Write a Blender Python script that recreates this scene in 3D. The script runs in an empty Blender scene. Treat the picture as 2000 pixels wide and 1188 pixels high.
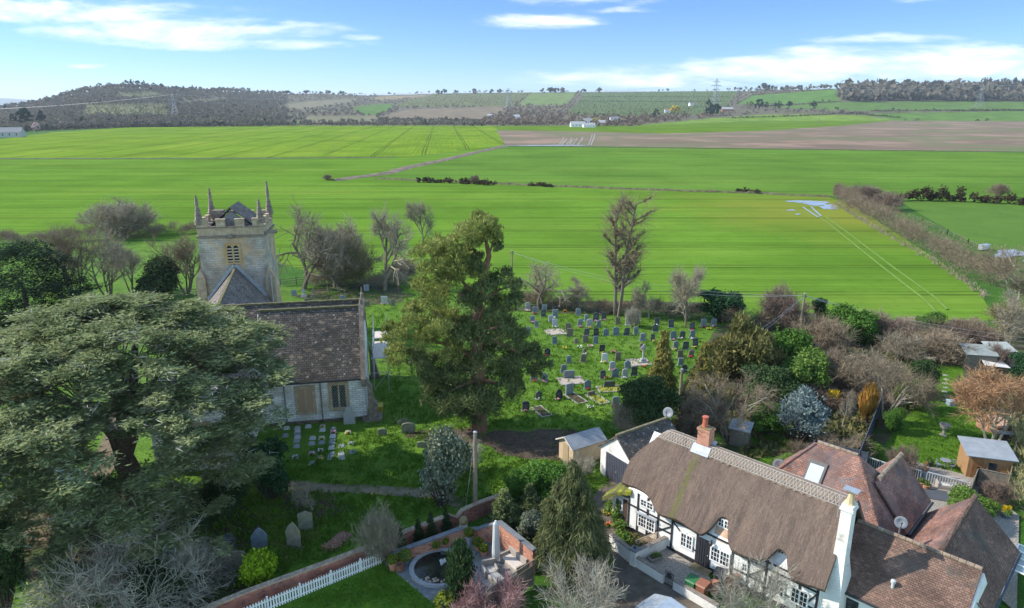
import bpy, math, random
import numpy as np
from mathutils import Vector
R = math.radians
S = bpy.context.scene
COL = S.collection
# ------------------------------------------------------------------ camera
F = 1333.0; PITCH = R(16.15); CZ = 27.0          # focal length in photo pixels, tilt, height above the churchyard
cam = bpy.data.objects.new('camera', bpy.data.cameras.new('camera')); COL.objects.link(cam)
cam.location = (0, 0, CZ); cam.rotation_euler = (R(90) - PITCH, 0, 0)
cam.data.sensor_width = 36; cam.data.lens = 36 * F / 2000; cam.data.clip_end = 40000; cam.data.clip_start = 0.5
S.camera = cam
S.view_settings.view_transform = 'Standard'; S.view_settings.look = 'None'
S.view_settings.exposure = 1.4; S.view_settings.gamma = 1; S.view_settings.use_curve_mapping = False
S.cycles.use_denoising = True
S.cycles.max_bounces = 6; S.cycles.diffuse_bounces = 3; S.cycles.glossy_bounces = 2; S.cycles.transmission_bounces = 4
S.cycles.transparent_max_bounces = 6; S.cycles.volume_bounces = 0; S.cycles.caustics_reflective = False
# ------------------------------------------------------------------ sun and sky
SUN_AZ, SUN_EL = R(-84), R(37)                     # azimuth from the view direction (negative = left)
sd = Vector((math.sin(SUN_AZ) * math.cos(SUN_EL), math.cos(SUN_AZ) * math.cos(SUN_EL), math.sin(SUN_EL)))
lamp = bpy.data.lights.new('sun', 'SUN'); lamp.energy = 2.5; lamp.angle = R(0.6); lamp.color = (1.0, 0.93, 0.82)
so = bpy.data.objects.new('sun', lamp); COL.objects.link(so)
so.rotation_euler = sd.to_track_quat('Z', 'Y').to_euler(); so.location = (-60, 30, 80)

def nd(nt, typ, ins=None, **attrs):
    n = nt.nodes.new(typ)
    for k, v in attrs.items(): setattr(n, k, v)
    for k, v in (ins or {}).items():
        s = n.inputs[k]
        if isinstance(v, bpy.types.NodeSocket): nt.links.new(v, s)
        else: s.default_value = v
    return n
def mth(nt, op, a, b=0.0, c=None):
    ins = {0: a, 1: b}
    if c is not None: ins[2] = c
    return nd(nt, 'ShaderNodeMath', ins, operation=op).outputs[0]
def ramp(nt, fac, stops, interp='LINEAR'):
    n = nd(nt, 'ShaderNodeValToRGB', {0: fac}); cr = n.color_ramp; cr.interpolation = interp
    while len(cr.elements) < len(stops): cr.elements.new(0.5)
    for e, (p, c) in zip(cr.elements, stops):
        e.position = p; e.color = (*c, 1) if len(c) == 3 else c
    return n.outputs[0]
def mix(nt, fac, a, b, mode='MIX'):
    n = nd(nt, 'ShaderNodeMix', data_type='RGBA', blend_type=mode)
    for i, v in ((0, fac), (6, a), (7, b)):
        if isinstance(v, bpy.types.NodeSocket): nt.links.new(v, n.inputs[i])
        else: n.inputs[i].default_value = v if i == 0 or len(v) == 4 else (*v, 1)
    return n.outputs[2]

world = bpy.data.worlds.new('World'); S.world = world; world.use_nodes = True
nt = world.node_tree; nt.nodes.clear()
sky = nd(nt, 'ShaderNodeTexSky', sky_type='NISHITA', sun_disc=False, sun_elevation=SUN_EL, sun_rotation=SUN_AZ,
         altitude=100, air_density=0.8, dust_density=0.0, ozone_density=4.5)
tc = nd(nt, 'ShaderNodeTexCoord')
sx = nd(nt, 'ShaderNodeSeparateXYZ', {0: tc.outputs['Generated']})
yy = mth(nt, 'MAXIMUM', sx.outputs[1], 0.05)
az = mth(nt, 'DIVIDE', sx.outputs[0], yy); el = mth(nt, 'DIVIDE', sx.outputs[2], yy)
cv = nd(nt, 'ShaderNodeCombineXYZ', {0: az, 1: mth(nt, 'MULTIPLY', el, 4.6), 2: 0.0}).outputs[0]
n1 = nd(nt, 'ShaderNodeTexNoise', {'Vector': cv, 'Scale': 5.5, 'Detail': 9.0, 'Roughness': 0.62, 'Distortion': 0.35}).outputs[0]
n2 = nd(nt, 'ShaderNodeTexNoise', {'Vector': cv, 'Scale': 22.0, 'Detail': 6.0, 'Roughness': 0.6}).outputs[0]
mask = None
def sky_dir(px, py):
    b = math.atan((py - 594) / F); v = (py - 594) / F
    y = math.cos(PITCH) - v * math.sin(PITCH); z = -math.sin(PITCH) - v * math.cos(PITCH)
    return (px - 1000) / F / y, z / y
for px, py, rx, ry, k in ((120, 24, 360, 34, 1.1), (330, 60, 350, 34, 1.1), (470, 86, 290, 15, .95), (700, 74, 45, 8, .6), (1060, 42, 160, 18, .95), (1190, 20, 90, 10, .7),
                          (1130, -14, 200, 30, .9), (1500, 138, 420, 32, 1.15), (1850, 122, 430, 40, 1.25), (1290, 154, 340, 22, 1.0), (1640, 100, 160, 14, .8), (1700, 75, 190, 12, .55), (1780, -6, 130, 14, .7), (165, 130, 40, 5, .5), (1100, 162, 90, 6, .5)):
    a0, e0 = sky_dir(px, py); a1, _ = sky_dir(px + rx, py); _, e1 = sky_dir(px, py - ry)
    da = mth(nt, 'DIVIDE', mth(nt, 'SUBTRACT', az, a0), a1 - a0); de = mth(nt, 'DIVIDE', mth(nt, 'SUBTRACT', el, e0), e1 - e0)
    m = mth(nt, 'MULTIPLY', mth(nt, 'SUBTRACT', 1.0, mth(nt, 'ADD', mth(nt, 'MULTIPLY', da, da), mth(nt, 'MULTIPLY', de, de))), k)
    mask = m if mask is None else mth(nt, 'MAXIMUM', mask, m)
dens = mth(nt, 'ADD', mth(nt, 'MULTIPLY', mth(nt, 'MAXIMUM', mask, -1.2), 0.42), mth(nt, 'ADD', mth(nt, 'MULTIPLY', n1, 1.5), mth(nt, 'MULTIPLY', n2, 0.35)))
cl = nd(nt, 'ShaderNodeMapRange', {0: dens, 1: 0.94, 2: 1.56, 3: 0.0, 4: 0.92}, interpolation_type='SMOOTHSTEP').outputs[0]
shade = ramp(nt, n2, [(0.3, (3.0, 3.2, 3.55)), (0.62, (3.95, 4.0, 4.1))])
band = ramp(nt, el, [(0.0, (0.345, 0.395, 0.46)), (0.05, (0.30, 0.365, 0.47)), (0.13, (0.265, 0.345, 0.475)), (0.2, (0.31, 0.38, 0.48)), (0.45, (1.55, 1.30, 0.98))])     # clear blue over a paler horizon; unseen higher sky brightened as added fill light
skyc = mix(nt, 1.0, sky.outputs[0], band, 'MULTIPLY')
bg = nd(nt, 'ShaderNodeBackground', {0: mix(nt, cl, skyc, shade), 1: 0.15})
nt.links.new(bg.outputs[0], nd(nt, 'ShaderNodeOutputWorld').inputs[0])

# ------------------------------------------------------------------ places: photo pixel -> point on the ground / above it
def at(px, py, z=0.0):
    d = (CZ - z) / math.tan(PITCH + math.atan((py - 594) / F))
    return Vector(((px - 1000) / F * (d * math.cos(PITCH) + (CZ - z) * math.sin(PITCH)), d, z))
def up(px, py, d):
    z = CZ - d * math.tan(PITCH + math.atan((py - 594) / F))
    return Vector(((px - 1000) / F * (d * math.cos(PITCH) + (CZ - z) * math.sin(PITCH)), d, z))
def mpp(p):                                        # metres per photo pixel at a point
    return (p.y * math.cos(PITCH) + (CZ - p.z) * math.sin(PITCH)) / F
def tag(o, label=None, cat=None, group=None, kind=None):
    for k, v in (('label', label), ('category', cat), ('group', group), ('kind', kind)):
        if v: o[k] = v
    return o
def empty(name, loc=(0, 0, 0), rz=0.0, label=None, cat=None, group=None):
    o = bpy.data.objects.new(name, None); COL.objects.link(o); o.empty_display_size = 0.3
    o.location = loc; o.rotation_euler = (0, 0, rz)
    return tag(o, label, cat, group)
KIDS = {}
def copy_tree(o, parent=None):
    c = o.copy(); COL.objects.link(c); c.parent = parent
    for ch in KIDS.get(o.name, []):
        KIDS.setdefault(c.name, []).append(copy_tree(ch, c))
    return c

class MB:
    """collects shapes and links them as ONE mesh object"""
    def __init__(s): s.V = []; s.n = 0; s.Fq = []; s.Fl = []
    def add(s, V, faces):
        V = np.asarray(V, dtype=np.float64).reshape(-1, 3); s.V.append(V)
        if isinstance(faces, np.ndarray): s.Fq.append(faces + s.n)
        else:
            for f in faces: s.Fl.append([i + s.n for i in f])
        s.n += len(V); return s
    def box(s, x0, x1, y0, y1, z0, z1):
        return s.add([(x0, y0, z0), (x1, y0, z0), (x1, y1, z0), (x0, y1, z0), (x0, y0, z1), (x1, y0, z1), (x1, y1, z1), (x0, y1, z1)],
                     [(0, 3, 2, 1), (4, 5, 6, 7), (0, 1, 5, 4), (1, 2, 6, 5), (2, 3, 7, 6), (3, 0, 4, 7)])
    def bx(s, c, d): return s.box(c[0] - d[0] / 2, c[0] + d[0] / 2, c[1] - d[1] / 2, c[1] + d[1] / 2, c[2] - d[2] / 2, c[2] + d[2] / 2)
    def ext(s, pts, vec):                           # closed outline pushed along vec
        p = [Vector(q) for q in pts]; v = Vector(vec); n = len(p)
        nrm = Vector((0, 0, 0))
        for i in range(n): nrm += p[i].cross(p[(i + 1) % n])
        if nrm.dot(v) > 0: p = p[::-1]
        return s.add([*p, *[q + v for q in p]], [tuple(range(n)), tuple(range(2 * n - 1, n - 1, -1))] + [(i, i + n, (i + 1) % n + n, (i + 1) % n) for i in range(n)])
    def slab(s, pts, th):                           # a sloping sheet with thickness
        p = [Vector(q) for q in pts]; nrm = (p[1] - p[0]).cross(p[2] - p[0]).normalized()
        if nrm.z < 0: nrm = -nrm
        return s.ext(p, -nrm * th)
    def bar(s, p, q, w, h=None):
        h = h or w; p = Vector(p); q = Vector(q); d = (q - p).normalized()
        a = d.cross(Vector((0, 0, 1)));  a = Vector((1, 0, 0)) if a.length < 1e-3 else a.normalized()
        b = a.cross(d); a *= w / 2; b *= h / 2
        return s.ext([p + a + b, p - a + b, p - a - b, p + a - b], q - p)
    def lathe(s, prof, n=16, c=(0, 0, 0), sx=1.0, sy=1.0):
        V = [(c[0] + r * sx * math.cos(2 * math.pi * i / n), c[1] + r * sy * math.sin(2 * math.pi * i / n), c[2] + z) for r, z in prof for i in range(n)]
        f = [(k * n + i, k * n + (i + 1) % n, (k + 1) * n + (i + 1) % n, (k + 1) * n + i) for k in range(len(prof) - 1) for i in range(n)]
        f.append(tuple(range(n - 1, -1, -1))); f.append(tuple((len(prof) - 1) * n + i for i in range(n)))
        return s.add(V, f)
    def sph(s, c, r, n=12, rings=7):
        r = r if hasattr(r, '__len__') else (r, r, r)
        return s.lathe([(math.sin(math.pi * (k + .02) / (rings + .04)), -r[2] * math.cos(math.pi * (k + .02) / (rings + .04))) for k in range(rings + 1)], n, c, r[0], r[1])
    def tube(s, path, r, n=8):
        P = np.array([tuple(p) for p in path], float)[None]; rr = np.full((1, P.shape[1]), r) if np.isscalar(r) else np.array(r, float)[None]
        s.tubes(P, rr, n); k = P.shape[1]; b = s.n - n * k
        s.Fl.append([b + i for i in range(n - 1, -1, -1)]); s.Fl.append([b + n * (k - 1) + i for i in range(n)]); return s
    def tubes(s, P, rad, n=4):
        P = np.asarray(P, float); N, K, _ = P.shape; rad = np.asarray(rad, float)
        T = np.gradient(P, axis=1); T /= np.linalg.norm(T, axis=2, keepdims=True) + 1e-9
        ref = np.where(np.abs(T[:, :1, 2:3]) > .9, np.array([1., 0, 0]), np.array([0, 0, 1.])); ref = np.broadcast_to(ref, T.shape)
        A = np.cross(T, ref); A /= np.linalg.norm(A, axis=2, keepdims=True) + 1e-9; B = np.cross(T, A)
        th = np.arange(n) * 2 * np.pi / n
        V = P[:, :, None] + rad[:, :, None, None] * (A[:, :, None] * np.cos(th)[None, None, :, None] + B[:, :, None] * np.sin(th)[None, None, :, None])
        idx = np.arange(N * K * n).reshape(N, K, n); j = np.roll(idx, -1, axis=2)
        f = np.stack([idx[:, :-1], idx[:, 1:], j[:, 1:], j[:, :-1]], -1).reshape(-1, 4)
        return s.add(V.reshape(-1, 3), f)
    def quads(s, Q):                                # (n,4,3)
        Q = np.asarray(Q); return s.add(Q.reshape(-1, 3), np.arange(len(Q) * 4).reshape(-1, 4))
    def grid(s, G):                                 # (a,b,3) surface
        G = np.asarray(G); a, b, _ = G.shape; i = np.arange(a * b).reshape(a, b)
        return s.add(G.reshape(-1, 3), np.stack([i[:-1, :-1], i[1:, :-1], i[1:, 1:], i[:-1, 1:]], -1).reshape(-1, 4))
    def mesh(s, name, uv=True, smooth=False):
        me = bpy.data.meshes.new(name); V = np.concatenate(s.V)
        fq = np.concatenate(s.Fq) if s.Fq else np.zeros((0, 4), int)
        loops = np.concatenate([fq.ravel()] + ([np.concatenate([np.array(f) for f in s.Fl])] if s.Fl else [])).astype(np.int32)
        tot = np.concatenate([np.full(len(fq), 4), np.array([len(f) for f in s.Fl], int)]).astype(np.int32)
        st = np.concatenate([[0], np.cumsum(tot)[:-1]]).astype(np.int32)
        me.vertices.add(len(V)); me.vertices.foreach_set('co', V.ravel())
        me.loops.add(len(loops)); me.loops.foreach_set('vertex_index', loops)
        me.polygons.add(len(tot)); me.polygons.foreach_set('loop_start', st)
        me.update(calc_edges=True); me.polygons.foreach_set('use_smooth', np.full(len(tot), bool(smooth)))
        if uv:
            nr = np.zeros(len(tot) * 3, np.float32); me.polygons.foreach_get('normal', nr); nr = np.repeat(nr.reshape(-1, 3).astype(float), tot, axis=0)
            flat = np.abs(nr[:, 2]) > .985
            h = np.stack([-nr[:, 1], nr[:, 0], np.zeros(len(nr))], 1); h[flat] = (1, 0, 0); h /= np.linalg.norm(h, axis=1, keepdims=True) + 1e-9
            w = np.cross(nr, h); w[flat] = (0, 1, 0); p = V[loops]
            me.uv_layers.new(name='UVMap').data.foreach_set('uv', np.stack([(p * h).sum(1), (p * w).sum(1)], 1).ravel().astype(np.float32))
        return me
    def build(s, name, m, parent=None, loc=None, rz=0.0, smooth=False, bevel=0.0, uv=True):
        me = s.mesh(name, uv, smooth); me.materials.append(m)
        return link(name, me, parent, loc, rz, bevel)
def link(name, me, parent=None, loc=None, rz=0.0, bevel=0.0):
    o = bpy.data.objects.new(name, me); COL.objects.link(o)
    if parent: o.parent = parent; KIDS.setdefault(parent.name, []).append(o)
    if loc is not None: o.location = loc
    o.rotation_euler = (0, 0, rz)
    if bevel:
        b = o.modifiers.new('bevel', 'BEVEL'); b.width = bevel; b.segments = 2; b.limit_method = 'ANGLE'
    return o
LEVEL = .015
def struct(name, m, pts, z=0.02, kind='structure', label=None):      # a flat sheet on the ground
    global LEVEL
    LEVEL += .004; z = LEVEL
    mb = MB(); mb.add([(p[0], p[1], z) for p in pts], [tuple(range(len(pts)))])
    o = mb.build(name, m); me = o.data
    if me.polygons[0].normal.z < 0: me.flip_normals()
    return tag(o, label, None, None, kind)

# ------------------------------------------------------------------ materials
MATS = {}
def newmat(name):
    m = bpy.data.materials.new(name); m.use_nodes = True; t = m.node_tree; b = t.nodes['Principled BSDF']
    MATS[name] = m; return m, t, b
def coords(t, kind):
    if kind == 'World': return nd(t, 'ShaderNodeNewGeometry').outputs['Position']
    return nd(t, 'ShaderNodeTexCoord').outputs[kind]
def noise(t, vec, scale, detail=5., rough=.6, stretch=None, dist=0.):
    if stretch: vec = nd(t, 'ShaderNodeMapping', {0: vec, 3: stretch}).outputs[0]
    return nd(t, 'ShaderNodeTexNoise', {'Vector': vec, 'Scale': scale, 'Detail': detail, 'Roughness': rough, 'Distortion': dist}).outputs[0]
def bump(t, b, h, strength, dist=.05):
    t.links.new(nd(t, 'ShaderNodeBump', {'Height': h, 'Strength': strength, 'Distance': dist}).outputs[0], b.inputs['Normal'])
def nmat(name, stops, scale=1., detail=5., rough=.85, bmp=0., coord='Object', stretch=None, spec=.25, metal=0., rnd=0., bdist=.05, over=None):
    m, t, b = newmat(name); v = coords(t, coord)
    n = noise(t, v, scale, detail, .62, stretch); c = ramp(t, n, stops)
    if over: c = mix(t, nd(t, 'ShaderNodeMapRange', {0: noise(t, v, over[0], 6.), 1: over[1], 2: over[2]}).outputs[0], c, over[3])
    if rnd:
        r = nd(t, 'ShaderNodeObjectInfo').outputs['Random']
        c = nd(t, 'ShaderNodeHueSaturation', {'Value': nd(t, 'ShaderNodeMapRange', {0: r, 3: 1 - rnd, 4: 1 + rnd}).outputs[0], 'Color': c}).outputs[0]
    t.links.new(c, b.inputs['Base Color']); b.inputs['Roughness'].default_value = rough
    b.inputs['Specular IOR Level'].default_value = spec; b.inputs['Metallic'].default_value = metal
    if bmp: bump(t, b, noise(t, v, scale * 2.5, 6., .65, stretch), bmp, bdist)
    return m
def plain(name, c, rough=.6, spec=.4, metal=0.):
    return nmat(name, [(.3, tuple(x * .86 for x in c)), (.7, tuple(min(1, x * 1.1) for x in c))], 3., 4., rough, 0, 'Object', None, spec, metal)
def leaf(name, cols, trans=.28, clump=.45, rnd=.12, grad=None):
    """foliage: a tone per leaf, larger light and dark clumps"""
    m = bpy.data.materials.new(name); m.use_nodes = True; t = m.node_tree; t.nodes.clear(); MATS[name] = m
    g = nd(t, 'ShaderNodeNewGeometry'); f = mth(t, 'ADD', mth(t, 'MULTIPLY', g.outputs['Random Per Island'], 1 - clump),
        mth(t, 'MULTIPLY', nd(t, 'ShaderNodeMapRange', {0: noise(t, g.outputs['Position'], .55, 3.), 1: .32, 2: .68}).outputs[0], clump))
    c = ramp(t, f, [(i / (len(cols) - 1), k) for i, k in enumerate(cols)])
    r = nd(t, 'ShaderNodeObjectInfo').outputs['Random']
    c = nd(t, 'ShaderNodeHueSaturation', {'Value': nd(t, 'ShaderNodeMapRange', {0: r, 3: 1 - rnd, 4: 1 + rnd}).outputs[0], 'Color': c}).outputs[0]
    d = nd(t, 'ShaderNodeBsdfDiffuse', {0: c}); tr = nd(t, 'ShaderNodeBsdfTranslucent', {0: c})
    ms = nd(t, 'ShaderNodeMixShader', {0: trans, 1: d.outputs[0], 2: tr.outputs[0]})
    t.links.new(ms.outputs[0], nd(t, 'ShaderNodeOutputMaterial').inputs[0]); return m
def bricks(name, c1, c2, mortar, bw, bh, ms=.012, rough=.9, bmp=.5, warp=0., stain=None, lich=None, tone=.5, third=None):
    m, t, b = newmat(name); uv = coords(t, 'UV'); v = uv
    if warp:
        nz = nd(t, 'ShaderNodeTexNoise', {'Vector': uv, 'Scale': 1.6, 'Detail': 3.}).outputs['Color']
        v = nd(t, 'ShaderNodeVectorMath', {0: uv, 1: nd(t, 'ShaderNodeVectorMath', {0: nz, 1: (warp, warp, 0)}, operation='MULTIPLY').outputs[0]}, operation='ADD').outputs[0]
    br = nd(t, 'ShaderNodeTexBrick', {'Vector': v, 'Color1': (*c1, 1), 'Color2': (*c2, 1), 'Mortar': (*mortar, 1), 'Scale': 1.0, 'Mortar Size': ms, 'Mortar Smooth': .3, 'Bias': 0., 'Brick Width': bw, 'Row Height': bh}, offset=.5)
    c = br.outputs[0]
    if third:                                       # scattered bricks of another colour
        cell = nd(t, 'ShaderNodeTexVoronoi', {'Vector': nd(t, 'ShaderNodeMapping', {0: v, 3: (1 / bw, 1 / bh, 1)}).outputs[0], 'Scale': 1.0}).outputs['Color']
        sel = nd(t, 'ShaderNodeMapRange', {0: nd(t, 'ShaderNodeSeparateColor', {0: cell}).outputs[0], 1: 1 - third[1], 2: 1 - third[1] + .05}).outputs[0]
        c = mix(t, mth(t, 'MULTIPLY', sel, .9), c, third[0])
    if stain:
        c = mix(t, nd(t, 'ShaderNodeMapRange', {0: noise(t, uv, stain[0], 5.), 1: stain[1], 2: stain[2]}).outputs[0], c, stain[3])
    if lich:
        c = mix(t, nd(t, 'ShaderNodeMapRange', {0: noise(t, uv, lich[0], 3., .7), 1: lich[1], 2: lich[2]}).outputs[0], c, lich[3])
    c = nd(t, 'ShaderNodeHueSaturation', {'Value': nd(t, 'ShaderNodeMapRange', {0: noise(t, uv, .7, 5.), 1: .3, 2: .7, 3: 1 - tone * .5, 4: 1 + tone * .5}).outputs[0], 'Color': c}).outputs[0]
    t.links.new(c, b.inputs['Base Color']); b.inputs['Roughness'].default_value = rough; b.inputs['Specular IOR Level'].default_value = .2
    hgt = mth(t, 'ADD', mth(t, 'SUBTRACT', 1.0, br.outputs['Fac']), mth(t, 'MULTIPLY', noise(t, uv, 14., 4.), .7))
    bump(t, b, hgt, bmp, .03); return m
# ------------------------------------------------------------------ ground, fields, hills
def lawnmat(name, lo, hi, dry, scale=.35, dryt=(.56, .74), bmp=.6):
    m, t, b = newmat(name); p = coords(t, 'World')
    c = ramp(t, noise(t, p, scale, 8., .68), [(.3, lo), (.68, hi)])
    c = mix(t, nd(t, 'ShaderNodeMapRange', {0: noise(t, p, scale * .42, 6., .7), 1: dryt[0], 2: dryt[1], 4: .75}).outputs[0], c, dry)
    c = mix(t, nd(t, 'ShaderNodeMapRange', {0: noise(t, p, 5.5, 5., .75), 1: .38, 2: .62, 3: 0., 4: .62}).outputs[0], c, tuple(x * .45 for x in lo))
    c = mix(t, nd(t, 'ShaderNodeMapRange', {0: noise(t, p, 2.2, 3., .6), 1: .62, 2: .72, 4: .35}).outputs[0], c, tuple(min(1, x * 1.5) for x in hi))
    t.links.new(c, b.inputs['Base Color']); b.inputs['Roughness'].default_value = .9; b.inputs['Specular IOR Level'].default_value = .1
    bump(t, b, noise(t, p, 4., 8., .75), bmp, .25); return m
def crop(name, lo, hi, yellow, ang=0., tram=18., toff=1., tw=.55, ycen=None, strength=.7):
    """young cereal: drilled rows, tramlines, paler thin patches; ang turns the rows"""
    m, t, b = newmat(name); p = coords(t, 'World')
    rp = nd(t, 'ShaderNodeVectorRotate', {'Vector': p, 'Angle': ang}, rotation_type='Z_AXIS').outputs[0]
    rows = noise(t, rp, 1., 4., .6, (.012, .75, 1)); fine = noise(t, rp, 1., 5., .7, (.06, 2.6, 1))
    f = mth(t, 'ADD', mth(t, 'MULTIPLY', rows, .6), mth(t, 'MULTIPLY', fine, .4))
    c = ramp(t, f, [(.30, tuple(x * .74 for x in lo)), (.44, lo), (.62, hi)])
    c = mix(t, nd(t, 'ShaderNodeMapRange', {0: noise(t, rp, 1., 6., .65, (.006, .03, 1)), 1: .5, 2: .72, 4: .55}).outputs[0], c, yellow)
    c = mix(t, nd(t, 'ShaderNodeMapRange', {0: noise(t, p, .02, 4.), 1: .42, 2: .66, 4: .55}).outputs[0], c, tuple(x * .6 for x in lo))
    c = mix(t, nd(t, 'ShaderNodeMapRange', {0: noise(t, p, .35, 6., .75), 1: .5, 2: .75, 4: .5}).outputs[0], c, tuple(x * .6 for x in lo))
    if ycen:                                        # thin wet corner
        dd = nd(t, 'ShaderNodeVectorMath', {0: p, 1: (*ycen[:2], 0)}, operation='DISTANCE').outputs['Value']
        dd = mth(t, 'ADD', dd, mth(t, 'MULTIPLY', mth(t, 'SUBTRACT', noise(t, p, .05, 5.), .5), ycen[2] * 1.2))
        c = mix(t, nd(t, 'ShaderNodeMapRange', {0: dd, 1: ycen[2], 2: ycen[2] * .2, 4: .8}).outputs[0], c, (.20, .21, .035))
    y = nd(t, 'ShaderNodeSeparateXYZ', {0: rp}).outputs[1]
    wob = mth(t, 'ADD', y, mth(t, 'MULTIPLY', noise(t, rp, 1., 3., .5, (.02, .02, 1)), 2.2))
    fr = mth(t, 'MULTIPLY', mth(t, 'ABSOLUTE', mth(t, 'SUBTRACT', mth(t, 'FRACT', mth(t, 'DIVIDE', mth(t, 'SUBTRACT', wob, toff), tram)), .5)), tram)
    l = nd(t, 'ShaderNodeMapRange', {0: mth(t, 'ABSOLUTE', mth(t, 'SUBTRACT', fr, .9)), 1: tw, 2: tw * .4, 4: strength}).outputs[0]
    l = mth(t, 'MULTIPLY', l, nd(t, 'ShaderNodeMapRange', {0: noise(t, rp, 1., 4., .6, (.03, .05, 1)), 1: .30, 2: .48}).outputs[0])
    c = mix(t, l, c, (.035, .05, .014))
    t.links.new(c, b.inputs['Base Color']); b.inputs['Roughness'].default_value = .8; b.inputs['Specular IOR Level'].default_value = 0.
    bump(t, b, f, .5, .25); return m
LAWN = lawnmat('churchyard_grass', (.075, .165, .02), (.16, .285, .032), (.225, .25, .085))
GLAWN = lawnmat('garden_grass', (.065, .15, .012), (.12, .24, .02), (.16, .2, .035), .3, (.6, .8))
SOIL = nmat('bare_soil', [(.3, (.05, .035, .024)), (.7, (.12, .085, .06))], 2., 8., .95, .6, 'World', bdist=.15, over=(1.1, .55, .68, (.05, .09, .02)))
SCRUBG = nmat('rough_ground', [(.3, (.045, .038, .022)), (.7, (.105, .09, .05))], .8, 8., .95, .6, 'World', bdist=.2, over=(.5, .46, .6, (.045, .085, .018)))
ROADM = nmat('lane_surface', [(.3, (.085, .068, .052)), (.7, (.16, .13, .105))], 1.4, 8., .95, .4, 'World', over=(.6, .56, .7, (.055, .08, .02)))
GRAVEL = nmat('gravel', [(.35, (.17, .145, .12)), (.65, (.40, .36, .31))], 9., 5., .95, .6, 'World')
PATHM = nmat('path_earth', [(.3, (.13, .105, .07)), (.7, (.25, .21, .145))], 1.4, 7., .95, .3, 'World', over=(.5, .52, .66, (.06, .10, .025)))
base = lawnmat('ground_grass', (.035, .10, .011), (.08, .19, .02), (.10, .13, .04), .3)
g = MB(); rad = [0, 40, 120, 300, 700, 1600, 4000, 9000, 20000]; n = 48
for k in range(len(rad) - 1):
    for i in range(n):
        a, b_ = 2 * math.pi * i / n, 2 * math.pi * (i + 1) / n
        q = [(rad[k] * math.sin(a), rad[k] * math.cos(a), 0), (rad[k + 1] * math.sin(a), rad[k + 1] * math.cos(a), 0), (rad[k + 1] * math.sin(b_), rad[k + 1] * math.cos(b_), 0), (rad[k] * math.sin(b_), rad[k] * math.cos(b_), 0)]
        if k == 0: q = q[1:]
        g.add(q, [tuple(range(len(q) - 1, -1, -1))])
gd = g.build('ground', base); tag(gd, None, None, None, 'structure')
if gd.data.polygons[0].normal.z < 0: gd.data.flip_normals()
P = lambda *a: [at(*q) for q in a]
pool = at(1580, 402)
NEARC = crop('near_crop', (.098, .195, .022), (.148, .262, .034), (.215, .28, .048), 0., 18., 1., .42, (pool.x + 6, pool.y - 12, 55))
FARC = crop('far_crop', (.128, .22, .02), (.20, .292, .03), (.255, .305, .04), R(90) - math.atan(.1), 28., 4., .55)
MIDC = crop('mid_crop', (.09, .185, .028), (.14, .243, .04), (.19, .255, .05), R(1.5), 26., 9., .8, None, .35)
MEADM = lawnmat('meadow_grass', (.08, .165, .02), (.125, .225, .03), (.14, .2, .03), .1)
PLOUGH = nmat('sparse_crop', [(.36, (.13, .085, .055)), (.5, (.17, .12, .075)), (.62, (.10, .14, .035))], .02, 7., .95, .3, 'World', (.35, 1.6, 1), over=(.014, .5, .62, (.27, .17, .12)))
struct('crop_field', NEARC, P((-1700, 470), (-300, 312), (0, 311.5), (400, 311), (770, 308.5), (985, 285), (735, 350), (930, 358.5), (1240, 371.5), (1450, 378), (1622, 386), (1660, 398), (1750, 455), (1850, 520), (1915, 575), (1945, 625), (1700, 640), (1380, 606), (1030, 588), (700, 560), (400, 470), (0, 468), (-400, 500)), .03)
struct('far_crop_field', FARC, P((-1500, 311), (-300, 270), (0, 272), (100, 259), (250, 249), (560, 245), (968, 244.5), (985, 284), (800, 306), (400, 308.5), (0, 309)), .05)
struct('middle_crop_field', MIDC, P((735, 348), (985, 287), (1400, 291), (2000, 298.5), (2600, 306), (2900, 420), (2000, 402), (1760, 390), (1640, 384), (1450, 376), (1240, 369.5), (930, 356)), .05)
struct('sparse_field', PLOUGH, P((970, 255), (1100, 251), (1400, 252), (1560, 246), (1750, 232.5), (2500, 238), (2600, 304), (2000, 296.5), (1400, 289), (987, 284)), .05)
struct('upper_crop_field', crop('upper_crop', (.09, .17, .016), (.16, .25, .03), (.2, .25, .04), R(4), 24., 3., .8, None, .2), P((972, 244.5), (1240, 243), (1500, 231), (1750, 230.5), (1760, 234), (1640, 246), (1480, 256), (1300, 261), (1100, 256.5), (972, 254.5)), .08)
struct('meadow', MEADM, P((1752, 391), (1900, 396), (2200, 405), (2500, 520), (2000, 492), (1920, 487), (1800, 420)), .05)
# the ditch track across the fields: a low bank of bare earth and dead grass
TRACK = nmat('track_earth', [(.3, (.07, .055, .04)), (.5, (.15, .115, .085)), (.7, (.26, .21, .15))], .25, 7., .95, .6, 'World', bdist=.3)
def bank(name, pts, w, h, m, z=0.02, seed=1, wob=.35):
    global LEVEL
    LEVEL += .004; z = LEVEL
    rg = np.random.default_rng(seed); L = []; P_ = [Vector(p) for p in pts]
    for a, b_ in zip(P_[:-1], P_[1:]):
        k = max(2, int((b_ - a).length / (w * .9))); L += [a.lerp(b_, i / k) for i in range(k)]
    L.append(P_[-1]); G = []
    for i, p in enumerate(L):
        d = (L[min(i + 1, len(L) - 1)] - L[max(i - 1, 0)]); d.z = 0; d.normalize(); nrm = Vector((-d.y, d.x, 0)); row = []
        for j, (o, hh) in enumerate(((-.5, 0), (-.3, .55), (-.1, 1), (.1, .75), (.3, .5), (.5, 0))):
            row.append(tuple(p + nrm * (o * w * (1 + rg.normal() * wob * .3)) + Vector((0, 0, z + h * hh * max(.1, 1 + rg.normal() * wob)))))
        G.append(row)
    return tag(MB().grid(G).build(name, m, smooth=True), None, None, None, 'structure')
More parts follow.
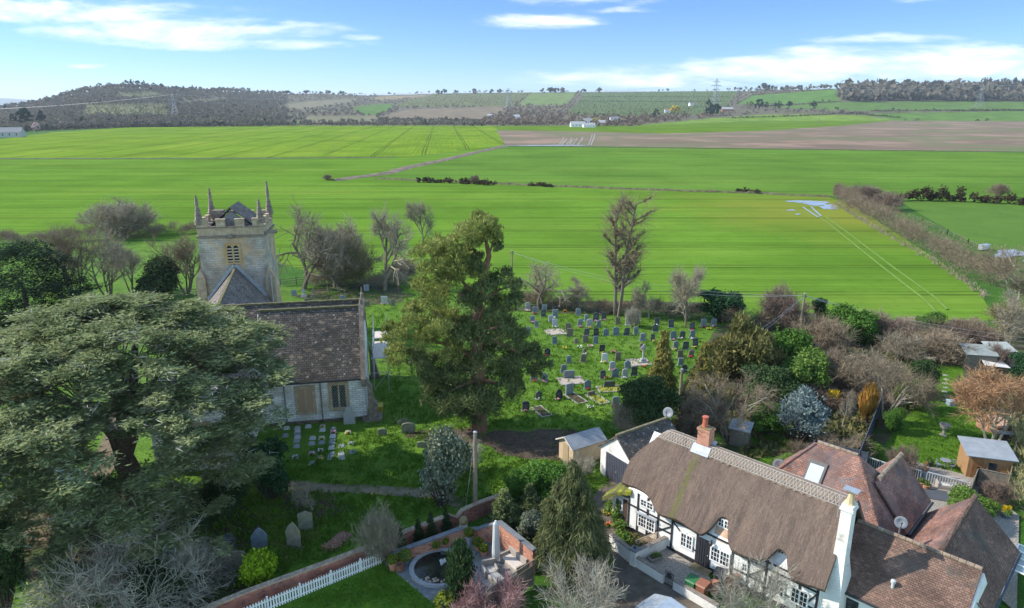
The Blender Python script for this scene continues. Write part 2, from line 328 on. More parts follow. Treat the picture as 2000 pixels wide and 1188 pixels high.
bank('field_track', P((648, 353), (690, 348), (760, 338), (800, 326), (860, 314.5), (920, 300), (985, 286)), 7., .5, TRACK)
bank('ditch', P((-300, 312), (0, 310.5), (300, 310), (560, 309.5), (770, 308)), 5., .35, nmat('ditch_grass', [(.3, (.04, .06, .02)), (.7, (.12, .13, .05))], .3, 6., .95, .4, 'World'), .02, 2)
bank('field_boundary', P((735, 349.5), (830, 353), (930, 358), (1240, 370.5), (1450, 377), (1622, 385)), 2.6, .45, nmat('boundary_grass', [(.35, (.045, .05, .022)), (.7, (.17, .15, .075))], .6, 6., .95, .4, 'World'), .02, 3)
bank('field_edge', P((1000, 285.5), (1400, 290), (2000, 297.5), (2500, 304)), 3.5, .3, MATS['ditch_grass'], .03, 4)
# wet patches in the field
WATER, t, b = newmat('flood_water'); b.inputs['Base Color'].default_value = (.30, .30, .29, 1); b.inputs['Roughness'].default_value = .12; b.inputs['Specular IOR Level'].default_value = .5  # base colour lightened to carry the pale sky reflection
bump(t, b, noise(t, coords(t, 'World'), 1.5, 3.), .05)
def blob(name, px, py, rx, ry, seed, z=.07, m=WATER, n=40, rough=.35):
    rg = random.Random(seed); ph = [rg.uniform(0, 6.28) for _ in range(4)]; pts = []
    for i in range(n):
        a = 2 * math.pi * i / n; k = 1 + rough * (math.sin(2 * a + ph[0]) * .5 + math.sin(3 * a + ph[1]) * .4 + math.sin(5 * a + ph[2]) * .3 + math.sin(9 * a + ph[3]) * .2)
        pts.append(at(px + rx * k * math.cos(a), py + ry * k * math.sin(a)))
    return struct(name, m, pts, z)
for i, (px, py, rx, ry) in enumerate(((1596, 398, 24, 3.6), (1620, 405, 20, 4.2), (1560, 393.5, 24, 1.5), (1545, 411, 8, 1.3), (1580, 395, 26, 1.8), (1655, 386.5, 12, 1.6), (1558, 419, 5, 1.3))):
    blob('flood_water', px, py, rx, ry, 5 + i, .07 + .004 * i)
for a in (((1568, 405), (1578, 412), (1598, 425)), ((1584, 404), (1594, 414), (1604, 423))):
    bank('wheel_rut', P(*a), .5, .02, WATER, .06, 9)
RUT = nmat('pale_rut', [(.35, (.18, .14, .10)), (.6, (.34, .31, .27))], .3, 5., .6, 0, 'World')
for i, x in enumerate((1092, 1097, 1106, 1112, 1118, 1128, 1149, 1154)):
    bank('wheel_rut', P((x, 283), (x + 6 + i % 3, 275 - i % 2), (x + 9 + i % 4, 268 + (i * 3) % 5)) if i < 6 else P((x, 284), (x + 5, 272), (x + 8, 262)), .8 + .25 * (i % 2), .03, RUT, .08, 10 + i)
for i, (xa, xb) in enumerate(((1608, 1925), (1622, 1942), (1650, 1975))):
    pass
for i, pl in enumerate((((1600, 424), (1640, 455), (1720, 520), (1810, 590), (1830, 612)), ((1612, 424), (1655, 455), (1740, 520), (1830, 585), (1850, 606)))):
    bank('wheel_track', P(*pl), .45, .03, nmat('track_crop%d' % i, [(.4, (.115, .205, .024)), (.65, (.15, .235, .035))], .5, 5., .9, 0, 'World'), .06, 30 + i)
blob('flood_water', 1075, 284.5, 75, .8, 40, .1); blob('flood_water', 1970, 497, 26, 9, 41, .1); blob('flood_water', 2040, 506, 40, 10, 42, .104)
for i, (px, py, rx, ry) in enumerate(((1405, 608, 0, 0),)): pass
DRY = nmat('bare_patch', [(.3, (.16, .14, .06)), (.7, (.30, .25, .15))], .5, 7., .95, .3, 'World')
# ---- churchyard, lane, gardens
LEVEL = .04
struct('churchyard_lawn', LAWN, P((-900, 560), (0, 470), (400, 472), (560, 562), (700, 560), (1030, 588), (1200, 592), (1400, 605), (1400, 700), (1300, 860), (1290, 900), (1175, 960), (1150, 950), (1000, 1010), (930, 1010), (560, 1230), (-900, 1500)), .02)
blob('bare_earth', 1060, 868, 105, 34, 3, .034, SOIL, 60, .25)
blob('bare_earth', 880, 852, 60, 18, 13, .03, SOIL, 50, .4)
blob('rough_ground', 200, 1050, 300, 120, 21, .03, SCRUBG, 60, .2)
blob('rough_ground', 610, 985, 70, 30, 22, .034, SCRUBG, 60, .3)
blob('rough_ground', 420, 1150, 110, 45, 23, .038, SCRUBG, 60, .3)
blob('rough_ground', 700, 575, 120, 18, 24, .03, SCRUBG, 60, .3); blob('rough_ground', 1210, 602, 190, 13, 25, .03, SCRUBG, 60, .2)
bank('footpath', P((560, 948), (640, 955), (720, 958), (800, 963), (850, 968), (905, 985)), 1.2, .02, PATHM, .035, 5, .15)
bank('footpath', P((60, 1060), (120, 1000), (185, 930), (225, 870), (245, 800)), 2.2, .02, nmat('leafy_path', [(.3, (.10, .075, .045)), (.7, (.2, .155, .1))], 1.2, 7., .95, .3, 'World'), .04, 6, .15)
struct('rough_ground', SCRUBG, P((1300, 900), (1330, 760), (1400, 640), (1600, 610), (1800, 640), (2000, 640), (2250, 650), (2300, 1000), (1790, 930), (1560, 880)), .03)
struct('lane', ROADM, P((1140, 1010), (1165, 960), (1200, 930), (1260, 960), (1200, 1010), (1215, 1090), (1330, 1150), (1480, 1260), (1200, 1300), (1130, 1150), (1130, 1060)), .04)
struct('garden_lawn', GLAWN, P((1710, 900), (1745, 845), (1790, 795), (1900, 790), (1950, 830), (1950, 900), (1900, 935), (1800, 912)), .05)
struct('garden_lawn', GLAWN, P((1815, 790), (1830, 720), (1880, 715), (1885, 790)), .054)
struct('garden_lawn', GLAWN, P((1445, 880), (1450, 835), (1560, 830), (1580, 880), (1500, 905)), .05)
struct('garden_lawn', GLAWN, P((1960, 900), (1985, 830), (2100, 830), (2150, 960), (1975, 950)), .05)
struct('yard', GRAVEL, P((1735, 935), (1790, 905), (1905, 935), (1990, 1010), (1985, 1200), (1800, 1040)), .045)
struct('garden_lawn', GLAWN, P((430, 1240), (762, 1086), (800, 1110), (860, 1188), (930, 1260), (560, 1400)), .05)

# ------------------------------------------------------------------ hills
SKY_Y = [(-700, 210), (-300, 214), (0, 217), (50, 210), (100, 197), (150, 184), (205, 173), (240, 171), (300, 174), (330, 176), (400, 179), (460, 179), (520, 184), (620, 183), (720, 187), (900, 182), (1000, 181), (1150, 180), (1430, 178), (1460, 178), (1500, 176), (1640, 174), (1700, 176), (2000, 177), (2400, 180), (2800, 186)]
DIST = [(-700, 1800), (0, 1700), (250, 1900), (450, 2300), (600, 2900), (1000, 3000), (1400, 2700), (1640, 2000), (2000, 2000), (2800, 2200)]
FOOT = [(-700, 262), (0, 262), (60, 256), (250, 249), (560, 246.5), (1240, 246.5), (1500, 237), (1750, 236), (2800, 240)]
def lut(tab, x): return float(np.interp(x, [a for a, _ in tab], [b for _, b in tab]))
ys_ = lambda px: lut(SKY_Y, px)
def hill(px, py):                                   # a point on the hillside seen at that pixel
    y0, y1 = lut(FOOT, px), ys_(px); d0 = CZ / math.tan(PITCH + math.atan((y0 - 594) / F)); s = min(1., max(0., (y0 - py) / (y0 - y1)))
    return up(px, py, d0 + (lut(DIST, px) - d0) * s ** 1.15)
def inpoly(x, y, poly):
    c = False; j = len(poly) - 1
    for i in range(len(poly)):
        (xi, yi), (xj, yj) = poly[i], poly[j]
        if (yi > y) != (yj > y) and x < (xj - xi) * (y - yi) / (yj - yi) + xi: c = not c
        j = i
    return c
COVER = [('grass', (.15, .23, .03), ((1225, 247), (1300, 240), (1400, 230), (1500, 224), (1690, 225), (1752, 237), (1500, 241))), ('grass', (.13, .125, .075), ((350, 199), (430, 192), (450, 194), (420, 201), (355, 205))), ('grass', (.17, .16, .09), ((600, 228), (735, 226), (735, 238), (590, 240))), ('grass', (.10, .15, .04), ((480, 236), (590, 238), (590, 243), (470, 243))), ('orchard', (.15, .155, .08), ((225, 184), (300, 180), (330, 190), (240, 196))),
         ('orchard', (.15, .15, .075), ((165, 206), (325, 203), (330, 232), (160, 231))),
         ('grass', (.19, .17, .105), ((535, 214), (565, 202), (640, 196), (700, 192), (690, 198), (640, 208), (600, 214))),
         ('grass', (.085, .16, .028), ((688, 210), (742, 203), (772, 205), (742, 224), (705, 224))),
         ('grass', (.19, .15, .10), ((738, 233), (770, 220), (800, 214), (975, 209), (988, 213), (940, 236))),
         ('grass', (.24, .19, .11), ((718, 192), (760, 186), (850, 185), (810, 191), (745, 196))),
         ('orchard', (.125, .135, .055), ((765, 208), (800, 196), (840, 183), (1036, 182), (1000, 208))),
         ('grass', (.14, .19, .055), ((1010, 206), (1038, 183), (1126, 181), (1108, 205))),
         ('orchard', (.095, .135, .045), ((1105, 222), (1128, 200), (1142, 181), (1440, 178), (1425, 200), (1405, 224), (1200, 228))),
         ('grass', (.085, .165, .03), ((1437, 204), (1470, 186), (1634, 174), (1640, 198), (1560, 203))),
         ('grass', (.095, .16, .035), ((1500, 209), (1640, 199), (2900, 196), (2900, 216), (1700, 217), (1560, 213))),
         ('grass', (.095, .17, .03), ((1690, 222), (2000, 217), (2900, 217), (2900, 238), (1750, 236))),
         ('grass', (.13, .14, .06), ((1440, 226), (1560, 221), (1690, 226), (1700, 232), (1500, 236)))]
WOODC = (.13, .115, .075)
def cover(px, py):
    for k, c, p in COVER:
        if inpoly(px, py, p): return k, c
    return 'wood', WOODC
cols = np.arange(-700, 2801, 4); rows = np.linspace(0, 1, 46)
G = np.zeros((len(rows) + 2, len(cols), 3)); Cc = np.zeros((len(rows) + 2, len(cols), 4)); Cc[..., 3] = 1
rg = np.random.default_rng(4)
for j, px in enumerate(cols):
    y0, y1 = lut(FOOT, px), ys_(px)
    for i, s in enumerate(rows):
        py = y0 + (y1 - y0) * s; G[i, j] = hill(px, py); Cc[i, j, :3] = cover(px + rg.normal() * 1.2, py + rg.normal() * .4)[1]
    G[0, j, 2] = -3
    p = G[len(rows) - 1, j]; G[-2, j] = (p[0] * 1.15, p[1] * 1.15, p[2] - 12); G[-1, j] = (p[0] * 2.2, p[1] * 2.2, -60); Cc[-2:, j, :3] = Cc[len(rows) - 1, j, :3]
HILLM, t, b = newmat('hillside'); va = nd(t, 'ShaderNodeVertexColor', layer_name='cover').outputs[0]
pp = coords(t, 'World'); hz = noise(t, pp, .03, 8., .7)
t.links.new(nd(t, 'ShaderNodeHueSaturation', {'Value': nd(t, 'ShaderNodeMapRange', {0: hz, 1: .3, 2: .7, 3: .65, 4: 1.3}).outputs[0], 'Color': va}).outputs[0], b.inputs['Base Color'])
b.inputs['Roughness'].default_value = .95; b.inputs['Specular IOR Level'].default_value = .05
hm = MB(); hm.grid(G); ho = hm.build('hills', HILLM, smooth=True, uv=False)
ho.data.color_attributes.new('cover', 'FLOAT_COLOR', 'POINT').data.foreach_set('color', Cc.reshape(-1).astype(np.float32))
if ho.data.polygons[2000].normal.z < 0: ho.data.flip_normals()
tag(ho, None, None, None, 'structure')
# distant ridge beyond, at the left
fr = []
for px in range(-1500, 500, 20):
    h = 196 - 5 * math.exp(-((px - 20) / 60.) ** 2) + 10 * max(0, (px - 60) / 200) + 2.5 * math.sin(px * .03)
    fr.append([tuple(up(px, 214, 7000)), tuple(up(px, h, 9000)), tuple(up(px, h + 6, 12000))])
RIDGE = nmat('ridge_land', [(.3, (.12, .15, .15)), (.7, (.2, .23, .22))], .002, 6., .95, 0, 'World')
ro = MB().grid(fr).build('far_hills', RIDGE, smooth=True); tag(ro, None, None, None, 'structure')
# ---- far woods: every tree a ragged upright tuft, merged where they read as one mass
ICO = None
def tufts(P_, H, Wd, rg, n=7):
    """rounded far crowns: small random facets over a dome for each foot P_ (N,3)"""
    N = len(P_); d = rg.normal(size=(N, n, 3)); d /= np.linalg.norm(d, axis=2, keepdims=True); d[..., 2] = np.abs(d[..., 2]) * rg.choice([1, 1, 1, -.6], (N, n))
    k = rg.uniform(.6, 1.08, (N, n, 1)); sc = np.stack([Wd * .5, Wd * .5, H * .52], -1)[:, None]
    c = P_[:, None] + d * k * sc + np.array([0, 0, 1.]) * (H * .48)[:, None, None]
    u = rg.normal(size=(N, n, 3)); u[..., 2] *= 1.5; u /= np.linalg.norm(u, axis=2, keepdims=True); w = np.cross(u, d + rg.normal(size=d.shape) * .5); w /= np.linalg.norm(w, axis=2, keepdims=True) + 1e-9
    sz = (np.minimum(H, Wd)[:, None] * rg.uniform(.2, .36, (N, n)))[..., None]
    Q = np.stack([c - u * sz, c + w * sz * .75, c + u * sz, c - w * sz * .75], -2)
    return Q.reshape(-1, 4, 3)
TW1 = leaf('bare_wood', [(.105, .092, .068), (.138, .122, .092), (.175, .157, .12)], .2, .5)
TW2 = leaf('far_orchard', [(.08, .085, .04), (.14, .14, .07), (.24, .225, .15)], .2, .4)
TW3 = leaf('far_evergreen', [(.008, .02, .012), (.018, .038, .02), (.03, .055, .028)], .1, .4)
TW4 = leaf('far_scrub', [(.12, .085, .062), (.16, .116, .085), (.21, .16, .12)], .2, .5)
rg = np.random.default_rng(12); wood = []; orch = []; scrub = []; ever = []
for px in np.arange(-120, 2120, 7.):
    y0, y1 = lut(FOOT, px), ys_(px)
    py = y1
    while py < y0 + 1:
        q = (px + rg.uniform(-4, 4), py + rg.uniform(-1, 1)); k, _ = cover(*q)
        if k == 'wood':
            if 1635 < q[0] and q[1] < 200: hgt = 26
            elif q[1] < ys_(q[0]) + 4: hgt = 13 if q[0] < 560 or q[0] > 1420 else 9
            else: hgt = 6.5
            if q[0] < 560: hgt = 8.5 if hgt < 9 else hgt
            keep = 1. if q[0] < 560 else .8 if q[0] < 1430 or q[1] < 202 else .3
            if 1000 < q[0] < 1430 and q[1] < 200: keep = .25
            if rg.uniform() < keep:
                (scrub if (940 < q[0] < 1420 and q[1] > 204) else ever if rg.uniform() < .02 else wood).append((*hill(*q), hgt * rg.uniform(.6, 1.15), (hgt + 2.5) * rg.uniform(.6, 1.2)))
        py += 2.6 if px > 560 else 1.5
for _, c, poly in [c for c in COVER if c[0] == 'orchard']:
    xs = [p[0] for p in poly]; yl = [p[1] for p in poly]
    for py in np.arange(min(yl), max(yl), 2.6):
        for px in np.arange(min(xs), max(xs), 6.5):
            q = (px + (py - min(yl)) * -.5 + rg.normal() * .5, py)
            if inpoly(*q, poly) and rg.uniform() < .8: orch.append((*hill(*q), rg.uniform(3.5, 6), rg.uniform(5, 8)))
def mass(name, L, m, label, seed, n=7):
    A = np.array(L); mb = MB(); mb.quads(tufts(A[:, :3], A[:, 3], A[:, 4], np.random.default_rng(seed), n)); tag(mb.build(name, m, uv=False), label, None, None, 'stuff')
mass('woodland', wood, TW1, 'bare grey brown woods covering the far hillsides', 1, 16)
mass('orchard_trees', orch, TW2, 'rows of small orchard trees on the far slopes', 2, 8)
mass('scrub_woodland', scrub, TW4, 'reddish brown bare scrub at the foot of the far orchard slope', 3, 16)
mass('evergreen_woodland', ever, TW3, 'dark evergreens scattered through the bare far woods', 4, 16)
# far field hedges
hl = []
for pl in (((-100, 262), (0, 262), (60, 255), (250, 247.5), (560, 244.5), (1090, 244)), ((1500, 209), (1640, 200)), ((1437, 205), (1470, 187), (1500, 182)), ((1700, 218), (2100, 216)), ((1036, 182), (1005, 208)), ((1128, 182), (1110, 205)), ((738, 234), (940, 237)), ((1640, 221), (1760, 231)), ((1470, 187), (1640, 174)), ((1850, 218), (2000, 217)), ((1430, 232), (1560, 228), (1690, 221)),
           ((1140, 190), (1425, 190)), ((1130, 199), (1420, 200))):
    for (xa, ya), (xb, yb) in zip(pl[:-1], pl[1:]):
        k = int(max(abs(xb - xa), abs(yb - ya) * 2) / 2.2) + 1
        for i in range(k): hl.append((*hill(xa + (xb - xa) * i / k + rg.normal() * .6, ya + (yb - ya) * i / k), rg.uniform(2, 4.5), rg.uniform(5, 9)))
mass('far_hedgerows', hl, leaf('far_hedge', [(.035, .03, .022), (.06, .05, .035), (.09, .08, .05)], .15, .4), 'dark hedgerows dividing the far fields', 7, 9)
# ------------------------------------------------------------------ building materials
RUBBLE = bricks('rubble_stone', (.62, .61, .59), (.88, .87, .85), (.40, .38, .35), .55, .2, .02, .92, .8, .12, (.22, .54, .68, (.52, .42, .31)), (1.6, .60, .72, (.70, .67, .62)), .4)
TOWERST = bricks('tower_stone', (.34, .30, .26), (.47, .42, .365), (.33, .26, .19), .62, .26, .02, .92, .8, .1, (.3, .47, .58, (.48, .34, .21)), (1.9, .60, .75, (.24, .20, .17)), .7)
ASHLAR = nmat('ashlar_stone', [(.3, (.30, .23, .155)), (.55, (.44, .34, .225)), (.72, (.50, .43, .33))], 1.8, 7., .9, .35, 'Object')
GREYST = nmat('weathered_stone', [(.3, (.125, .10, .08)), (.55, (.225, .185, .15)), (.72, (.36, .31, .26))], 2.4, 8., .9, .5, 'Object')
STILE = bricks('stone_tile', (.082, .070, .060), (.145, .122, .104), (.025, .021, .018), .34, .21, .018, .9, 1., .05, (.5, .52, .68, (.055, .05, .045)), (3.0, .61, .68, (.44, .40, .34)), .8, ((.25, .18, .13), .10))
STILE2 = bricks('lichen_tile', (.14, .115, .105), (.24, .20, .18), (.06, .05, .045), .28, .14, .012, .9, 1., .05, None, (4.2, .585, .66, (.50, .46, .42)), .7)
CLAY = bricks('clay_tile', (.22, .112, .085), (.34, .185, .138), (.10, .065, .055), .2, .115, .01, .85, .9, .02, (.5, .5, .66, (.16, .12, .115)), (2.6, .66, .76, (.42, .34, .29)), .8, ((.16, .115, .12), .16))
CLAYD = bricks('old_and_shaded_clay_tile', (.135, .082, .062), (.20, .125, .095), (.06, .042, .036), .2, .115, .01, .88, .9, .02, (.45, .54, .70, (.09, .08, .068)), (3.4, .68, .77, (.33, .28, .2)), .7, ((.23, .135, .10), .1))
RENDER = nmat('white_render', [(.28, (.50, .48, .44)), (.45, (.76, .75, .72)), (.7, (.83, .82, .80))], .9, 7., .85, .12, 'Object')
WHITEP = plain('white_paint', (.80, .80, .78), .45)
BLACKW = nmat('black_timber', [(.3, (.018, .018, .020)), (.7, (.05, .05, .055))], 5., 4., .6, .2)
GLASS, t, b = newmat('window_glass'); b.inputs['Base Color'].default_value = (.03, .035, .045, 1); b.inputs['Roughness'].default_value = .08; b.inputs['Specular IOR Level'].default_value = .9
LEAD = nmat('lead_sheet', [(.3, (.30, .32, .36)), (.7, (.46, .48, .52))], 3., 5., .5, .1)
GUTTER = plain('dark_gutter', (.035, .038, .045), .5)
THATCH, t, b = newmat('thatch'); uv = coords(t, 'UV')
n_ = mth(t, 'ADD', mth(t, 'MULTIPLY', noise(t, uv, 1., 7., .72, (9., 1.6, 1)), .62), mth(t, 'MULTIPLY', noise(t, uv, 9., 5., .75), .38)); n3 = noise(t, uv, .45, 5., .6, (1.6, .5, 1))
c = ramp(t, n_, [(.28, (.066, .048, .039)), (.5, (.142, .103, .083)), (.72, (.24, .18, .145))])
c = mix(t, nd(t, 'ShaderNodeMapRange', {0: n3, 1: .54, 2: .72, 4: .55}).outputs[0], c, (.075, .056, .044))
c = mix(t, nd(t, 'ShaderNodeMapRange', {0: noise(t, uv, .8, 5., .6, (1.4, .25, 1)), 1: .54, 2: .68, 4: .6}).outputs[0], c, (.21, .15, .11))
c = mix(t, nd(t, 'ShaderNodeMapRange', {0: noise(t, uv, 1.3, 5., .65, (1.5, .14, 1)), 1: .58, 2: .70, 4: .7}).outputs[0], c, (.06, .046, .038))
c = mix(t, nd(t, 'ShaderNodeMapRange', {0: noise(t, uv, 14., 3., .7), 1: .62, 2: .75, 4: .5}).outputs[0], c, (.30, .25, .20))
ob = nd(t, 'ShaderNodeSeparateXYZ', {0: coords(t, 'Object')}); mo = mth(t, 'ABSOLUTE', mth(t, 'SUBTRACT', mth(t, 'ADD', ob.outputs[0], mth(t, 'MULTIPLY', noise(t, uv, 1.2, 4.), .8)), .85))
mo = mth(t, 'MULTIPLY', nd(t, 'ShaderNodeMapRange', {0: mo, 1: .3, 2: .02}).outputs[0], nd(t, 'ShaderNodeMapRange', {0: ob.outputs[1], 1: 2.2, 2: 1.6}).outputs[0])     # moss below the brick chimney
c = mix(t, mth(t, 'MULTIPLY', mo, nd(t, 'ShaderNodeMapRange', {0: noise(t, uv, 6., 4.), 1: .35, 2: .6}).outputs[0]), c, (.12, .13, .035))
t.links.new(c, b.inputs['Base Color']); b.inputs['Roughness'].default_value = .95; b.inputs['Specular IOR Level'].default_value = .08
bump(t, b, mth(t, 'ADD', n_, mth(t, 'MULTIPLY', noise(t, uv, 12., 4.), .5)), .9, .09)
MOSST = nmat('mossy_thatch', [(.36, (.075, .068, .05)), (.5, (.12, .125, .03)), (.66, (.24, .26, .03))], 1.4, 7., .95, .8, 'Object', bdist=.1)
REDBRK = bricks('red_brick', (.42, .145, .085), (.52, .21, .125), (.42, .37, .31), .225, .075, .010, .9, .5, 0., (.6, .55, .7, (.30, .17, .12)), (2.5, .66, .76, (.55, .44, .36)), .6, ((.22, .10, .085), .15))
OLDBRK = bricks('old_brick', (.37, .10, .068), (.47, .155, .10), (.28, .22, .18), .225, .075, .010, .92, .5, .01, (.5, .5, .66, (.20, .12, .09)), (1.3, .60, .74, (.33, .2, .13)), .7, ((.16, .08, .07), .18))
COPING = nmat('brick_coping', [(.3, (.27, .19, .13)), (.6, (.42, .32, .24)), (.75, (.50, .42, .33))], 5., 5., .9, .4)
SLATE = nmat('slate_slab', [(.3, (.11, .12, .135)), (.7, (.21, .215, .225))], 1.8, 6., .7, .2, over=(.8, .56, .7, (.19, .18, .165)))
TERRA = nmat('terracotta', [(.3, (.40, .17, .10)), (.7, (.56, .27, .17))], 4., 4., .8, .1)
WOODG = nmat('weathered_wood', [(.3, (.13, .11, .085)), (.7, (.25, .215, .17))], 3., 6., .85, .3, 'Object', (1, 1, 5))
WOODB = nmat('shed_wood', [(.3, (.42, .31, .20)), (.7, (.58, .45, .31))], 3., 6., .8, .2, 'Object', (3, 3, .6))
ORANGEW = nmat('orange_wood', [(.3, (.26, .14, .065)), (.7, (.37, .22, .11))], 3., 6., .7, .2, 'Object', (3, 3, .6))
FELT = nmat('roof_felt', [(.3, (.20, .225, .25)), (.7, (.29, .31, .335))], 1.6, 6., .9, .3)
DKWOOD = nmat('stained_fence', [(.3, (.045, .055, .075)), (.7, (.085, .10, .13))], 2., 5., .75, .2)
METAL = plain('galvanised', (.48, .49, .51), .4, .5, .6)
DISHM = plain('dish_metal', (.20, .215, .235), .5, .4)
RATTAN = nmat('rattan', [(.3, (.30, .265, .23)), (.7, (.42, .38, .34))], 22., 4., .8, .4)
CUSHION = nmat('cushion', [(.3, (.50, .45, .40)), (.7, (.60, .55, .5))], 2., 4., .9, .1)

# ------------------------------------------------------------------ church
O = at(718, 818); O.z = 0; CR = R(10.5)
church = empty('church', O, CR, 'old stone country church with a square pinnacled tower and dark stone-tiled roofs', 'church')
w = MB()
w.ext([(0, .02, 0), (0, .02, 4.25), (0, 4, 9.15), (0, 5.7, 7.3), (0, 7.2, 8.9), (0, 10.6, 4.5), (0, 10.6, 0)], (-9.2, 0, 0))
w.build('wall', RUBBLE, church)
NV = Vector((-2.1, 21.9, 0))                         # the nave runs from its east gable back to the tower, slightly askew
w = MB(); w.ext([(-16.4, 1.2, 0), (-16.4, 1.2, 4.7), (-12.6, 1.2, 9.0), (-8.8, 1.2, 4.7), (-8.8, 1.2, 0)], NV); w.build('wall', RUBBLE, church)
w = MB(); w.ext([(-15.6, -7, 0), (-15.6, -7, 4.2), (-12.4, -7, 7.6), (-9.2, -7, 4.2), (-9.2, -7, 0)], (0, 8.1, 0)); w.build('wall', RUBBLE, church)
# roofs
r = MB()
r.slab([(-9.1, -.3, 4.1), (-.12, -.3, 4.1), (-.12, 4, 9.42), (-9.1, 4, 9.42)], .16)
r.slab([(-9.1, 4.02, 9.42), (-.12, 4.02, 9.42), (-.12, 5.72, 7.52), (-9.1, 5.72, 7.52)], .16)
r.slab([(-9.1, 5.74, 7.5), (-.12, 5.74, 7.5), (-.12, 7.2, 9.15), (-13, 7.2, 9.15)], .16)
r.slab([(-13, 7.22, 9.15), (-.12, 7.22, 9.15), (-.12, 10.9, 4.5), (-13, 10.9, 4.5)], .16)
r.build('roof', STILE, church)
def askew(mb, pts, th): mb.slab(pts, th)
r = MB(); r.slab([(-12.4, -7.2, 7.85), (-12.4, 1.15, 7.85), (-8.9, 1.15, 4.05), (-8.9, -7.2, 4.05)], .15); r.slab([(-12.42, -7.2, 7.85), (-12.42, 1.15, 7.85), (-15.9, 1.15, 4.05), (-15.9, -7.2, 4.05)], .15); r.build('roof', STILE2, church)
r = MB()
for sg in (1, -1): r.slab([(-12.6 + .01 * sg, 1.25, 9.3), (-12.6 + 4.1 * sg, 1.25, 4.6), (-14.7 + 4.1 * sg, 23.1, 4.6), (-14.7 + .01 * sg, 23.1, 9.3)], .16)
r.build('roof', STILE2, church)
m_ = nmat('ridge_moss', [(.35, (.09, .075, .05)), (.6, (.17, .16, .07)), (.75, (.33, .31, .25))], 4., 5., .95, .4)
r = MB(); r.bar((-9.1, 4, 9.46), (-.1, 4, 9.46), .24, .16); r.bar((-13, 7.2, 9.19), (-.1, 7.2, 9.19), .24, .16); r.bar((-12.6, 1.6, 9.36), (-14.7, 23, 9.36), .26, .16); r.build('ridge_tiles', m_, church)
# copings
c = MB()
for z0, pts in ((.2, [(-.13, -.45, 3.95), (-.13, 4, 9.55)]), (.2, [(-.13, 4, 9.55), (-.13, 5.7, 7.65)]), (.2, [(-.13, 5.7, 7.65), (-.13, 7.2, 9.28)]), (.2, [(-.13, 7.2, 9.28), (-.13, 11, 4.45)])):
    c.bar(pts[0], pts[1], .42, .34)
c.box(-.3, .12, -.55, .1, 3.35, 4.05)
c.lathe([(.16, 0), (.12, .3), (.2, .36), (.07, .5), (.05, 1.0)], 6, (-.12, 7.2, 9.4)); c.lathe([(.18, 0), (.13, .3), (.1, .5)], 6, (-.12, 4, 9.6))
c.build('coping', GREYST, church)
c = MB(); c.bar((-16.7, 1.2, 4.7), (-12.6, 1.2, 9.65), .5, .34); c.bar((-12.6, 1.2, 9.65), (-8.55, 1.2, 4.95), .5, .34); c.box(-8.9, -8.2, .9, 1.5, 4.1, 5.15); c.build('coping', ASHLAR, church)
for sg in (1, -1):
    MB().bar((-14.7 + .1 * sg, 22.9, 9.6), (-14.7 + 4.2 * sg, 22.9, 4.7), .3, .3).build('flashing', LEAD, church); MB().bar((-12.4 + .1 * sg, .85, 8.2), (-12.4 + 3.4 * sg, .85, 4.4), .3, .3).build('flashing', LEAD, church)
# buttress at the near corner, plinth, gutter, pipes
c = MB(); c.ext([(.15, -.55, 0), (1.0, -.55, 0), (.95, -.55, 1.5), (.62, -.55, 2.0), (.58, -.55, 3.1), (.15, -.55, 3.9)], (0, .95, 0)); c.bx((.45, -.1, .16), (1.7, 1.5, .32)); c.build('buttress', GREYST, church); MB().ext([(.15, 9.4, 0), (1.1, 9.4, 0), (.15, 9.4, 3.9)], (0, .9, 0)).build('buttress', GREYST, church)
MB().box(-9.2, 0, -.16, .02, 0, .28).build('plinth', nmat('mossy_stone', [(.3, (.06, .06, .03)), (.7, (.19, .16, .12))], 2., 6., .95, .5), church)
c = MB(); c.bar((-9, -.42, 4.02), (-.35, -.42, 4.02), .13); c.build('gutter', GUTTER, church)
gp_ = plain('grey_pipe', (.20, .225, .25), .5)
for x in (-3.85, -6.9): MB().tube([(x, -.1, 3.95), (x, -.1, .1)], .06).build('downpipe', gp_, church)
def church_window(u, z0, z1, wd, blocked=False, par=church, v=0.0):
    fr = MB(); h = wd / 2; e = .3
    fr.box(u - h - e, u - h, v - .08, v + .1, z0 - .3, z1 + .3); fr.box(u + h, u + h + e, v - .08, v + .1, z0 - .3, z1 + .3)
    fr.box(u - h, u + h, v - .08, v + .1, z1, z1 + .3); fr.box(u - h, u + h, v - .14, v + .1, z0 - .3, z0)
    fr.box(u - .07, u + .07, v - .06, v + .08, z0, z1)
    f = fr.build('window', ASHLAR, par)
    pn = MB(); pn.box(u - h + .003, u + h - .003, v - .012, v + .05, z0 + .003, z1 - .003); pn.build('infill' if blocked else 'pane', nmat('oak_boards', [(.3, (.36, .22, .14)), (.7, (.47, .32, .22))], 3., 5., .9, .1, 'Object', (5, 1, .5)) if blocked else GLASS, f)
    if not blocked:
        ld = MB()
        for sx_ in (-1, 1):
            x0, x1 = (u - h, u - .07) if sx_ < 0 else (u + .07, u + h); k = 5
            for i in range(-6, 8):
                for sg in (1, -1):
                    za = z0 + i * .3; a0 = max(z0, za); a1 = min(z1, za + (x1 - x0) * 1.6)
                    if a1 - a0 < .1: continue
                    xa = x0 + (a0 - za) / 1.6; xb = x0 + (a1 - za) / 1.6
                    if sg < 0: xa, xb = x1 - (xa - x0), x1 - (xb - x0)
                    ld.bar((xa, v - .02, a0), (xb, v - .02, a1), .014)
        ld.build('leading', METAL, f)
church_window(-2.35, 1.35, 3.45, 1.15); church_window(-5.2, 1.2, 3.3, 1.15, True)
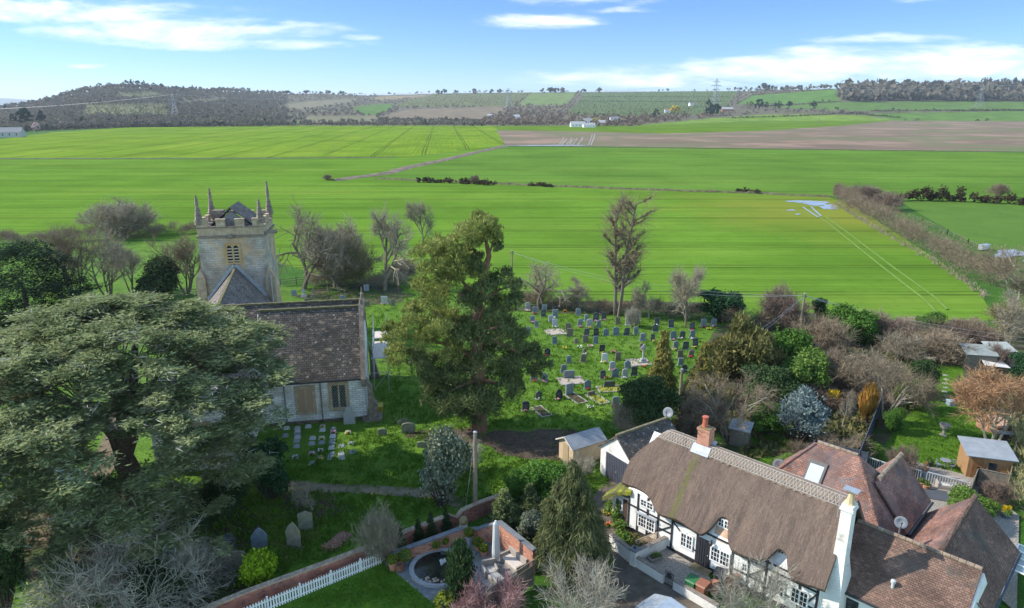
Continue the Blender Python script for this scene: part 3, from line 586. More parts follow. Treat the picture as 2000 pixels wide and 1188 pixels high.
church_window(-12.4, 1.4, 3.8, 1.5, False, church, -7.02)
# tower
TU, TV, TW_, TD = -14.75, 23.1, 7.1, 6.8
tw = MB(); x0, x1, y0, y1 = TU - TW_ / 2, TU + TW_ / 2, TV, TV + TD
def frus(mb, a, b_, za, zb): return mb.add([(a[0], a[2], za), (a[1], a[2], za), (a[1], a[3], za), (a[0], a[3], za), (b_[0], b_[2], zb), (b_[1], b_[2], zb), (b_[1], b_[3], zb), (b_[0], b_[3], zb)], [(0, 3, 2, 1), (4, 5, 6, 7), (0, 1, 5, 4), (1, 2, 6, 5), (2, 3, 7, 6), (3, 0, 4, 7)])
wx0, wx1, wz0, wz1 = TU - .62, TU + .62, 9.9, 11.75
frus(tw, (x0 - .22, x1 + .22, y0, y1 + .1), (x0, x1, y0, y1), 0, 12.8)
twr = tw.build('tower', TOWERST, church)
for sx_, xx in ((-1, x0), (1, x1)):
    a, b_ = (xx - .75, xx + .35) if sx_ < 0 else (xx - .35, xx + .75)
    bt = MB(); bt.ext([(a, TV - .35, 0), (b_, TV - .35, 0), (b_ if sx_ > 0 else xx + .3, TV - .35, 8.1), (xx + .1 * sx_, TV - .35, 9.4), (a if sx_ < 0 else xx - .3, TV - .35, 8.1)], (0, .9, 0)); bt.build('buttress', ASHLAR, church)
sc_ = MB(); sc_.box(x0 - .16, x1 + .16, y0 - .16, y1 + .16, 12.8, 13.05); sc_.box(x0 - .1, x1 + .1, y0 - .1, y1 + .1, 13.9, 14.0)
sc_.sph((TU, TV - .25, 12.95), (.3, .28, .3)); sc_.bx((x1 + .65, TV + .3, 13.2), (1.1, .3, .3)); sc_.sph((x1 + 1.15, TV + .3, 13.25), (.3, .25, .25)); sc_.build('string_course', GREYST, church)
pp_ = MB(); th = .42
pp_.box(x0, x1, y0, y0 + th, 13.05, 13.9); pp_.box(x0, x1, y1 - th, y1, 13.05, 13.9); pp_.box(x0, x0 + th, y0 + th, y1 - th, 13.05, 13.9); pp_.box(x1 - th, x1, y0 + th, y1 - th, 13.05, 13.9)
L_ = TW_; mw = L_ / 7
for i in (0, 2, 4, 6):
    for yy_ in (y0, y1 - th):
        w_ = mw * (1.15 if i in (0, 6) else .95); a = x0 if i == 0 else (x1 - w_ if i == 6 else x0 + (i + .5) * mw - w_ / 2)
        pp_.box(a, a + w_, yy_, yy_ + th, 13.9, 14.75); pp_.box(a - .05, a + w_ + .05, yy_ - .06, yy_ + th + .06, 14.75, 14.88)
    a = y0 + th + i * (TD - 2 * th) / 7
    for xx in (x0, x1 - th):
        if i in (2, 4): pp_.box(xx, xx + th, a, a + mw, 13.9, 14.75)
pp_.build('parapet', ASHLAR, church)
for (px_, py_, hh) in ((x0 + .25, y0 + .25, 3.3), (x0 + .25, y1 - .3, 3.4), (x1 - .3, y0 + .3, 2.7), (x1 - .25, y1 - .3, 4.1)):
    pn = MB(); pn.lathe([(.5, 0), (.48, .35), (.6, .42), (.44, .52), (.36, 1.0), (.46, 1.08), (.32, 1.18), (.26, 1.6), (.33, 1.68), (.2, 1.78), (.16, 2.2), (.24, 2.28), (.1, hh - .25), (.13, hh - .15), (.04, hh)], 5, (0, 0, 0)); pn.build('pinnacle', GREYST, church, (px_, py_, 14.3), .5)
tr = MB(); tr.slab([(TU - 2.7, y0 + .8, 13.8), (TU, y0 + .8, 16.1), (TU, y1 - .9, 16.1), (TU - 2.7, y1 - .9, 13.8)], .12); tr.slab([(TU + 2.8, y0 + .8, 13.8), (TU, y0 + .8, 16.1), (TU, y1 - .9, 16.1), (TU + 2.8, y1 - .9, 13.8)], .12)
tr.build('tower_roof', STILE2, church)
MB().ext([(TU - 2.2, y0 + 1.15, 13.6), (TU + 2.4, y0 + 1.15, 13.6), (TU, y0 + 1.15, 15.7)], (0, .12, 0)).build('tower_gable', nmat('leaded_gable', [(.3, (.14, .14, .145)), (.7, (.25, .25, .26))], 3.), church)
MB().bx((x0 + 1.25, y1 - 1.3, 14.45), (1.25, 1.1, 1.4)).build('stair_turret', GREYST, church)
MB().box(x0 + th, x1 - th, y0 + th, y1 - th, 12.9, 13.5).build('roof', LEAD, church)
fr = MB(); v_ = TV + .02
fr.box(wx0 - .25, wx0, v_ - .1, v_ + .15, wz0 - .2, wz1 + .35); fr.box(wx1, wx1 + .25, v_ - .1, v_ + .15, wz0 - .2, wz1 + .35); fr.box(wx0, wx1, v_ - .1, v_ + .15, wz1 + .1, wz1 + .35); fr.box(wx0, wx1, v_ - .12, v_ + .15, wz0 - .2, wz0); fr.box(TU - .09, TU + .09, v_ - .09, v_ + .15, wz0, wz1 + .1)
bf = fr.build('belfry_window', nmat('ochre_stone', [(.3, (.40, .23, .09)), (.7, (.52, .37, .20))], 1.5, 6., .9, .3), church)
MB().box(wx0 + .003, wx1 - .003, v_ - .03, v_ + .1, wz0 + .003, wz1 + .097).build('dark_opening_panel', plain('painted_dark_inside', (.012, .012, .014), .9), bf)  # solid near-black panel painted for the unlit inside of the belfry
lv = MB()
for sx_ in (wx0, TU + .09):
    for k in range(5): lv.bx((sx_ + (TU - .09 - wx0) / 2, v_ - .055, wz0 + .18 + k * .35), (TU - .09 - wx0 - .02, .06, .13))
    lv.ext([(sx_, v_ - .05, wz1 + .1), (sx_ + .13, v_ - .05, wz1 + .1), (sx_, v_ - .05, wz1 - .12)], (0, -.03, 0)); q = sx_ + TU - .09 - wx0; lv.ext([(q, v_ - .05, wz1 + .1), (q, v_ - .05, wz1 - .12), (q - .13, v_ - .05, wz1 + .1)], (0, -.03, 0))
lv.build('louvre', nmat('louvre_stone', [(.3, (.42, .34, .24)), (.7, (.56, .48, .38))], 4.), bf)
MB().tube([(x1 + .35, TV - .5, 8.3), (x1 + .35, TV - .5, 3.4)], .08).build('downpipe', plain('pale_pipe', (.45, .43, .40), .5), church)
# scaffold beyond the right end
def inch(u, v, z=0):  # church frame -> world
    return Vector((O.x + u * math.cos(CR) - v * math.sin(CR), O.y + u * math.sin(CR) + v * math.cos(CR), z))
sc0 = inch(.5, 6.2); scf = empty('scaffold', sc0, CR, 'metal scaffold tower with pale board platforms beyond the church gable', 'scaffold')
pl = MB()
for x in (.1, 1.5):
    for y, h in ((0, 4.6), (3.0, 4.4), (6.2, 5.6), (8.4, 5.4)): pl.tube([(x, y, 0), (x, y, h)], .04, 6)
for z in (2.0, 3.0, 3.5, 4.4):
    for x in (.1, 1.5): pl.tube([(x, -.2, z), (x, 8.6, z)], .035, 6)
for y in (0, 3, 6.2, 8.4):
    for z in (1.9, 3.4): pl.tube([(-.1, y, z), (1.7, y, z)], .035, 6)
pl.tube([(1.5, 0, 0), (1.5, 3, 3.4)], .03, 6); pl.tube([(.1, 0, .2), (1.5, 0, 1.9)], .03, 6); pl.build('frame', METAL, scf)
bd = nmat('scaffold_boards', [(.3, (.48, .40, .34)), (.7, (.62, .55, .49))], 2., 4., .85, 0, 'Object', (4, .3, 1))
MB().box(.12, 1.48, .1, 5.0, 3.4, 3.46).build('platform', bd, scf); MB().box(.12, 1.48, 6.0, 8.4, 3.4, 3.46).build('platform', bd, scf)
bn = empty('grit_bin', at(737, 806), CR, 'yellow grit bin on the grass beside the church corner', 'bin')
yel = plain('yellow_plastic', (.42, .33, .03), .5); MB().box(-.5, .5, -.35, .35, 0, .62).build('body', yel, bn, bevel=.05); MB().ext([(-.54, -.4, .62), (-.54, .4, .62), (-.54, .4, .82), (-.54, -.4, .7)], (1.08, 0, 0)).build('lid', yel, bn)

# ------------------------------------------------------------------ thatched cottage and its wings (local: x along the front, y away from the lane)
HR = R(-45); P0 = at(1302, 1073); P0.z = 0
house = empty('cottage', P0, HR, 'white timber-framed cottage with a long thatched roof, red tiled rear wings and two chimneys', 'cottage')
def hw(t_, o_, z=0): return Vector((P0.x + (t_ + o_) * .70711, P0.y + (-t_ + o_) * .70711, z))
T0, T1, DEP = -3.1, 9.35, 5.5
w = MB()
def eaveo(t_):                                      # where the front eave is cut (offset from the wall; negative = overhang)
    o_ = -.55 + .5 / (1 + math.exp((t_ + 1.0) * 4.0))
    for c_, wd, am in ((3.45, .48, .85), (7.1, .45, .6)):
        k = (t_ - c_) / wd; o_ += am / (1 + k ** 4)
    return o_ + .05 * math.sin(t_ * 2.1)
RZ, SL = 6.6, 1.24; RO = DEP / 2
def roofz(o_): return RZ - SL * math.sqrt((o_ - RO) ** 2 + .09) + SL * .3
w.ext([(T0, 0, 0), (T0, 0, 2.42), (T0, RO, 5.9), (T0, DEP, 2.42), (T0, DEP, 0)], (T1 - T0, 0, 0)); w.ext([(T0 + .002, -.003, 2.3), (T0 + .002, -.003, 3.06), (T0 + .002, RO - .1, 6.2), (T0 + .002, RO - .1, 5)], (2.75, 0, 0)); w.build('wall', RENDER, house)
NT_, NO = 150, 26; top = []; bot = []; rg = np.random.default_rng(3)
dz = np.cumsum(rg.normal(0, .008, NT_ + 1)); dz -= np.linspace(0, dz[-1], NT_ + 1)
for i in range(NT_ + 1):
    t_ = T0 - .55 + (T1 + .35 - T0 + .55) * i / NT_; hip = max(0., (T0 + 1.9 - t_)) ; e0 = eaveo(t_); rt, rb = [], []
    for j in range(NO + 1):
        s = j / NO; o_ = e0 + (RO - e0) * s / .5 if s <= .5 else RO + (DEP + .6 - RO) * (s - .5) / .5
        z = roofz(o_) + .05 * math.sin(t_ * 1.3 + o_) + dz[i]
        z -= sum(.13 * math.exp(-((t_ - c_ - .95 - .12 * (o_ - e0)) / .22) ** 2 - ((o_ - e0 - .5) / 1.3) ** 2) + .09 * math.exp(-((t_ - c_ + .95) / .2) ** 2 - ((o_ - e0 - .4) / 1.1) ** 2) for c_ in (3.45, 7.1)) * (s < .5)
        z += .035 * math.sin(t_ * 4.7 + 1.3 * math.sin(o_ * 2)) * (s < .5) * min(1, s * 6)
        z += .10 * sum(math.exp(-((t_ - c_) / .62) ** 2 - ((o_ - e0 - .1) / .75) ** 2) for c_ in (3.45, 7.1)) * (s < .5)
        zh = RZ + .12 - .34 * hip ** 2.0             # hip rounding the left end
        z = min(z, zh) if hip > 0 else z
        edge = min(s, 1 - s) * 12; round_ = .16 * max(0., 1 - edge) ** 2
        rt.append((t_, o_, z - round_)); rb.append((t_, o_ + (.1 if s < .5 else -.1) * max(0, 1 - edge), z - .36))
    top.append(rt); bot.append(rb)
th_ = MB(); th_.grid(top); th_.grid([r_[::-1] for r_ in bot])
A, B = np.array(top), np.array(bot)
th_.grid(np.stack([A[:, 0], B[:, 0]], 0)); th_.grid(np.stack([B[:, -1], A[:, -1]], 0)); th_.grid(np.stack([B[0], A[0]], 0)); th_.grid(np.stack([A[-1], B[-1]], 0))
tho = th_.build('thatched_roof', THATCH, house)
# block ridge with criss-cross hazel
bl = []
for i in range(81):
    t_ = T0 + .35 + (T1 - T0 - .45) * i / 80; row = []
    for j in range(9):
        q = -1 + j / 4; o_ = RO + q * .62 + .03 * math.sin(i * 2.3) * abs(q); hip = max(0., T0 + 1.9 - t_)
        row.append((t_, o_, min(roofz(o_), RZ + .12 - .34 * hip ** 2) + .07 - (.06 if abs(q) == 1 else 0)))
    bl.append(row)
MB().grid(bl).build('thatched_ridge', nmat('ridge_thatch', [(.3, (.15, .11, .085)), (.7, (.27, .21, .165))], 3., 7., .95, .6, 'Object', (6, 1, 1)), house, smooth=True)
lt = MB()
for side in (-1, 1):
    for oo in (.16, .60): lt.add([], []) if False else lt.tube([(t_, RO + side * oo, min(roofz(RO + side * oo), RZ + .12 - .34 * max(0, T0 + 1.9 - t_) ** 2) + .1) for t_ in np.linspace(T0 + .5, T1 - .2, 40)], .02, 4)
    for k in range(62):
        t_ = T0 + .6 + k * .195
        if t_ > T1 - .4: break
        for sg in (0, 1):
            a = (t_ + sg * .2, RO + side * .17); b_ = (t_ + (1 - sg) * .2, RO + side * .59)
            hz_ = [min(roofz(q[1]), RZ + .12 - .34 * max(0, T0 + 1.9 - q[0]) ** 2) + .1 for q in (a, b_)]
            lt.bar((*a, hz_[0]), (*b_, hz_[1]), .025)
lt.build('ridge_lattice', nmat('hazel', [(.3, (.33, .29, .25)), (.7, (.47, .43, .38))], 5.), house)
# timber framing on the front and left gable
tf = MB(); E = -.03
def beam(a, b_, w_=.13): tf.bar((a[0], E, a[1]), (b_[0], E, b_[1]), .06, w_) if False else tf.ext(_q(a, b_, w_), (0, -.05, 0))
def _q(a, b_, w_):
    d = Vector((b_[0] - a[0], 0, b_[1] - a[1])).normalized(); n_2 = Vector((-d.z, 0, d.x)) * w_ / 2; A_, B_ = Vector((a[0], E + .04, a[1])), Vector((b_[0], E + .04, b_[1]))
    return [A_ + n_2, B_ + n_2, B_ - n_2, A_ - n_2]
for t_, h in ((-3.0, 3.0), (-2.3, 3.0), (-1.55, 3.0), (-.75, 2.95), (.28, 2.75), (2.05, 2.6), (4.35, 2.6), (5.35, 2.6), (6.4, 2.6), (8.3, 2.6), (9.25, 2.6)): beam((t_, .3), (t_, h))
for a, b_ in (((-3.1, 1.95), (.2, 1.85)), ((-.7, 1.25), (.2, 1.25)), ((.35, 2.25), (2.0, 2.25)), ((4.4, 2.05), (9.3, 2.05)), ((4.4, 1.0), (6.4, 1.0)), ((7.6, .95), (9.3, .95))): beam(a, b_, .11)
beam((.2, 2.46), (9.3, 2.46), .1)
for a, b_ in (((-1.5, .4), (.2, 1.75)), ((.35, 2.15), (1.95, .9)), ((5.4, 1.05), (6.35, 1.95)), ((8.35, .4), (9.2, 1.9))): beam(a, b_, .09)
tf.build('timber_frame', BLACKW, house)
MB().box(T0 - .02, T1 + .02, -.06, .02, 0, .28).build('plinth', BLACKW, house)
def casement(t0, t1, z0, z1, nx, nz, par=house, y=-.03, frame=WHITEP, face=1, name='window'):
    f = MB(); d = .05
    for x in np.linspace(t0, t1, 3 if nx > 3 else 2): f.box(x - .045, x + .045, y - d, y + .02, z0 - .05, z1 + .05)
    f.box(t0, t1, y - d + .002, y + .02, z0 - .05, z0 + .03); f.box(t0, t1, y - d + .002, y + .02, z1 - .03, z1 + .05)
    for x in np.linspace(t0, t1, nx + 1)[1:-1]: f.box(x - .016, x + .016, y - d + .012, y, z0, z1)
    for z in np.linspace(z0, z1, nz + 1)[1:-1]: f.box(t0, t1, y - d + .014, y, z - .016, z + .016)
    o_ = f.build(name, frame, par); MB().box(t0 + .02, t1 - .02, y - .022, y + .012, z0 + .02, z1 - .02).build('pane', GLASS, o_); return o_
casement(-2.2, -.95, .75, 1.65, 6, 3); casement(-2.1, -1.15, 2.3, 2.75, 4, 2); casement(.95, 1.75, .85, 1.75, 4, 3); casement(3.0, 4.2, .9, 1.8, 6, 3); casement(6.55, 7.5, .75, 1.7, 4, 3); casement(5.0, 5.3, 1.2, 1.7, 2, 2); casement(7.9, 8.8, .8, 1.7, 4, 3)
for c_ in (3.45, 7.1):
    MB().ext([(c_ - .46, -.03, 2.35), (c_ - .46, .40, 2.98), (c_ - .46, .5, 2.98), (c_ - .46, .1, 2.3)], (.92, 0, 0)).build('dormer_panel', nmat('dormer_boards', [(.3, (.40, .25, .16)), (.7, (.55, .38, .27))], 3.) if c_ < 5 else RENDER, house)
    MB().box(c_ - .5, c_ + .5, .44, .6, 2.9, 3.8).build('dormer_wall', RENDER, house)
    casement(c_ - .38, c_ + .38, 3.05, 3.55, 4, 2, house, .43, WHITEP, 1, 'dormer_window')
MB().box(-2.35, -.8, -.22, .0, 1.68, 1.76).build('window_hood', LEAD, house)
d_ = MB(); d_.box(2.12, 2.98, -.06, .01, .05, 2.0); 
dr = d_.build('door', BLACKW, house)
st = MB(); [st.box(2.2 + k * .155, 2.28 + k * .155, -.085, -.06, .1, 1.95) for k in range(5)]; st.build('door_boards', plain('door_stain', (.035, .038, .045), .5), dr)
MB().sph((2.85, -.11, 1.05), .035).build('handle', METAL, dr)
lm = MB(); lm.bar((3.03, 0, 2.18), (3.03, -.25, 2.25), .03); lm.lathe([(.05, 0), (.09, .02), (.11, .22), (.13, .24), (.02, .34)], 6, (3.03, -.25, 1.9)); lm.build('lantern', GUTTER, house)
MB().box(2.0, 3.2, -.75, -.06, 0, .13).build('doorstep', nmat('mossy_step', [(.3, (.17, .13, .07)), (.7, (.28, .22, .13))], 3.), house)
# red brick chimney with lead flashing
ch = MB(); ch.box(.15, .95, RO - .3, RO + .35, 5.4, 7.55); ch.box(.1, 1.0, RO - .35, RO + .4, 7.55, 7.7)
cho = ch.build('chimney', nmat('chimney_brick', [(.3, (.33, .16, .10)), (.6, (.47, .26, .17)), (.75, (.55, .40, .30))], 3., 6., .9, .3) if False else REDBRK, house)
MB().lathe([(.2, 0), (.17, .1), (.15, .6), (.2, .66), (.2, .74), (.14, .75)], 12, (.45, RO, 7.7)).build('chimney_pot', plain('red_pot', (.45, .12, .07), .6), cho)
MB().box(.15, .95, RO - .3, RO + .35, 7.7, 7.74).build('chimney_cap', nmat('mossy_cap', [(.35, (.10, .11, .03)), (.65, (.3, .2, .14))], 4.), cho)
fl = MB(); fl.slab([(-.05, RO - .72, roofz(RO - .72) + .12), (1.15, RO - .72, roofz(RO - .72) + .12), (1.15, RO - .28, roofz(RO - .28) + .14), (-.05, RO - .28, roofz(RO - .28) + .14)], .04)
fl.slab([(.95, RO - .72, roofz(RO - .72) + .14), (1.18, RO - .72, roofz(RO - .72) + .14), (1.18, RO + .4, RZ + .22), (.95, RO + .4, RZ + .22)], .04); fl.build('flashing', LEAD, cho)
# white chimney at the right gable
wc = MB(); cx_, cy_ = 9.85, .95
frus(wc, (cx_ - .75, cx_ + .55, cy_ - .95, cy_ + .9), (cx_ - .6, cx_ + .45, cy_ - .8, cy_ + .8), 0, 2.4); frus(wc, (cx_ - .6, cx_ + .45, cy_ - .8, cy_ + .8), (cx_ - .32, cx_ + .28, cy_ - .36, cy_ + .36), 2.4, 4.1)
frus(wc, (cx_ - .32, cx_ + .28, cy_ - .36, cy_ + .36), (cx_ - .28, cx_ + .26, cy_ - .33, cy_ + .33), 4.1, 7.0); wc.box(cx_ - .35, cx_ + .33, cy_ - .4, cy_ + .4, 7.0, 7.14); wc.box(cx_ - .3, cx_ + .28, cy_ - .35, cy_ + .35, 7.14, 7.3)
wco = wc.build('chimney', bricks('whitewashed_brick', (.70, .68, .64), (.80, .79, .76), (.60, .57, .52), .225, .075, .008, .85, .35, 0, (1.2, .60, .72, (.45, .40, .33)), None, .25), house)
MB().lathe([(.27, 0), (.22, .1), (.13, .5), (.12, .7)], 8, (cx_, cy_, 7.3)).build('chimney_pot', nmat('yellow_pot', [(.3, (.45, .34, .19)), (.7, (.58, .47, .30))], 4.), wco)
MB().bx((cx_, cy_, 8.1), (.75, .5, .06)).build('chimney_cowl', METAL, wco)
ae = MB(); ae.tube([(cx_ - .55, cy_ + .1, 6.2), (cx_ - .55, cy_ + .1, 8.6)], .02, 5); ae.bar((cx_ - .55, cy_ + .1, 8.45), (cx_ - .1, cy_ + .6, 8.5), .02); [ae.bar((cx_ - .5 + k * .1, cy_ + .0 + k * .11, 8.45), (cx_ - .4 + k * .1, cy_ + .1 + k * .09 - .25, 8.45), .015) for k in range(4)]; ae.build('aerial', METAL, house)
# left lean-to porch with mossy thatch
MB().box(-4.55, T0, .35, 3.4, 0, 2.0).build('porch_wall', RENDER, house)
pr = []
for i in range(15):
    row = []
    for j in range(13):
        x = -5.1 + 2.3 * i / 14; y = -.15 + 4.2 * j / 12; q = 1 - (1 - i / 14) ** 1.5; k = min(j, 12 - j) / 12
        row.append((x, y, 1.75 + 1.85 * q * (1 - .25 * (1 - min(1, k * 4)) ** 2) - .22 * (1 - min(1, k * 5)) + .03 * math.sin(i * 2 + j)))
    pr.append(row)
A = np.array(pr); B = A.copy(); B[..., 2] -= .28
pm = MB(); pm.grid(A); pm.grid(B[:, ::-1]); pm.grid(np.stack([A[:, 0], B[:, 0]])); pm.grid(np.stack([B[:, -1], A[:, -1]])); pm.grid(np.stack([B[0], A[0]])); pm.grid(np.stack([A[-1], B[-1]]))
pm.build('porch_roof', MOSST, house, smooth=True)
casement(-4.3, -3.75, .95, 1.7, 3, 2, house, .33); MB().box(-3.65, -3.15, .27, .36, .02, 1.85).build('door', nmat('porch_door', [(.3, (.05, .03, .022)), (.7, (.10, .065, .05))], 3.), house)
# right-hand single storey wing
w = MB(); w.ext([(9.6, 1.25, 0), (9.6, 1.25, 2.3), (9.6, 3.95, 4.55), (9.6, 6.6, 2.3), (9.6, 6.6, 0)], (6.0, 0, 0)); w.build('wing_wall', RENDER, house)
r = MB(); r.slab([(9.5, .95, 2.15), (15.5, .95, 2.15), (15.5, 3.95, 4.75), (9.5, 3.95, 4.75)], .12); r.slab([(9.5, 3.97, 4.75), (15.5, 3.97, 4.75), (15.5, 6.9, 2.15), (9.5, 6.9, 2.15)], .12); r.build('tiled_roof', CLAYD, house)
RIDGEM = nmat('ridge_tile', [(.3, (.17, .12, .09)), (.6, (.30, .23, .17)), (.72, (.42, .38, .26))], 3., 6., .9, .4)
def ridge(a, b_, r_=.11, m=RIDGEM):
    mb = MB(); a = Vector(a); b_ = Vector(b_); k = max(1, int((b_ - a).length / .34))
    for i in range(k): mb.tube([a.lerp(b_, i / k), a.lerp(b_, (i + .93) / k)], [r_ * 1.02, r_ * .97], 8)
    return mb.build('ridge_tiles', m, house)
ridge((9.55, 3.95, 4.76), (15.5, 3.95, 4.76))
MB().bar((9.6, .88, 2.12), (15.5, .88, 2.12), .1).build('gutter', GUTTER, house)
casement(10.1, 10.9, .75, 1.6, 3, 3, house, 1.22, plain('black_paint', (.03, .032, .038), .4)); casement(12.6, 13.4, .85, 1.6, 3, 3, house, 1.22)
MB().lathe([(.08, 0), (.08, .3), (.13, .32), (.13, .45), (.03, .5)], 10, (12.2, 1.9, 2.95)).build('vent_pipe', plain('grey_vent', (.5, .5, .5), .5), house)
# rear block: hipped tiled roof with a skylight, and its gabled wing
w = MB(); w.box(2.9, 10.6, 5.5, 10.7, 0, 3.2); w.box(7.5, 11.0, 8.0, 12.0, 0, 3.2); w.build('rear_wall', RENDER, house)
e0, e1, f0, f1, ze, zr = 2.5, 11.0, 4.5, 11.0, 3.1, 6.75; ra, rb_ = (5.6, 7.75), (8.0, 7.75)
r = MB(); r.slab([(e0, f0, ze), (e1, f0, ze), (rb_[0], rb_[1], zr), (ra[0], ra[1], zr)], .12)
r.slab([(e0, f1, ze), (e1, f1, ze), (rb_[0], rb_[1], zr), (ra[0], ra[1], zr)], .12); r.slab([(e0, f0, ze), (e0, f1, ze), (ra[0], ra[1], zr)], .12); r.slab([(e1, f0, ze), (e1, f1, ze), (rb_[0], rb_[1], zr)], .12); r.build('tiled_roof', CLAY, house)
ridge((*ra, zr), (*rb_, zr)); ridge((rb_[0] + .1, rb_[1] - .1, zr - .1), (e1, f0, ze), .1, CLAY); ridge((ra[0] - .1, ra[1] - .1, zr - .1), (e0, f0, ze), .1, CLAY)
g0 = 9.25
r = MB(); r.slab([(g0, 7.4, 5.55), (g0, 12.2, 5.55), (g0 + 2.1, 12.2, 3.05), (g0 + 2.1, 7.4, 3.05)], .12); r.slab([(g0 - .02, 7.4, 5.55), (g0 - .02, 12.2, 5.55), (g0 - 2.1, 12.2, 3.05), (g0 - 2.1, 7.4, 3.05)], .12); r.build('tiled_roof', CLAY, house)
ridge((g0, 7.9, 5.57), (g0, 12.25, 5.57), .15)
MB().ext([(7.4, 11.9, 3.1), (11.1, 11.9, 3.1), (g0, 11.9, 5.4)], (0, .12, 0)).build('gable', RENDER, house)
MB().bar((g0 + 2.18, 7.4, 3.02), (g0 + 2.18, 12.2, 3.02), .1).build('gutter', GUTTER, house)
def onroof(t_, o_): return ze + (o_ - f0) / (ra[1] - f0) * (zr - ze)
sk = MB(); nrm = Vector((0, -(zr - ze), ra[1] - f0)).normalized()
def rq(x0, x1, o0, o1, lift): return [Vector((x, o_, onroof(x, o_))) + nrm * lift for x, o_ in ((x0, o0), (x1, o0), (x1, o1), (x0, o1))]
sko = sk.slab(rq(5.55, 6.65, 5.55, 6.95, .1), .1).build('skylight', plain('skylight_frame', (.09, .08, .075), .5), house)
SKG, t, b = newmat('skylight_glass'); b.inputs['Base Color'].default_value = (.5, .55, .58, 1); b.inputs['Roughness'].default_value = .12; b.inputs['Specular IOR Level'].default_value = .9
MB().slab(rq(5.68, 6.52, 5.68, 6.78, .12), .02).build('pane', SKG, sko); MB().slab(rq(5.5, 6.7, 5.38, 5.55, .05), .03).build('flashing', LEAD, sko)
# lower right wing with its ridge running back
w = MB(); w.ext([(11.3, 4.4, 0), (11.3, 4.4, 2.35), (13.6, 4.4, 4.5), (15.9, 4.4, 2.35), (15.9, 4.4, 0)], (0, 6.9, 0)); w.build('wing_wall', RENDER, house)
r = MB(); r.slab([(13.6, 4.2, 4.72), (13.6, 11.5, 4.72), (16.2, 11.5, 2.25), (16.2, 4.2, 2.25)], .12); r.build('tiled_roof', CLAYD, house)  # shaded slope: its shade is put into a darker tile colour
r = MB(); r.slab([(13.58, 4.2, 4.72), (13.58, 11.5, 4.72), (11.0, 11.5, 2.25), (11.0, 4.2, 2.25)], .12); r.build('tiled_roof', nmat('pink_tile', [(.3, (.24, .13, .10)), (.7, (.36, .22, .165))], 3., 6., .9, .4) if False else CLAY, house)  # sunlit slope of the same roof painted in the paler tile
ridge((13.59, 4.2, 4.74), (13.59, 11.55, 4.74), .15, CLAYD)
MB().bar((16.28, 4.3, 2.2), (16.28, 11.4, 2.2), .09).build('gutter', DKWOOD, house)
wn = MB()
def win_r(y0_, y1_, z0, z1):
    f = MB(); X = 15.9
    for y in np.linspace(y0_, y1_, 5): f.box(X - .02, X + .04, y - .03, y + .03, z0, z1)
    for z in np.linspace(z0, z1, 4): f.box(X - .02, X + .042, y0_, y1_, z - .03, z + .03)
    o_ = f.build('window', WHITEP, house); MB().box(X - .05, X + .012, y0_, y1_, z0, z1).build('pane', GLASS, o_); MB().box(X, X + .14, y0_ - .1, y1_ + .1, z0 - .14, z0 - .06).build('sill', DKWOOD, o_)
win_r(5.6, 7.4, .8, 1.8); MB().box(15.88, 15.96, 10.9, 11.3, 0, 2.2).build('post', DKWOOD, house)
# glazed lean-to at the far right
cg = MB()
for y in np.linspace(9.6, 12.6, 5): cg.bar((15.95, y, 2.1), (18.2, y, 1.9), .06); cg.bar((18.2, y, 0), (18.2, y, 1.9), .06)
for x in (16, 17.1, 18.2): cg.bar((x, 9.6, 2.12 - (x - 16) * .09), (x, 12.6, 2.12 - (x - 16) * .09), .06)
for x in (16, 17.1, 18.2): cg.bar((x, 9.6, 0), (x, 9.6, 2.1 - (x - 16) * .09), .06)
cgo = cg.build('conservatory', WHITEP, house)
PGL, t, b = newmat('pale_glass'); b.inputs['Base Color'].default_value = (.55, .6, .62, 1); b.inputs['Roughness'].default_value = .15; b.inputs['Alpha'].default_value = .45
MB().slab([(15.97, 9.62, 2.05), (18.2, 9.62, 1.87), (18.2, 12.6, 1.87), (15.97, 12.6, 2.05)], .02).build('pane', PGL, cgo)
# covered walk behind the thatch (pale panels)
cw = MB(); cw.slab([(1.8, 5.9, 2.75), (6.0, 5.9, 2.75), (6.0, 8.0, 2.5), (1.8, 8.0, 2.5)], .06)
cw.build('lean_to_roof', bricks('polycarbonate', (.52, .49, .42), (.6, .57, .5), (.72, .70, .66), 1.0, 3., .03, .6, .1), house)
def dish(parent, p, rz, pole=.9, r_=.42, loc=True):
    d = MB(); prof = [(.02, 0), (r_ * .5, .03), (r_ * .85, .09), (r_, .14), (r_ * .98, .15), (r_ * .5, .045), (.02, .015)]
    o_ = MB().lathe(prof, 18).build('satellite_dish', DISHM, parent, p, 0, True); o_.rotation_euler = (R(68), 0, rz)
    a = MB(); a.tube([(0, -r_ * .9, .1), (0, -r_ * .5, .45), (0, 0, .5)], .02, 5); a.sph((0, 0, .5), .06, 8, 5); a.build('receiver_arm', GUTTER, o_)
    if pole: MB().tube([(p[0], p[1] + .05, p[2]), (p[0], p[1] + .05, p[2] - pole)], .035, 6).build('dish_pole', METAL, parent)
dish(house, (11.35, 5.2, 4.9), R(20), 2.2, .34); dish(house, (6.25, 10.9, 0.0), 0, 0, .01) if False else None
dish(house, (2.9, 8.9, 3.6), R(20), 1.0, .42)
fld = MB(); fld.bar((15.62, 3.3, 3.2), (15.9, 3.1, 3.1), .04); fld.lathe([(.12, 0), (.05, .2)], 8, (15.9, 3.1, 2.95)); fld.build('outside_lamp', GUTTER, house)
MB().tube([(15.75, 2.3, 2.9), (16.0, 2.0, 2.5), (15.85, 1.6, 2.0)], .025, 5).build('cable', GUTTER, house)
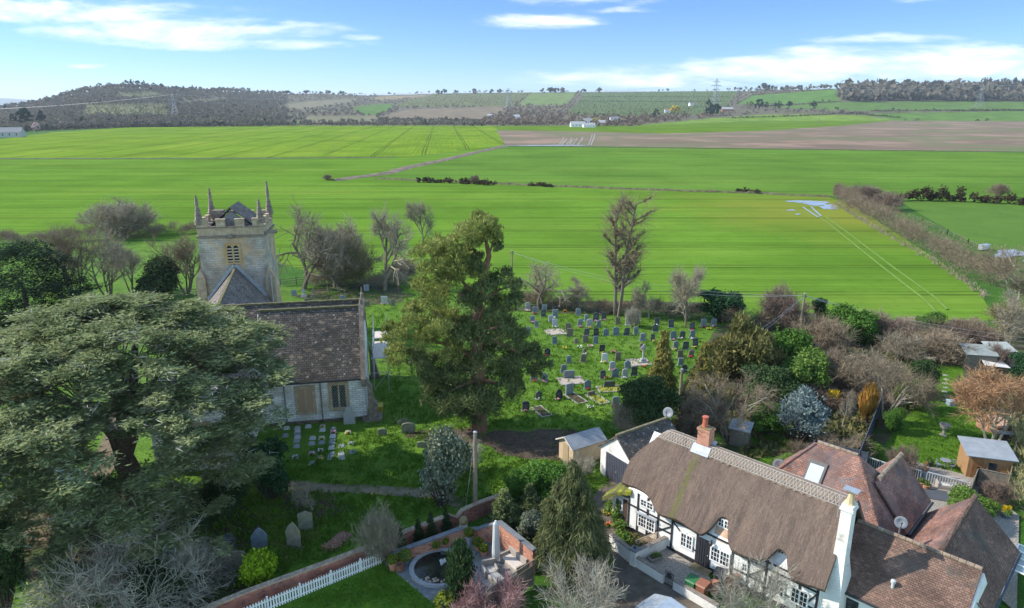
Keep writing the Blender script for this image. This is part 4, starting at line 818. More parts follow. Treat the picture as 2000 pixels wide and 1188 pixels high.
# ------------------------------------------------------------------ garage and shed
GR = math.atan2(.56, .83); gp = at(1202, 944); gp.z = 0
gar = empty('garage', gp, GR, 'white rendered garage with a dark up-and-over door and lichened tile roof beside the cottage', 'garage')
w = MB(); w.ext([(0, -1.75, 0), (0, -1.75, 2.35), (0, 0, 3.75), (0, 1.75, 2.35), (0, 1.75, 0)], (5.2, 0, 0)); w.build('wall', nmat('stained_render', [(.3, (.45, .43, .39)), (.5, (.72, .71, .68)), (.7, (.8, .79, .77))], .8, 7., .9, .1), gar)
r = MB(); r.slab([(-.15, -1.95, 2.3), (5.3, -1.95, 2.3), (5.3, 0, 3.95), (-.15, 0, 3.95)], .12); r.slab([(-.15, 1.95, 2.3), (5.3, 1.95, 2.3), (5.3, .02, 3.95), (-.15, .02, 3.95)], .12); r.build('roof', bricks('lichened_roof', (.085, .075, .068), (.14, .125, .11), (.045, .04, .036), .24, .15, .012, .9, .9, .02, None, (3.2, .60, .68, (.42, .40, .37)), .6, ((.33, .14, .07), .03)), gar)
MB().bar((-.15, 0, 3.98), (5.3, 0, 3.98), .2, .14).build('ridge_tiles', nmat('mossy_ridge', [(.3, (.10, .10, .045)), (.7, (.22, .19, .13))], 3.), gar)
gd_ = MB(); gd_.box(-.05, .02, -1.25, 1.1, .05, 2.15); go = gd_.build('door', nmat('blue_grey_door', [(.3, (.055, .06, .08)), (.7, (.085, .09, .115))], 2., 4., .5), gar)
gb = MB(); [gb.box(-.07, -.048, -1.2 + k * .19, -1.06 + k * .19, .1, 2.1) for k in range(12)]; gb.build('door_panel', MATS['blue_grey_door'], go); MB().sph((-.1, -.1, 1.0), .04).build('handle', METAL, go)
dish(gar, (5.35, .1, 4.3), R(-70), .7, .42)
sp = at(1105, 905); sp.z = 0
shed = empty('garden_shed', sp, GR - R(3), 'small pale wooden shed with a grey felt roof at the edge of the churchyard', 'shed')
w = MB(); w.ext([(0, -.95, 0), (0, -.95, 1.75), (0, 0, 2.25), (0, .95, 1.75), (0, .95, 0)], (3.1, 0, 0)); w.build('wall', WOODB, shed)
r = MB(); r.slab([(-.2, -1.12, 1.68), (3.2, -1.12, 1.68), (3.2, 0, 2.34), (-.2, 0, 2.34)], .06); r.slab([(-.2, 1.12, 1.68), (3.2, 1.12, 1.68), (3.2, .01, 2.34), (-.2, .01, 2.34)], .06); r.build('roof', FELT, shed)
MB().box(-.04, .01, -.35, .4, .08, 1.7).build('door', nmat('shed_door', [(.3, (.30, .22, .14)), (.7, (.42, .32, .2))], 3., 5., .8, .1, 'Object', (3, 3, .6)), shed)
tr_ = MB(); tr_.bar((-.22, -1.12, 1.66), (-.22, 0, 2.32), .04, .1); tr_.bar((-.22, 1.12, 1.66), (-.22, 0, 2.32), .04, .1); tr_.build('bargeboard', nmat('pale_board', [(.3, (.5, .46, .4)), (.7, (.62, .58, .52))], 3.), shed)
# ------------------------------------------------------------------ vegetation: shapes
def unit(a): return a / (np.linalg.norm(a, axis=-1, keepdims=True) + 1e-9)
def leaves(mb, rg, lobes, n, size, aspect=1.8, mode='leaf', lo=.72, clump=12, cr=.32, flat=0., low=.35):
    """n leaf-sized faces grouped in clumps over ellipsoid lobes (x,y,z,rx,ry,rz)"""
    L = np.array(lobes, float); wt = (L[:, 3] * L[:, 5] + L[:, 3] * L[:, 4]); nc = max(1, n // clump)
    i = rg.choice(len(L), nc, p=wt / wt.sum()); d = unit(rg.normal(size=(nc, 3)))
    fl = (d[:, 2] < -.2) & (rg.uniform(size=nc) > low); d[fl, 2] *= -1
    rr = rg.uniform(lo ** 2, 1., nc) ** .5; c = L[i, :3] + d * L[i, 3:6] * rr[:, None]
    c = np.repeat(c, clump, 0); d = np.repeat(d, clump, 0); k = len(c); sc = np.repeat(np.minimum(L[i, 3:6], 1.6).mean(1), clump)
    off = rg.normal(size=(k, 3)) * cr * sc[:, None]; off[:, 2] *= (1 - .8 * flat); c = c + off
    s = size * rg.uniform(.6, 1.35, k)
    if mode == 'leaf': nrm = unit(d * .7 + rg.normal(size=(k, 3)) * .75 + np.array([0, 0, .35])); t_ = unit(np.cross(nrm, rg.normal(size=(k, 3))))
    elif mode == 'flat': nrm = unit(rg.normal(size=(k, 3)) * .38 + np.array([0, 0, 1.])); t_ = unit(d * np.array([1, 1, .1]) + rg.normal(size=(k, 3)) * np.array([.7, .7, .12])); nrm = unit(nrm - t_ * (nrm * t_).sum(1)[:, None])
    elif mode == 'twig': t_ = unit(d * .75 + rg.normal(size=(k, 3)) * .55 + np.array([0, 0, .45])); nrm = unit(np.cross(t_, rg.normal(size=(k, 3))))
    elif mode == 'up': t_ = unit(d * .25 + rg.normal(size=(k, 3)) * .28 + np.array([0, 0, 1.])); nrm = unit(np.cross(t_, rg.normal(size=(k, 3)) + d * .0))
    else: t_ = unit(d * np.array([.75, .75, 0]) + rg.normal(size=(k, 3)) * .35 + np.array([0, 0, -.75])); nrm = unit(np.cross(t_, rg.normal(size=(k, 3))))
    b_ = np.cross(nrm, t_); a = t_ * (s * aspect * .5)[:, None]; w = b_ * (s * .5)[:, None]
    mb.quads(np.stack([c - a, c + w - a * .1, c + a, c - w - a * .1], 1)); return mb
class Skel:
    def __init__(s, seed): s.rg = np.random.default_rng(seed); s.lines = {}; s.tips = []
    def grow(s, p, d, L, r, lev, top, nb, ang, upw, wob, fall=.68, K=5, start=.3):
        rg = s.rg; pts = [p]; q = p
        for k in range(K - 1):
            d = unit(d + rg.normal(0, wob, 3) + np.array([0, 0, upw])); q = q + d * L / (K - 1); pts.append(q)
        s.lines.setdefault(lev, []).append((np.array(pts), r, r * .5))
        if lev >= top: s.tips.append((q, d)); return
        m = max(2, int(nb + rg.uniform(-1, 1)))
        for j in range(m):
            f = start + (1 - start) * (j + rg.uniform(.2, 1)) / m; f = min(f, .99); x = f * (K - 1); i = min(int(x), K - 2); pt = pts[i] + (pts[i + 1] - pts[i]) * (x - i)
            dd = unit(pts[i + 1] - pts[i]); sd_ = unit(np.cross(dd, rg.normal(size=3))); a = ang * rg.uniform(.65, 1.3)
            s.grow(pt, unit(dd * math.cos(a) + sd_ * math.sin(a)), L * fall * rg.uniform(.75, 1.15) * (1.15 - .45 * f), r * (.5 + .15 * (1 - f)), lev + 1, top, nb, ang, upw, wob, fall, 4, .25)
    def mesh(s, levs, sides=4, rmin=0.):
        mb = MB(); by = {}
        for l in levs:
            for P_, r0, r1 in s.lines.get(l, []): by.setdefault(len(P_), []).append((P_, r0, r1))
        for K, A in by.items(): mb.tubes([a[0] for a in A], np.array([np.maximum(np.linspace(a[1], a[2], K), rmin) for a in A]), sides)
        return mb
    def twigs(s, mb, n, L, w, spread=.7, upw=.15, levs=(2, 3)):
        rg = s.rg; src = [(P_, r0) for l in levs for P_, r0, r1 in s.lines.get(l, [])]
        if not src: return mb
        k = rg.integers(0, len(src), n); f = rg.uniform(.2, 1, n); A = np.stack([src[i][0][min(int(ff * (len(src[i][0]) - 1)), len(src[i][0]) - 2)] for i, ff in zip(k, f)]); B = np.stack([src[i][0][min(int(ff * (len(src[i][0]) - 1)), len(src[i][0]) - 2) + 1] for i, ff in zip(k, f)])
        p = A + (B - A) * rg.uniform(0, 1, (n, 1)); d = unit(unit(B - A) + rg.normal(size=(n, 3)) * spread + np.array([0, 0, upw])); l = L * rg.uniform(.5, 1.3, n)
        m = p + d * l[:, None] * .55; e = m + unit(d + rg.normal(size=(n, 3)) * .35 + np.array([0, 0, upw])) * l[:, None] * .5
        sd_ = unit(np.cross(d, rg.normal(size=(n, 3)))) * w
        mb.quads(np.stack([p - sd_, p + sd_, m + sd_ * .8, m - sd_ * .8], 1)); mb.quads(np.stack([m - sd_ * .8, m + sd_ * .8, e + sd_ * .35, e - sd_ * .35], 1)); return mb
BARK = nmat('bark', [(.3, (.10, .082, .062)), (.7, (.22, .185, .145))], 3., 6., .95, .4, 'Object', (2, 2, .5))
BARKD = nmat('dark_bark', [(.3, (.05, .038, .03)), (.7, (.12, .09, .068))], 3., 6., .95, .4, 'Object', (2, 2, .5))
BARKR = nmat('pine_bark', [(.3, (.14, .075, .048)), (.7, (.27, .15, .10))], 3., 6., .95, .4, 'Object', (2, 2, .5))
BARKP = nmat('pale_bark', [(.3, (.22, .19, .145)), (.7, (.37, .325, .26))], 3., 6., .95, .3)
def twm(name, a, b_, c_, trans=.1): return leaf(name, [tuple(min(.75, x * k) for x, k in zip(q, (.92, .95, .98))) for q in (a, b_, c_)], trans, .35, .12)
TWG = twm('grey_twigs', (.21, .17, .115), (.33, .275, .195), (.44, .385, .285)); TWB = twm('brown_twigs', (.15, .11, .07), (.24, .18, .12), (.35, .275, .19)); TWR = twm('purple_twigs', (.16, .11, .085), (.24, .17, .13), (.34, .255, .2))
TWP = twm('pale_twigs', (.27, .24, .185), (.38, .34, .265), (.49, .45, .36)); TWO = twm('orange_twigs', (.28, .15, .075), (.40, .225, .12), (.52, .32, .19)); TWK = twm('pink_twigs', (.25, .125, .12), (.35, .19, .18), (.46, .31, .28)); TWY = twm('olive_twigs', (.16, .145, .06), (.26, .235, .11), (.36, .33, .17))
LHOL = leaf('holly_leaf', [(0.014, 0.034, 0.017), (0.031, 0.076, 0.034), (0.076, 0.145, 0.068)], .12, .4); LLAU = leaf('laurel_leaf', [(0.030, 0.075, 0.018), (0.075, 0.165, 0.030), (0.165, 0.285, 0.060)], .2, .45); LYEW = leaf('yew_leaf', [(0.022, 0.045, 0.019), (0.048, 0.083, 0.032), (0.096, 0.144, 0.056)], .15, .45)
LCED = leaf('cedar_needles', [(.10, .135, .055), (.22, .255, .115), (.37, .40, .20)], .25, .55); LPIN = leaf('sunlit_pine_needles', [(.11, .135, .035), (.24, .27, .075), (.41, .42, .15)], .22, .6); LPIND = leaf('fir_and_shaded_pine_needles', [(.05, .07, .028), (.12, .15, .06), (.22, .25, .10)], .18, .5)
LGOLD = leaf('golden_needles', [(0.076, 0.085, 0.024), (0.187, 0.178, 0.051), (0.357, 0.306, 0.085)], .2, .5); LOLV = leaf('olive_leaf', [(0.075, 0.075, 0.030), (0.165, 0.158, 0.057), (0.285, 0.262, 0.105)], .2, .5); LBLU = leaf('blue_needles', [(.11, .155, .15), (.22, .28, .27), (.36, .42, .41)], .1, .35); LWEEP = leaf('weeping_needles', [(.055, .068, .028), (.125, .14, .06), (.24, .25, .12)], .18, .5)
LLIME = leaf('lime_leaf', [(.12, .20, .012), (.22, .34, .02), (.34, .46, .04)], .3, .4); LVAR = leaf('variegated_leaf', [(.06, .085, .045), (.16, .19, .12), (.34, .36, .28)], .15, .25); LYEL = leaf('yellow_flower', [(.40, .29, .02), (.58, .42, .025), (.7, .54, .05)], .25, .3); LBOX = leaf('box_leaf', [(0.072, 0.102, 0.014), (0.150, 0.192, 0.024), (0.240, 0.276, 0.048)], .2, .35); LIVY = leaf('ivy_leaf', [(0.022, 0.042, 0.019), (0.051, 0.083, 0.035), (0.104, 0.144, 0.064)], .12, .4); LSHR = leaf('green_shrub', [(0.049, 0.098, 0.020), (0.119, 0.203, 0.042), (0.224, 0.308, 0.077)], .22, .45); LBLS = leaf('blossom', [(.45, .3, .3), (.6, .45, .45), (.75, .62, .62)], .2, .3)
PROTO = {}
def root(name): o = empty(name); return o
def bare(key, kind, seed, h, stems, top, nb, ang, upw, wob, r, tw, twl, bark, twmat, lean=.25, fall=.68, ivy=None, start=.3, tww=.010, spread=.7):
    sk = Skel(seed); rg = sk.rg
    for k in range(stems):
        a = 6.283 * (k + rg.uniform(0, .6)) / stems; ln = lean * (rg.uniform(.5, 1.2) if stems > 1 else rg.uniform(0, .35))
        sk.grow(np.array([math.cos(a) * r * (stems > 1), math.sin(a) * r * (stems > 1), -.1]), unit(np.array([math.cos(a) * ln, math.sin(a) * ln, 1.])), h * .62 * rg.uniform(.85, 1.1), r * (1 if stems == 1 else .7), 0, top, nb, ang, upw, wob, fall, 6, start)
    o = root(kind); sk.mesh((0, 1), 6).build('trunk', bark, o, uv=False)
    mb = sk.mesh(range(2, top + 1), 3, tww * .8); sk.twigs(mb, tw, twl, tww, spread, .15, tuple(range(1, top + 1))); mb.build('crown', twmat, o, uv=False)
    if ivy: leaves(MB(), rg, ivy, 1600, .22, 1.2).build('ivy', LIVY, o, uv=False)
    A = np.concatenate([l[0] for L in sk.lines.values() for l in L]); o['dim'] = (float(np.percentile(np.hypot(A[:, 0], A[:, 1]), 90) * 2 + twl * .6), float(A[:, 2].max() + twl * .5)); PROTO[key] = o; return o
def bush(key, kind, seed, lobes, n, size, m, aspect=1.6, mode='leaf', lo=.7, clump=12, cr=.22, stem=.08, bark=None, low=.35, extra=None, flat=0.):
    rg = np.random.default_rng(seed); o = root(kind); L = np.array(lobes, float)
    st = MB(); T = []
    for q in L: T.append(np.stack([np.array([q[0] * .12 * k, q[1] * .12 * k, -.1]) * (1 - k / 4) + q[:3] * k / 4 + rg.normal(0, .05, 3) * (0 < k < 4) for k in range(5)]))
    st.tubes(T, np.tile(np.linspace(stem, stem * .35, 5), (len(T), 1)), 5); st.build('stem', bark or BARKD, o, uv=False)
    leaves(MB(), rg, lobes, n, size, aspect, mode, lo, clump, cr, flat, low).build('crown', m, o, uv=False)
    if extra: leaves(MB(), rg, lobes, extra[1], extra[2], extra[3], extra[4], .8, 6, .15).build(extra[5], extra[0], o, uv=False)
    o['dim'] = (float((np.abs(L[:, 0]) + L[:, 3]).max() * 2), float((L[:, 2] + L[:, 5]).max())); PROTO[key] = o; return o
def lob(seed, n, w, h, r=.4, base=.0):
    """random lobes filling a rounded mass w wide, h high"""
    rg = np.random.default_rng(seed); L = []
    for k in range(n):
        a = rg.uniform(0, 6.283); q = rg.uniform(0, 1) ** .5 * (1 - r * .75) * w / 2; z = base + (h - base) * rg.uniform(.25, .8) * (1 - .35 * (q / (w / 2)) ** 2)
        rr = r * w / 2 * rg.uniform(.45, 1.3); L.append((q * math.cos(a), q * math.sin(a), min(max(z, rr * .7), h - rr * .7), rr, rr, rr * rg.uniform(.7, 1.05)))
    L.append((0, 0, h * .42, w * .26, w * .26, h * .36)); return L
# bare trees
bare('oak', 'bare_tree', 1, 10, 1, 3, 7, .85, .05, .12, .30, 3400, .8, BARK, TWG, .2, .7)
bare('gnarled', 'bare_tree', 2, 11, 2, 3, 6, .95, .03, .18, .42, 3600, .9, BARK, TWG, .2, .74, None, .35)
bare('multi', 'bare_tree', 3, 9, 6, 3, 5, .52, .05, .09, .14, 3600, .9, BARK, TWB, .35, .62)
bare('multi2', 'bare_tree', 4, 9, 4, 3, 5, .6, .04, .10, .16, 3200, .9, BARK, TWG, .3, .62)
bare('tall', 'bare_tree', 5, 20, 2, 2, 24, .75, .03, .035, .2, 2400, 1.2, BARK, TWB, .035, .2, None, .2, .012)
bare('wispy', 'bare_tree', 6, 7, 1, 3, 8, .75, .08, .08, .13, 3000, .7, BARK, TWG, .1, .6, None, .15, .009)
bare('apple', 'bare_tree', 7, 5, 1, 3, 5, 1.0, .04, .2, .20, 2400, .6, BARKP, TWG, .3, .74, None, .35, .013)
bare('spread', 'bare_tree', 8, 7, 3, 3, 5, .75, .03, .12, .16, 3600, .8, BARKP, TWB, .45, .7, None, .4)
bare('brush', 'bare_shrub', 9, 3.2, 9, 2, 7, .55, .05, .11, .036, 2600, .55, BARKP, TWP, .75, .7, None, .15, .007)
bare('brush2', 'bare_shrub', 10, 3, 8, 2, 6, .6, .03, .12, .045, 3000, .55, BARK, TWB, .8, .7, None, .15, .011)
bare('tangle', 'bare_shrub', 14, 4.2, 12, 2, 8, .8, -.04, .16, .045, 5200, .7, BARKP, TWP, 1.3, .75, None, .2, .010)
bare('orange', 'bare_tree', 11, 8, 4, 3, 5, .62, .05, .11, .16, 5200, .8, BARKP, TWO, .4, .68, None, .4, .018)
bare('pinkbush', 'red_twigged_shrub', 12, 3, 8, 2, 6, .5, .06, .1, .04, 3200, .6, BARK, TWK, .7, .7, None, .12, .012)
# bushes and scrub
for i, (k, m, kind) in enumerate((('holly', LHOL, 'holly_tree'), ('laurel', LLAU, 'laurel_bush'), ('yew', LYEW, 'yew_tree'), ('olive', LOLV, 'evergreen_tree'), ('green', LSHR, 'evergreen_shrub'), ('golden', LGOLD, 'golden_conifer'), ('var', LVAR, 'variegated_holly'), ('ivy', LIVY, 'ivy_clad_tree'))):
    up_ = k in ('golden', 'olive')
    bush(k, kind, 30 + i, lob(60 + i, 15, 4, 4.2, .36), 15000, (.11 if k != 'yew' else .09), m, 2.6 if up_ else 1.7, 'twig' if up_ else 'leaf', .5, 12, .19, .09)
for q_, (k, m, kind) in enumerate((('scrubb', TWB, 'bare_shrub'), ('scrubg', TWG, 'bare_shrub'), ('scrubr', TWR, 'bare_shrub'), ('scruby', TWY, 'willow_bush'), ('scrubp', TWP, 'bare_shrub'))):
    o = bare(k, kind, 150 + q_, 3.6, 9, 2, 6, .6, .05, .11, .06, 3600, .6, BARK, m, .85, .72, None, .12, .012)
    leaves(MB(), np.random.default_rng(70 + q_), lob(80 + q_, 14, 4, 3.5, .36), 5600, .026, 18, 'twig', .2, 10, .26, 0, .3).build('twigs', m, o, uv=False); o['dim'] = (4.3, 3.6)
def cone(n, h, w, seed, rr=.17, b0=.04):
    rg = np.random.default_rng(seed); L = []
    for k in range(n):
        f = (k + .5) / n; z = h * (b0 + (1 - b0) * f); q = w / 2 * (1 - f) ** .85 * rg.uniform(.45, .78); a = k * 2.4 + rg.uniform(-.4, .4); r = w * rr * (1.15 - .75 * f) * rg.uniform(.8, 1.25)
        L.append((q * math.cos(a), q * math.sin(a), z, r, r, r * 1.25))
    return L
bush('conif', 'conifer_tree', 90, cone(46, 6, 3, 1), 14000, .09, LPIND, 3.0, 'leaf', .5, 12, .24, .12)
bush('gconif', 'golden_conifer', 91, cone(52, 7, 3.2, 2, .15), 16000, .085, LGOLD, 3.2, 'droop', .4, 12, .26, .12)
bush('column', 'columnar_conifer', 92, cone(30, 3, 1.25, 3, .24), 5000, .07, LYEW, 2.2, 'up', .5, 10, .22, .05)
bush('spruce', 'blue_spruce', 93, [(q[0] * (1 - .35 * q[2] / 5), q[1] * (1 - .35 * q[2] / 5), q[2] + .6, q[3], q[4], q[5] * .8) for q in lob(17, 26, 4.4, 4.4, .27, .5)[:-1]] + [(0, 0, 4.6, .5, .5, .7), (0, 0, 2.6, 1.4, 1.4, 1.8)], 13000, .08, LBLU, 4., 'twig', .45, 12, .22, .1)
bush('fatyew', 'columnar_yew', 98, [(math.cos(k * 2.4) * .22, math.sin(k * 2.4) * .22, .25 + k * .17, .42 - .012 * max(0, k - 11) ** 2, .42 - .012 * max(0, k - 11) ** 2, .4) for k in range(17)], 8000, .06, LYEW, 3.2, 'up', .6, 10, .2, .06)
bush('lime', 'lime_green_shrub', 94, [(0, 0, .75, .9, .8, .72), (.5, .1, .8, .5, .5, .5), (-.5, 0, .75, .5, .5, .5), (.1, -.3, .95, .5, .5, .5)], 4200, .12, LLIME, 1.6, 'leaf', .8, 12, .2, .05)
bush('topiary', 'box_ball', 95, [(0, 0, .3, .3, .3, .29)], 900, .055, LBOX, 1.6, 'leaf', .86, 6, .1, .03)
bush('forsythia', 'forsythia_bush', 96, lob(7, 8, 2.2, 2.4, .4), 1800, .1, LYEL, 1.8, 'twig', .5, 6, .2, .04)
bush('flame', 'orange_willow_shrub', 97, lob(8, 8, 2, 2.6, .38), 2600, .05, twm('flame_twigs', (.34, .16, .03), (.46, .24, .05), (.55, .34, .1)), 10, 'up', .3, 8, .2, .04)
FARV = MB
NPL = [0]
USED = set()
def plant(key, px, yb, yt, wpx, label, cat, group=None, rz=None, name=None, loc=None, sq=1.0):
    src = PROTO[key]; p = at(px, yb); p.z = 0; m = mpp(p); top = up(px, yt, p.y).z; top = max(top, .3)
    o = src if key not in USED else copy_tree(src)
    USED.add(key); w0, h0 = src['dim'] if key not in DIMS else DIMS[key]; DIMS[key] = (w0, h0); sxy = wpx * m / w0; o.location = p; o.scale = (sxy, sxy * sq, top / h0)
    if 'dim' in o: del o['dim']
    NPL[0] += 1; o.rotation_euler = (0, 0, (NPL[0] * 2.4) % 6.28 if rz is None else rz)
    return tag(o, label, cat, group)
DIMS = {}
# ------------------------------------------------------------------ hero trees
# cedar of Lebanon: tiers of flat sprays on long limbs
cc = at(285, 1010); cc.z = 0; rg = np.random.default_rng(21); ced = empty('cedar_tree', cc, 0, 'huge spreading grey-green cedar with flat layered branches beside the church', 'tree')
plates = []
def dome(r): return 15.3 - .042 * r * r
for k in range(230):
    a = rg.uniform(0, 6.283); r = 11.2 * math.sqrt(rg.uniform(.005, 1)); z = dome(r) * (.985 + .06 * rg.normal() * .5) - abs(rg.normal()) * .55; plates.append((r * math.cos(a), r * math.sin(a), z, rg.uniform(1.0, 2.0)))
for k in range(60):                                  # top of the dome
    a = rg.uniform(0, 6.283); r = rg.uniform(.5, 6.5); plates.append((r * math.cos(a), r * math.sin(a), dome(r) - rg.uniform(0, 1.4), rg.uniform(1.1, 1.8)))
for k in range(130):                                  # skirts
    a = rg.uniform(0, 6.283); r = rg.uniform(5.5, 11.3); z = dome(r) - rg.uniform(1.5, 8.) * (r / 11); plates.append((r * math.cos(a), r * math.sin(a), max(2.2, z), rg.uniform(1.0, 1.9)))
for k in range(230):                                 # near side, hanging low
    a = rg.uniform(3.0, 6.6); r = rg.uniform(3.0, 10.5); z = rg.uniform(2.0, 11.5); z = min(z, dome(r) - .8); plates.append((r * math.cos(a), r * math.sin(a), z, rg.uniform(.9, 1.8)))
pl_ = []
for x, y, z, r in plates:                            # keep the gap where the trunk and the sunlit grass show through
    X = x + cc.x; Y = y + cc.y; dZ = Y * math.cos(PITCH) + (CZ - z) * math.sin(PITCH); px = 1000 + X / dZ * F; py = 594 + F * math.tan(math.atan((CZ - z) / Y) - PITCH)
    if 185 < px < 285 and 830 < py < 935 and y < 6: continue
    if 340 < px < 440 and 900 < py < 985 and rg.uniform() < .5: continue
    if px > 545 - max(0, py - 745) * .25: continue
    pl_.append((x, y, z, r))
lb = []
for x, y, z, r in pl_:
    rr = math.hypot(x, y) + .01; nsub = 4
    for k in range(nsub):
        a = rg.uniform(0, 6.283); q = r * .6 * math.sqrt(rg.uniform(0, 1)); dr = (x * math.cos(a) + y * math.sin(a)) / rr * q; lb.append((x + q * math.cos(a), y + q * math.sin(a), z - .16 * dr - .05 * q, r * .55, r * .55, .13))
leaves(MB(), rg, lb, 270000, .10, 3.4, 'flat', .05, 16, .36, .62, .6).build('crown', LCED, ced, uv=False)
leaves(MB(), rg, [(x, y, z - .25, r * .7, r * .7, .2) for x, y, z, r in pl_], 22000, .032, 20, 'flat', .1, 5, .3, .3, .6).build('twigs', twm('cedar_twigs', (.30, .27, .22), (.46, .43, .37), (.6, .57, .5)), ced, uv=False)
T = []; Rr = []
hubs = []
for (a, r1, z1) in ((.3, 1.5, 9), (2.2, 1.8, 9.5), (3.6, 2.0, 8.5), (5.0, 1.6, 9), (1.2, 1.0, 11)): hubs.append(np.array([r1 * math.cos(a), r1 * math.sin(a), z1]))
tr_ = MB(); b0 = np.array([0, 0, -.2]); bf_ = np.array([-1.0, .3, 4.2])
tr_.tube([b0, [-.25, .05, 1.5], [-.6, .2, 3.0], bf_], [1.05, .85, .78, .7], 10)
for h_ in hubs: tr_.tube([bf_, bf_ * .55 + h_ * .45 + rg.normal(0, .25, 3), h_, h_ + (h_ - bf_) * .35], [.5, .38, .26, .12], 7)
tr_.build('trunk', BARKD, ced, uv=False)
for x, y, z, r in pl_[::5]:
    e = np.array([x, y, z - .15]); h_ = hubs[int(np.argmin([np.linalg.norm(e[:2] - q[:2]) for q in hubs]))]; s0 = bf_ + (h_ - bf_) * rg.uniform(.75, 1.05)
    if z < 8: continue
    mid = s0 * .45 + e * .55 + np.array([0, 0, rg.uniform(.2, .9)]); T.append([s0, s0 * .75 + mid * .25 + [0, 0, .2], mid, e * .8 + mid * .2 + [0, 0, .12], e]); Rr.append(np.array([.085, .065, .045, .025, .01]))
MB().tubes(T, Rr, 5).build('limbs', nmat('cedar_limb', [(.3, (.13, .115, .095)), (.7, (.28, .25, .215))], 3.), ced, uv=False)
# tall old pine in the middle: lobes traced at the trunk's distance, repeated through the depth
pc = at(935, 842); pc.z = 0; pine = empty('pine_tree', pc, 0, 'tall broad evergreen pine standing in the churchyard right of the church', 'tree'); rg = np.random.default_rng(22)
def lobes_px(tab, base, rg, nd_=3, sq=.62, ks=.84):
    L = []
    for px, py, rp in tab:
        q = up(px, py, base.y); m = mpp(q); r = rp * m * ks
        for k in range(nd_): 
            dy = (k - (nd_ - 1) / 2) * r * 1.5 + rg.normal() * r * .35; L.append((q.x - base.x + rg.normal() * r * .15, dy, q.z + rg.normal() * r * .12, r * rg.uniform(.85, 1.1), r, r * sq * rg.uniform(.85, 1.1)))
    return L
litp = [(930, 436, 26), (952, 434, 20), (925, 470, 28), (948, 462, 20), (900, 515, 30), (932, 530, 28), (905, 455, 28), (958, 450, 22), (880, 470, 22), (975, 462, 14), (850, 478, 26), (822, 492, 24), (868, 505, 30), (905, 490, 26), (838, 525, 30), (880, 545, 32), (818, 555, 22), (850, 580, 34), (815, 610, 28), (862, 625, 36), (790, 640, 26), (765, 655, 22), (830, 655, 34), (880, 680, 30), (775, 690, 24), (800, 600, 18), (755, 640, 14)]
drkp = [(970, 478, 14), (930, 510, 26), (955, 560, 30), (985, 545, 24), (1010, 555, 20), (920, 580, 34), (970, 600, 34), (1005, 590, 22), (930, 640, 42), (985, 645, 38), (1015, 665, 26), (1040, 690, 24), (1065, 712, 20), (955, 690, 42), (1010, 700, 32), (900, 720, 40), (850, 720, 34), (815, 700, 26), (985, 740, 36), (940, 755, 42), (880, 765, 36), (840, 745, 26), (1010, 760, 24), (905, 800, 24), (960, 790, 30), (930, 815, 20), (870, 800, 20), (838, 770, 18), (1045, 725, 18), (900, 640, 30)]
leaves(MB(), rg, lobes_px(litp, pc, rg), 40000, .085, 3.6, 'twig', .5, 14, .15).build('crown', LPIN, pine, uv=False)  # sunlit left of the crown painted in paler needles
leaves(MB(), rg, lobes_px(drkp, pc, rg), 50000, .085, 3.6, 'twig', .5, 14, .15).build('crown', LPIND, pine, uv=False)  # shaded right and underside painted in darker needles
tr_ = MB()
def lp(px, py, dy=0.): q = up(px, py, pc.y); return (q.x - pc.x, dy, q.z)
tr_.tube([(0, 0, -.2), lp(937, 800), lp(935, 740), lp(930, 640), lp(938, 560), lp(955, 500), lp(945, 450)], [.75, .6, .55, .42, .33, .22, .08], 9)
for tip, f, dy in (((845, 600), (932, 680), -.8), ((800, 660), (930, 700), .5), ((860, 500), (936, 590), -.6), ((1060, 715), (933, 650), -.5), ((1005, 560), (937, 590), .4), ((965, 470), (945, 530), -.5), ((890, 560), (935, 600), -1.5), ((985, 740), (935, 740), -1.5), ((870, 760), (935, 740), -1.2), ((950, 580), (934, 630), -2.0), ((985, 620), (932, 650), -2.2)):
    a, b_ = np.array(lp(*f)), np.array(lp(*tip, dy)); tr_.tube([a, a * .5 + b_ * .5 + [0, dy * .3, .25], b_], [.2, .13, .04], 6)
tr_.build('trunk', BARKR, pine, uv=False)
# weeping cypress by the lane
wc_ = at(1118, 1118); wc_.z = 0; weep = empty('weeping_conifer', wc_, 0, 'tall weeping conifer with drooping sprays between the patio and the lane', 'tree'); rg = np.random.default_rng(23)
wl = lobes_px([(1120, 918, 10), (1125, 935, 14), (1115, 955, 18), (1140, 960, 16), (1100, 985, 20), (1135, 990, 24), (1155, 1005, 16), (1090, 1015, 24), (1125, 1025, 30), (1160, 1035, 20), (1075, 1050, 24), (1105, 1060, 32), (1145, 1065, 32), (1172, 1070, 16), (1062, 1080, 18), (1090, 1090, 26), (1130, 1100, 30), (1165, 1095, 20), (1075, 1000, 14), (1085, 965, 8)], wc_, rg, 3, 1.25, .95)
leaves(MB(), rg, wl, 42000, .05, 8.5, 'droop', .35, 14, .2).build('crown', LWEEP, weep, uv=False)
MB().tube([(0, 0, 0), (.05, 0, 3), (0, 0, up(1120, 915, wc_.y).z)], [.22, .14, .03], 7).build('trunk', BARKD, weep, uv=False)
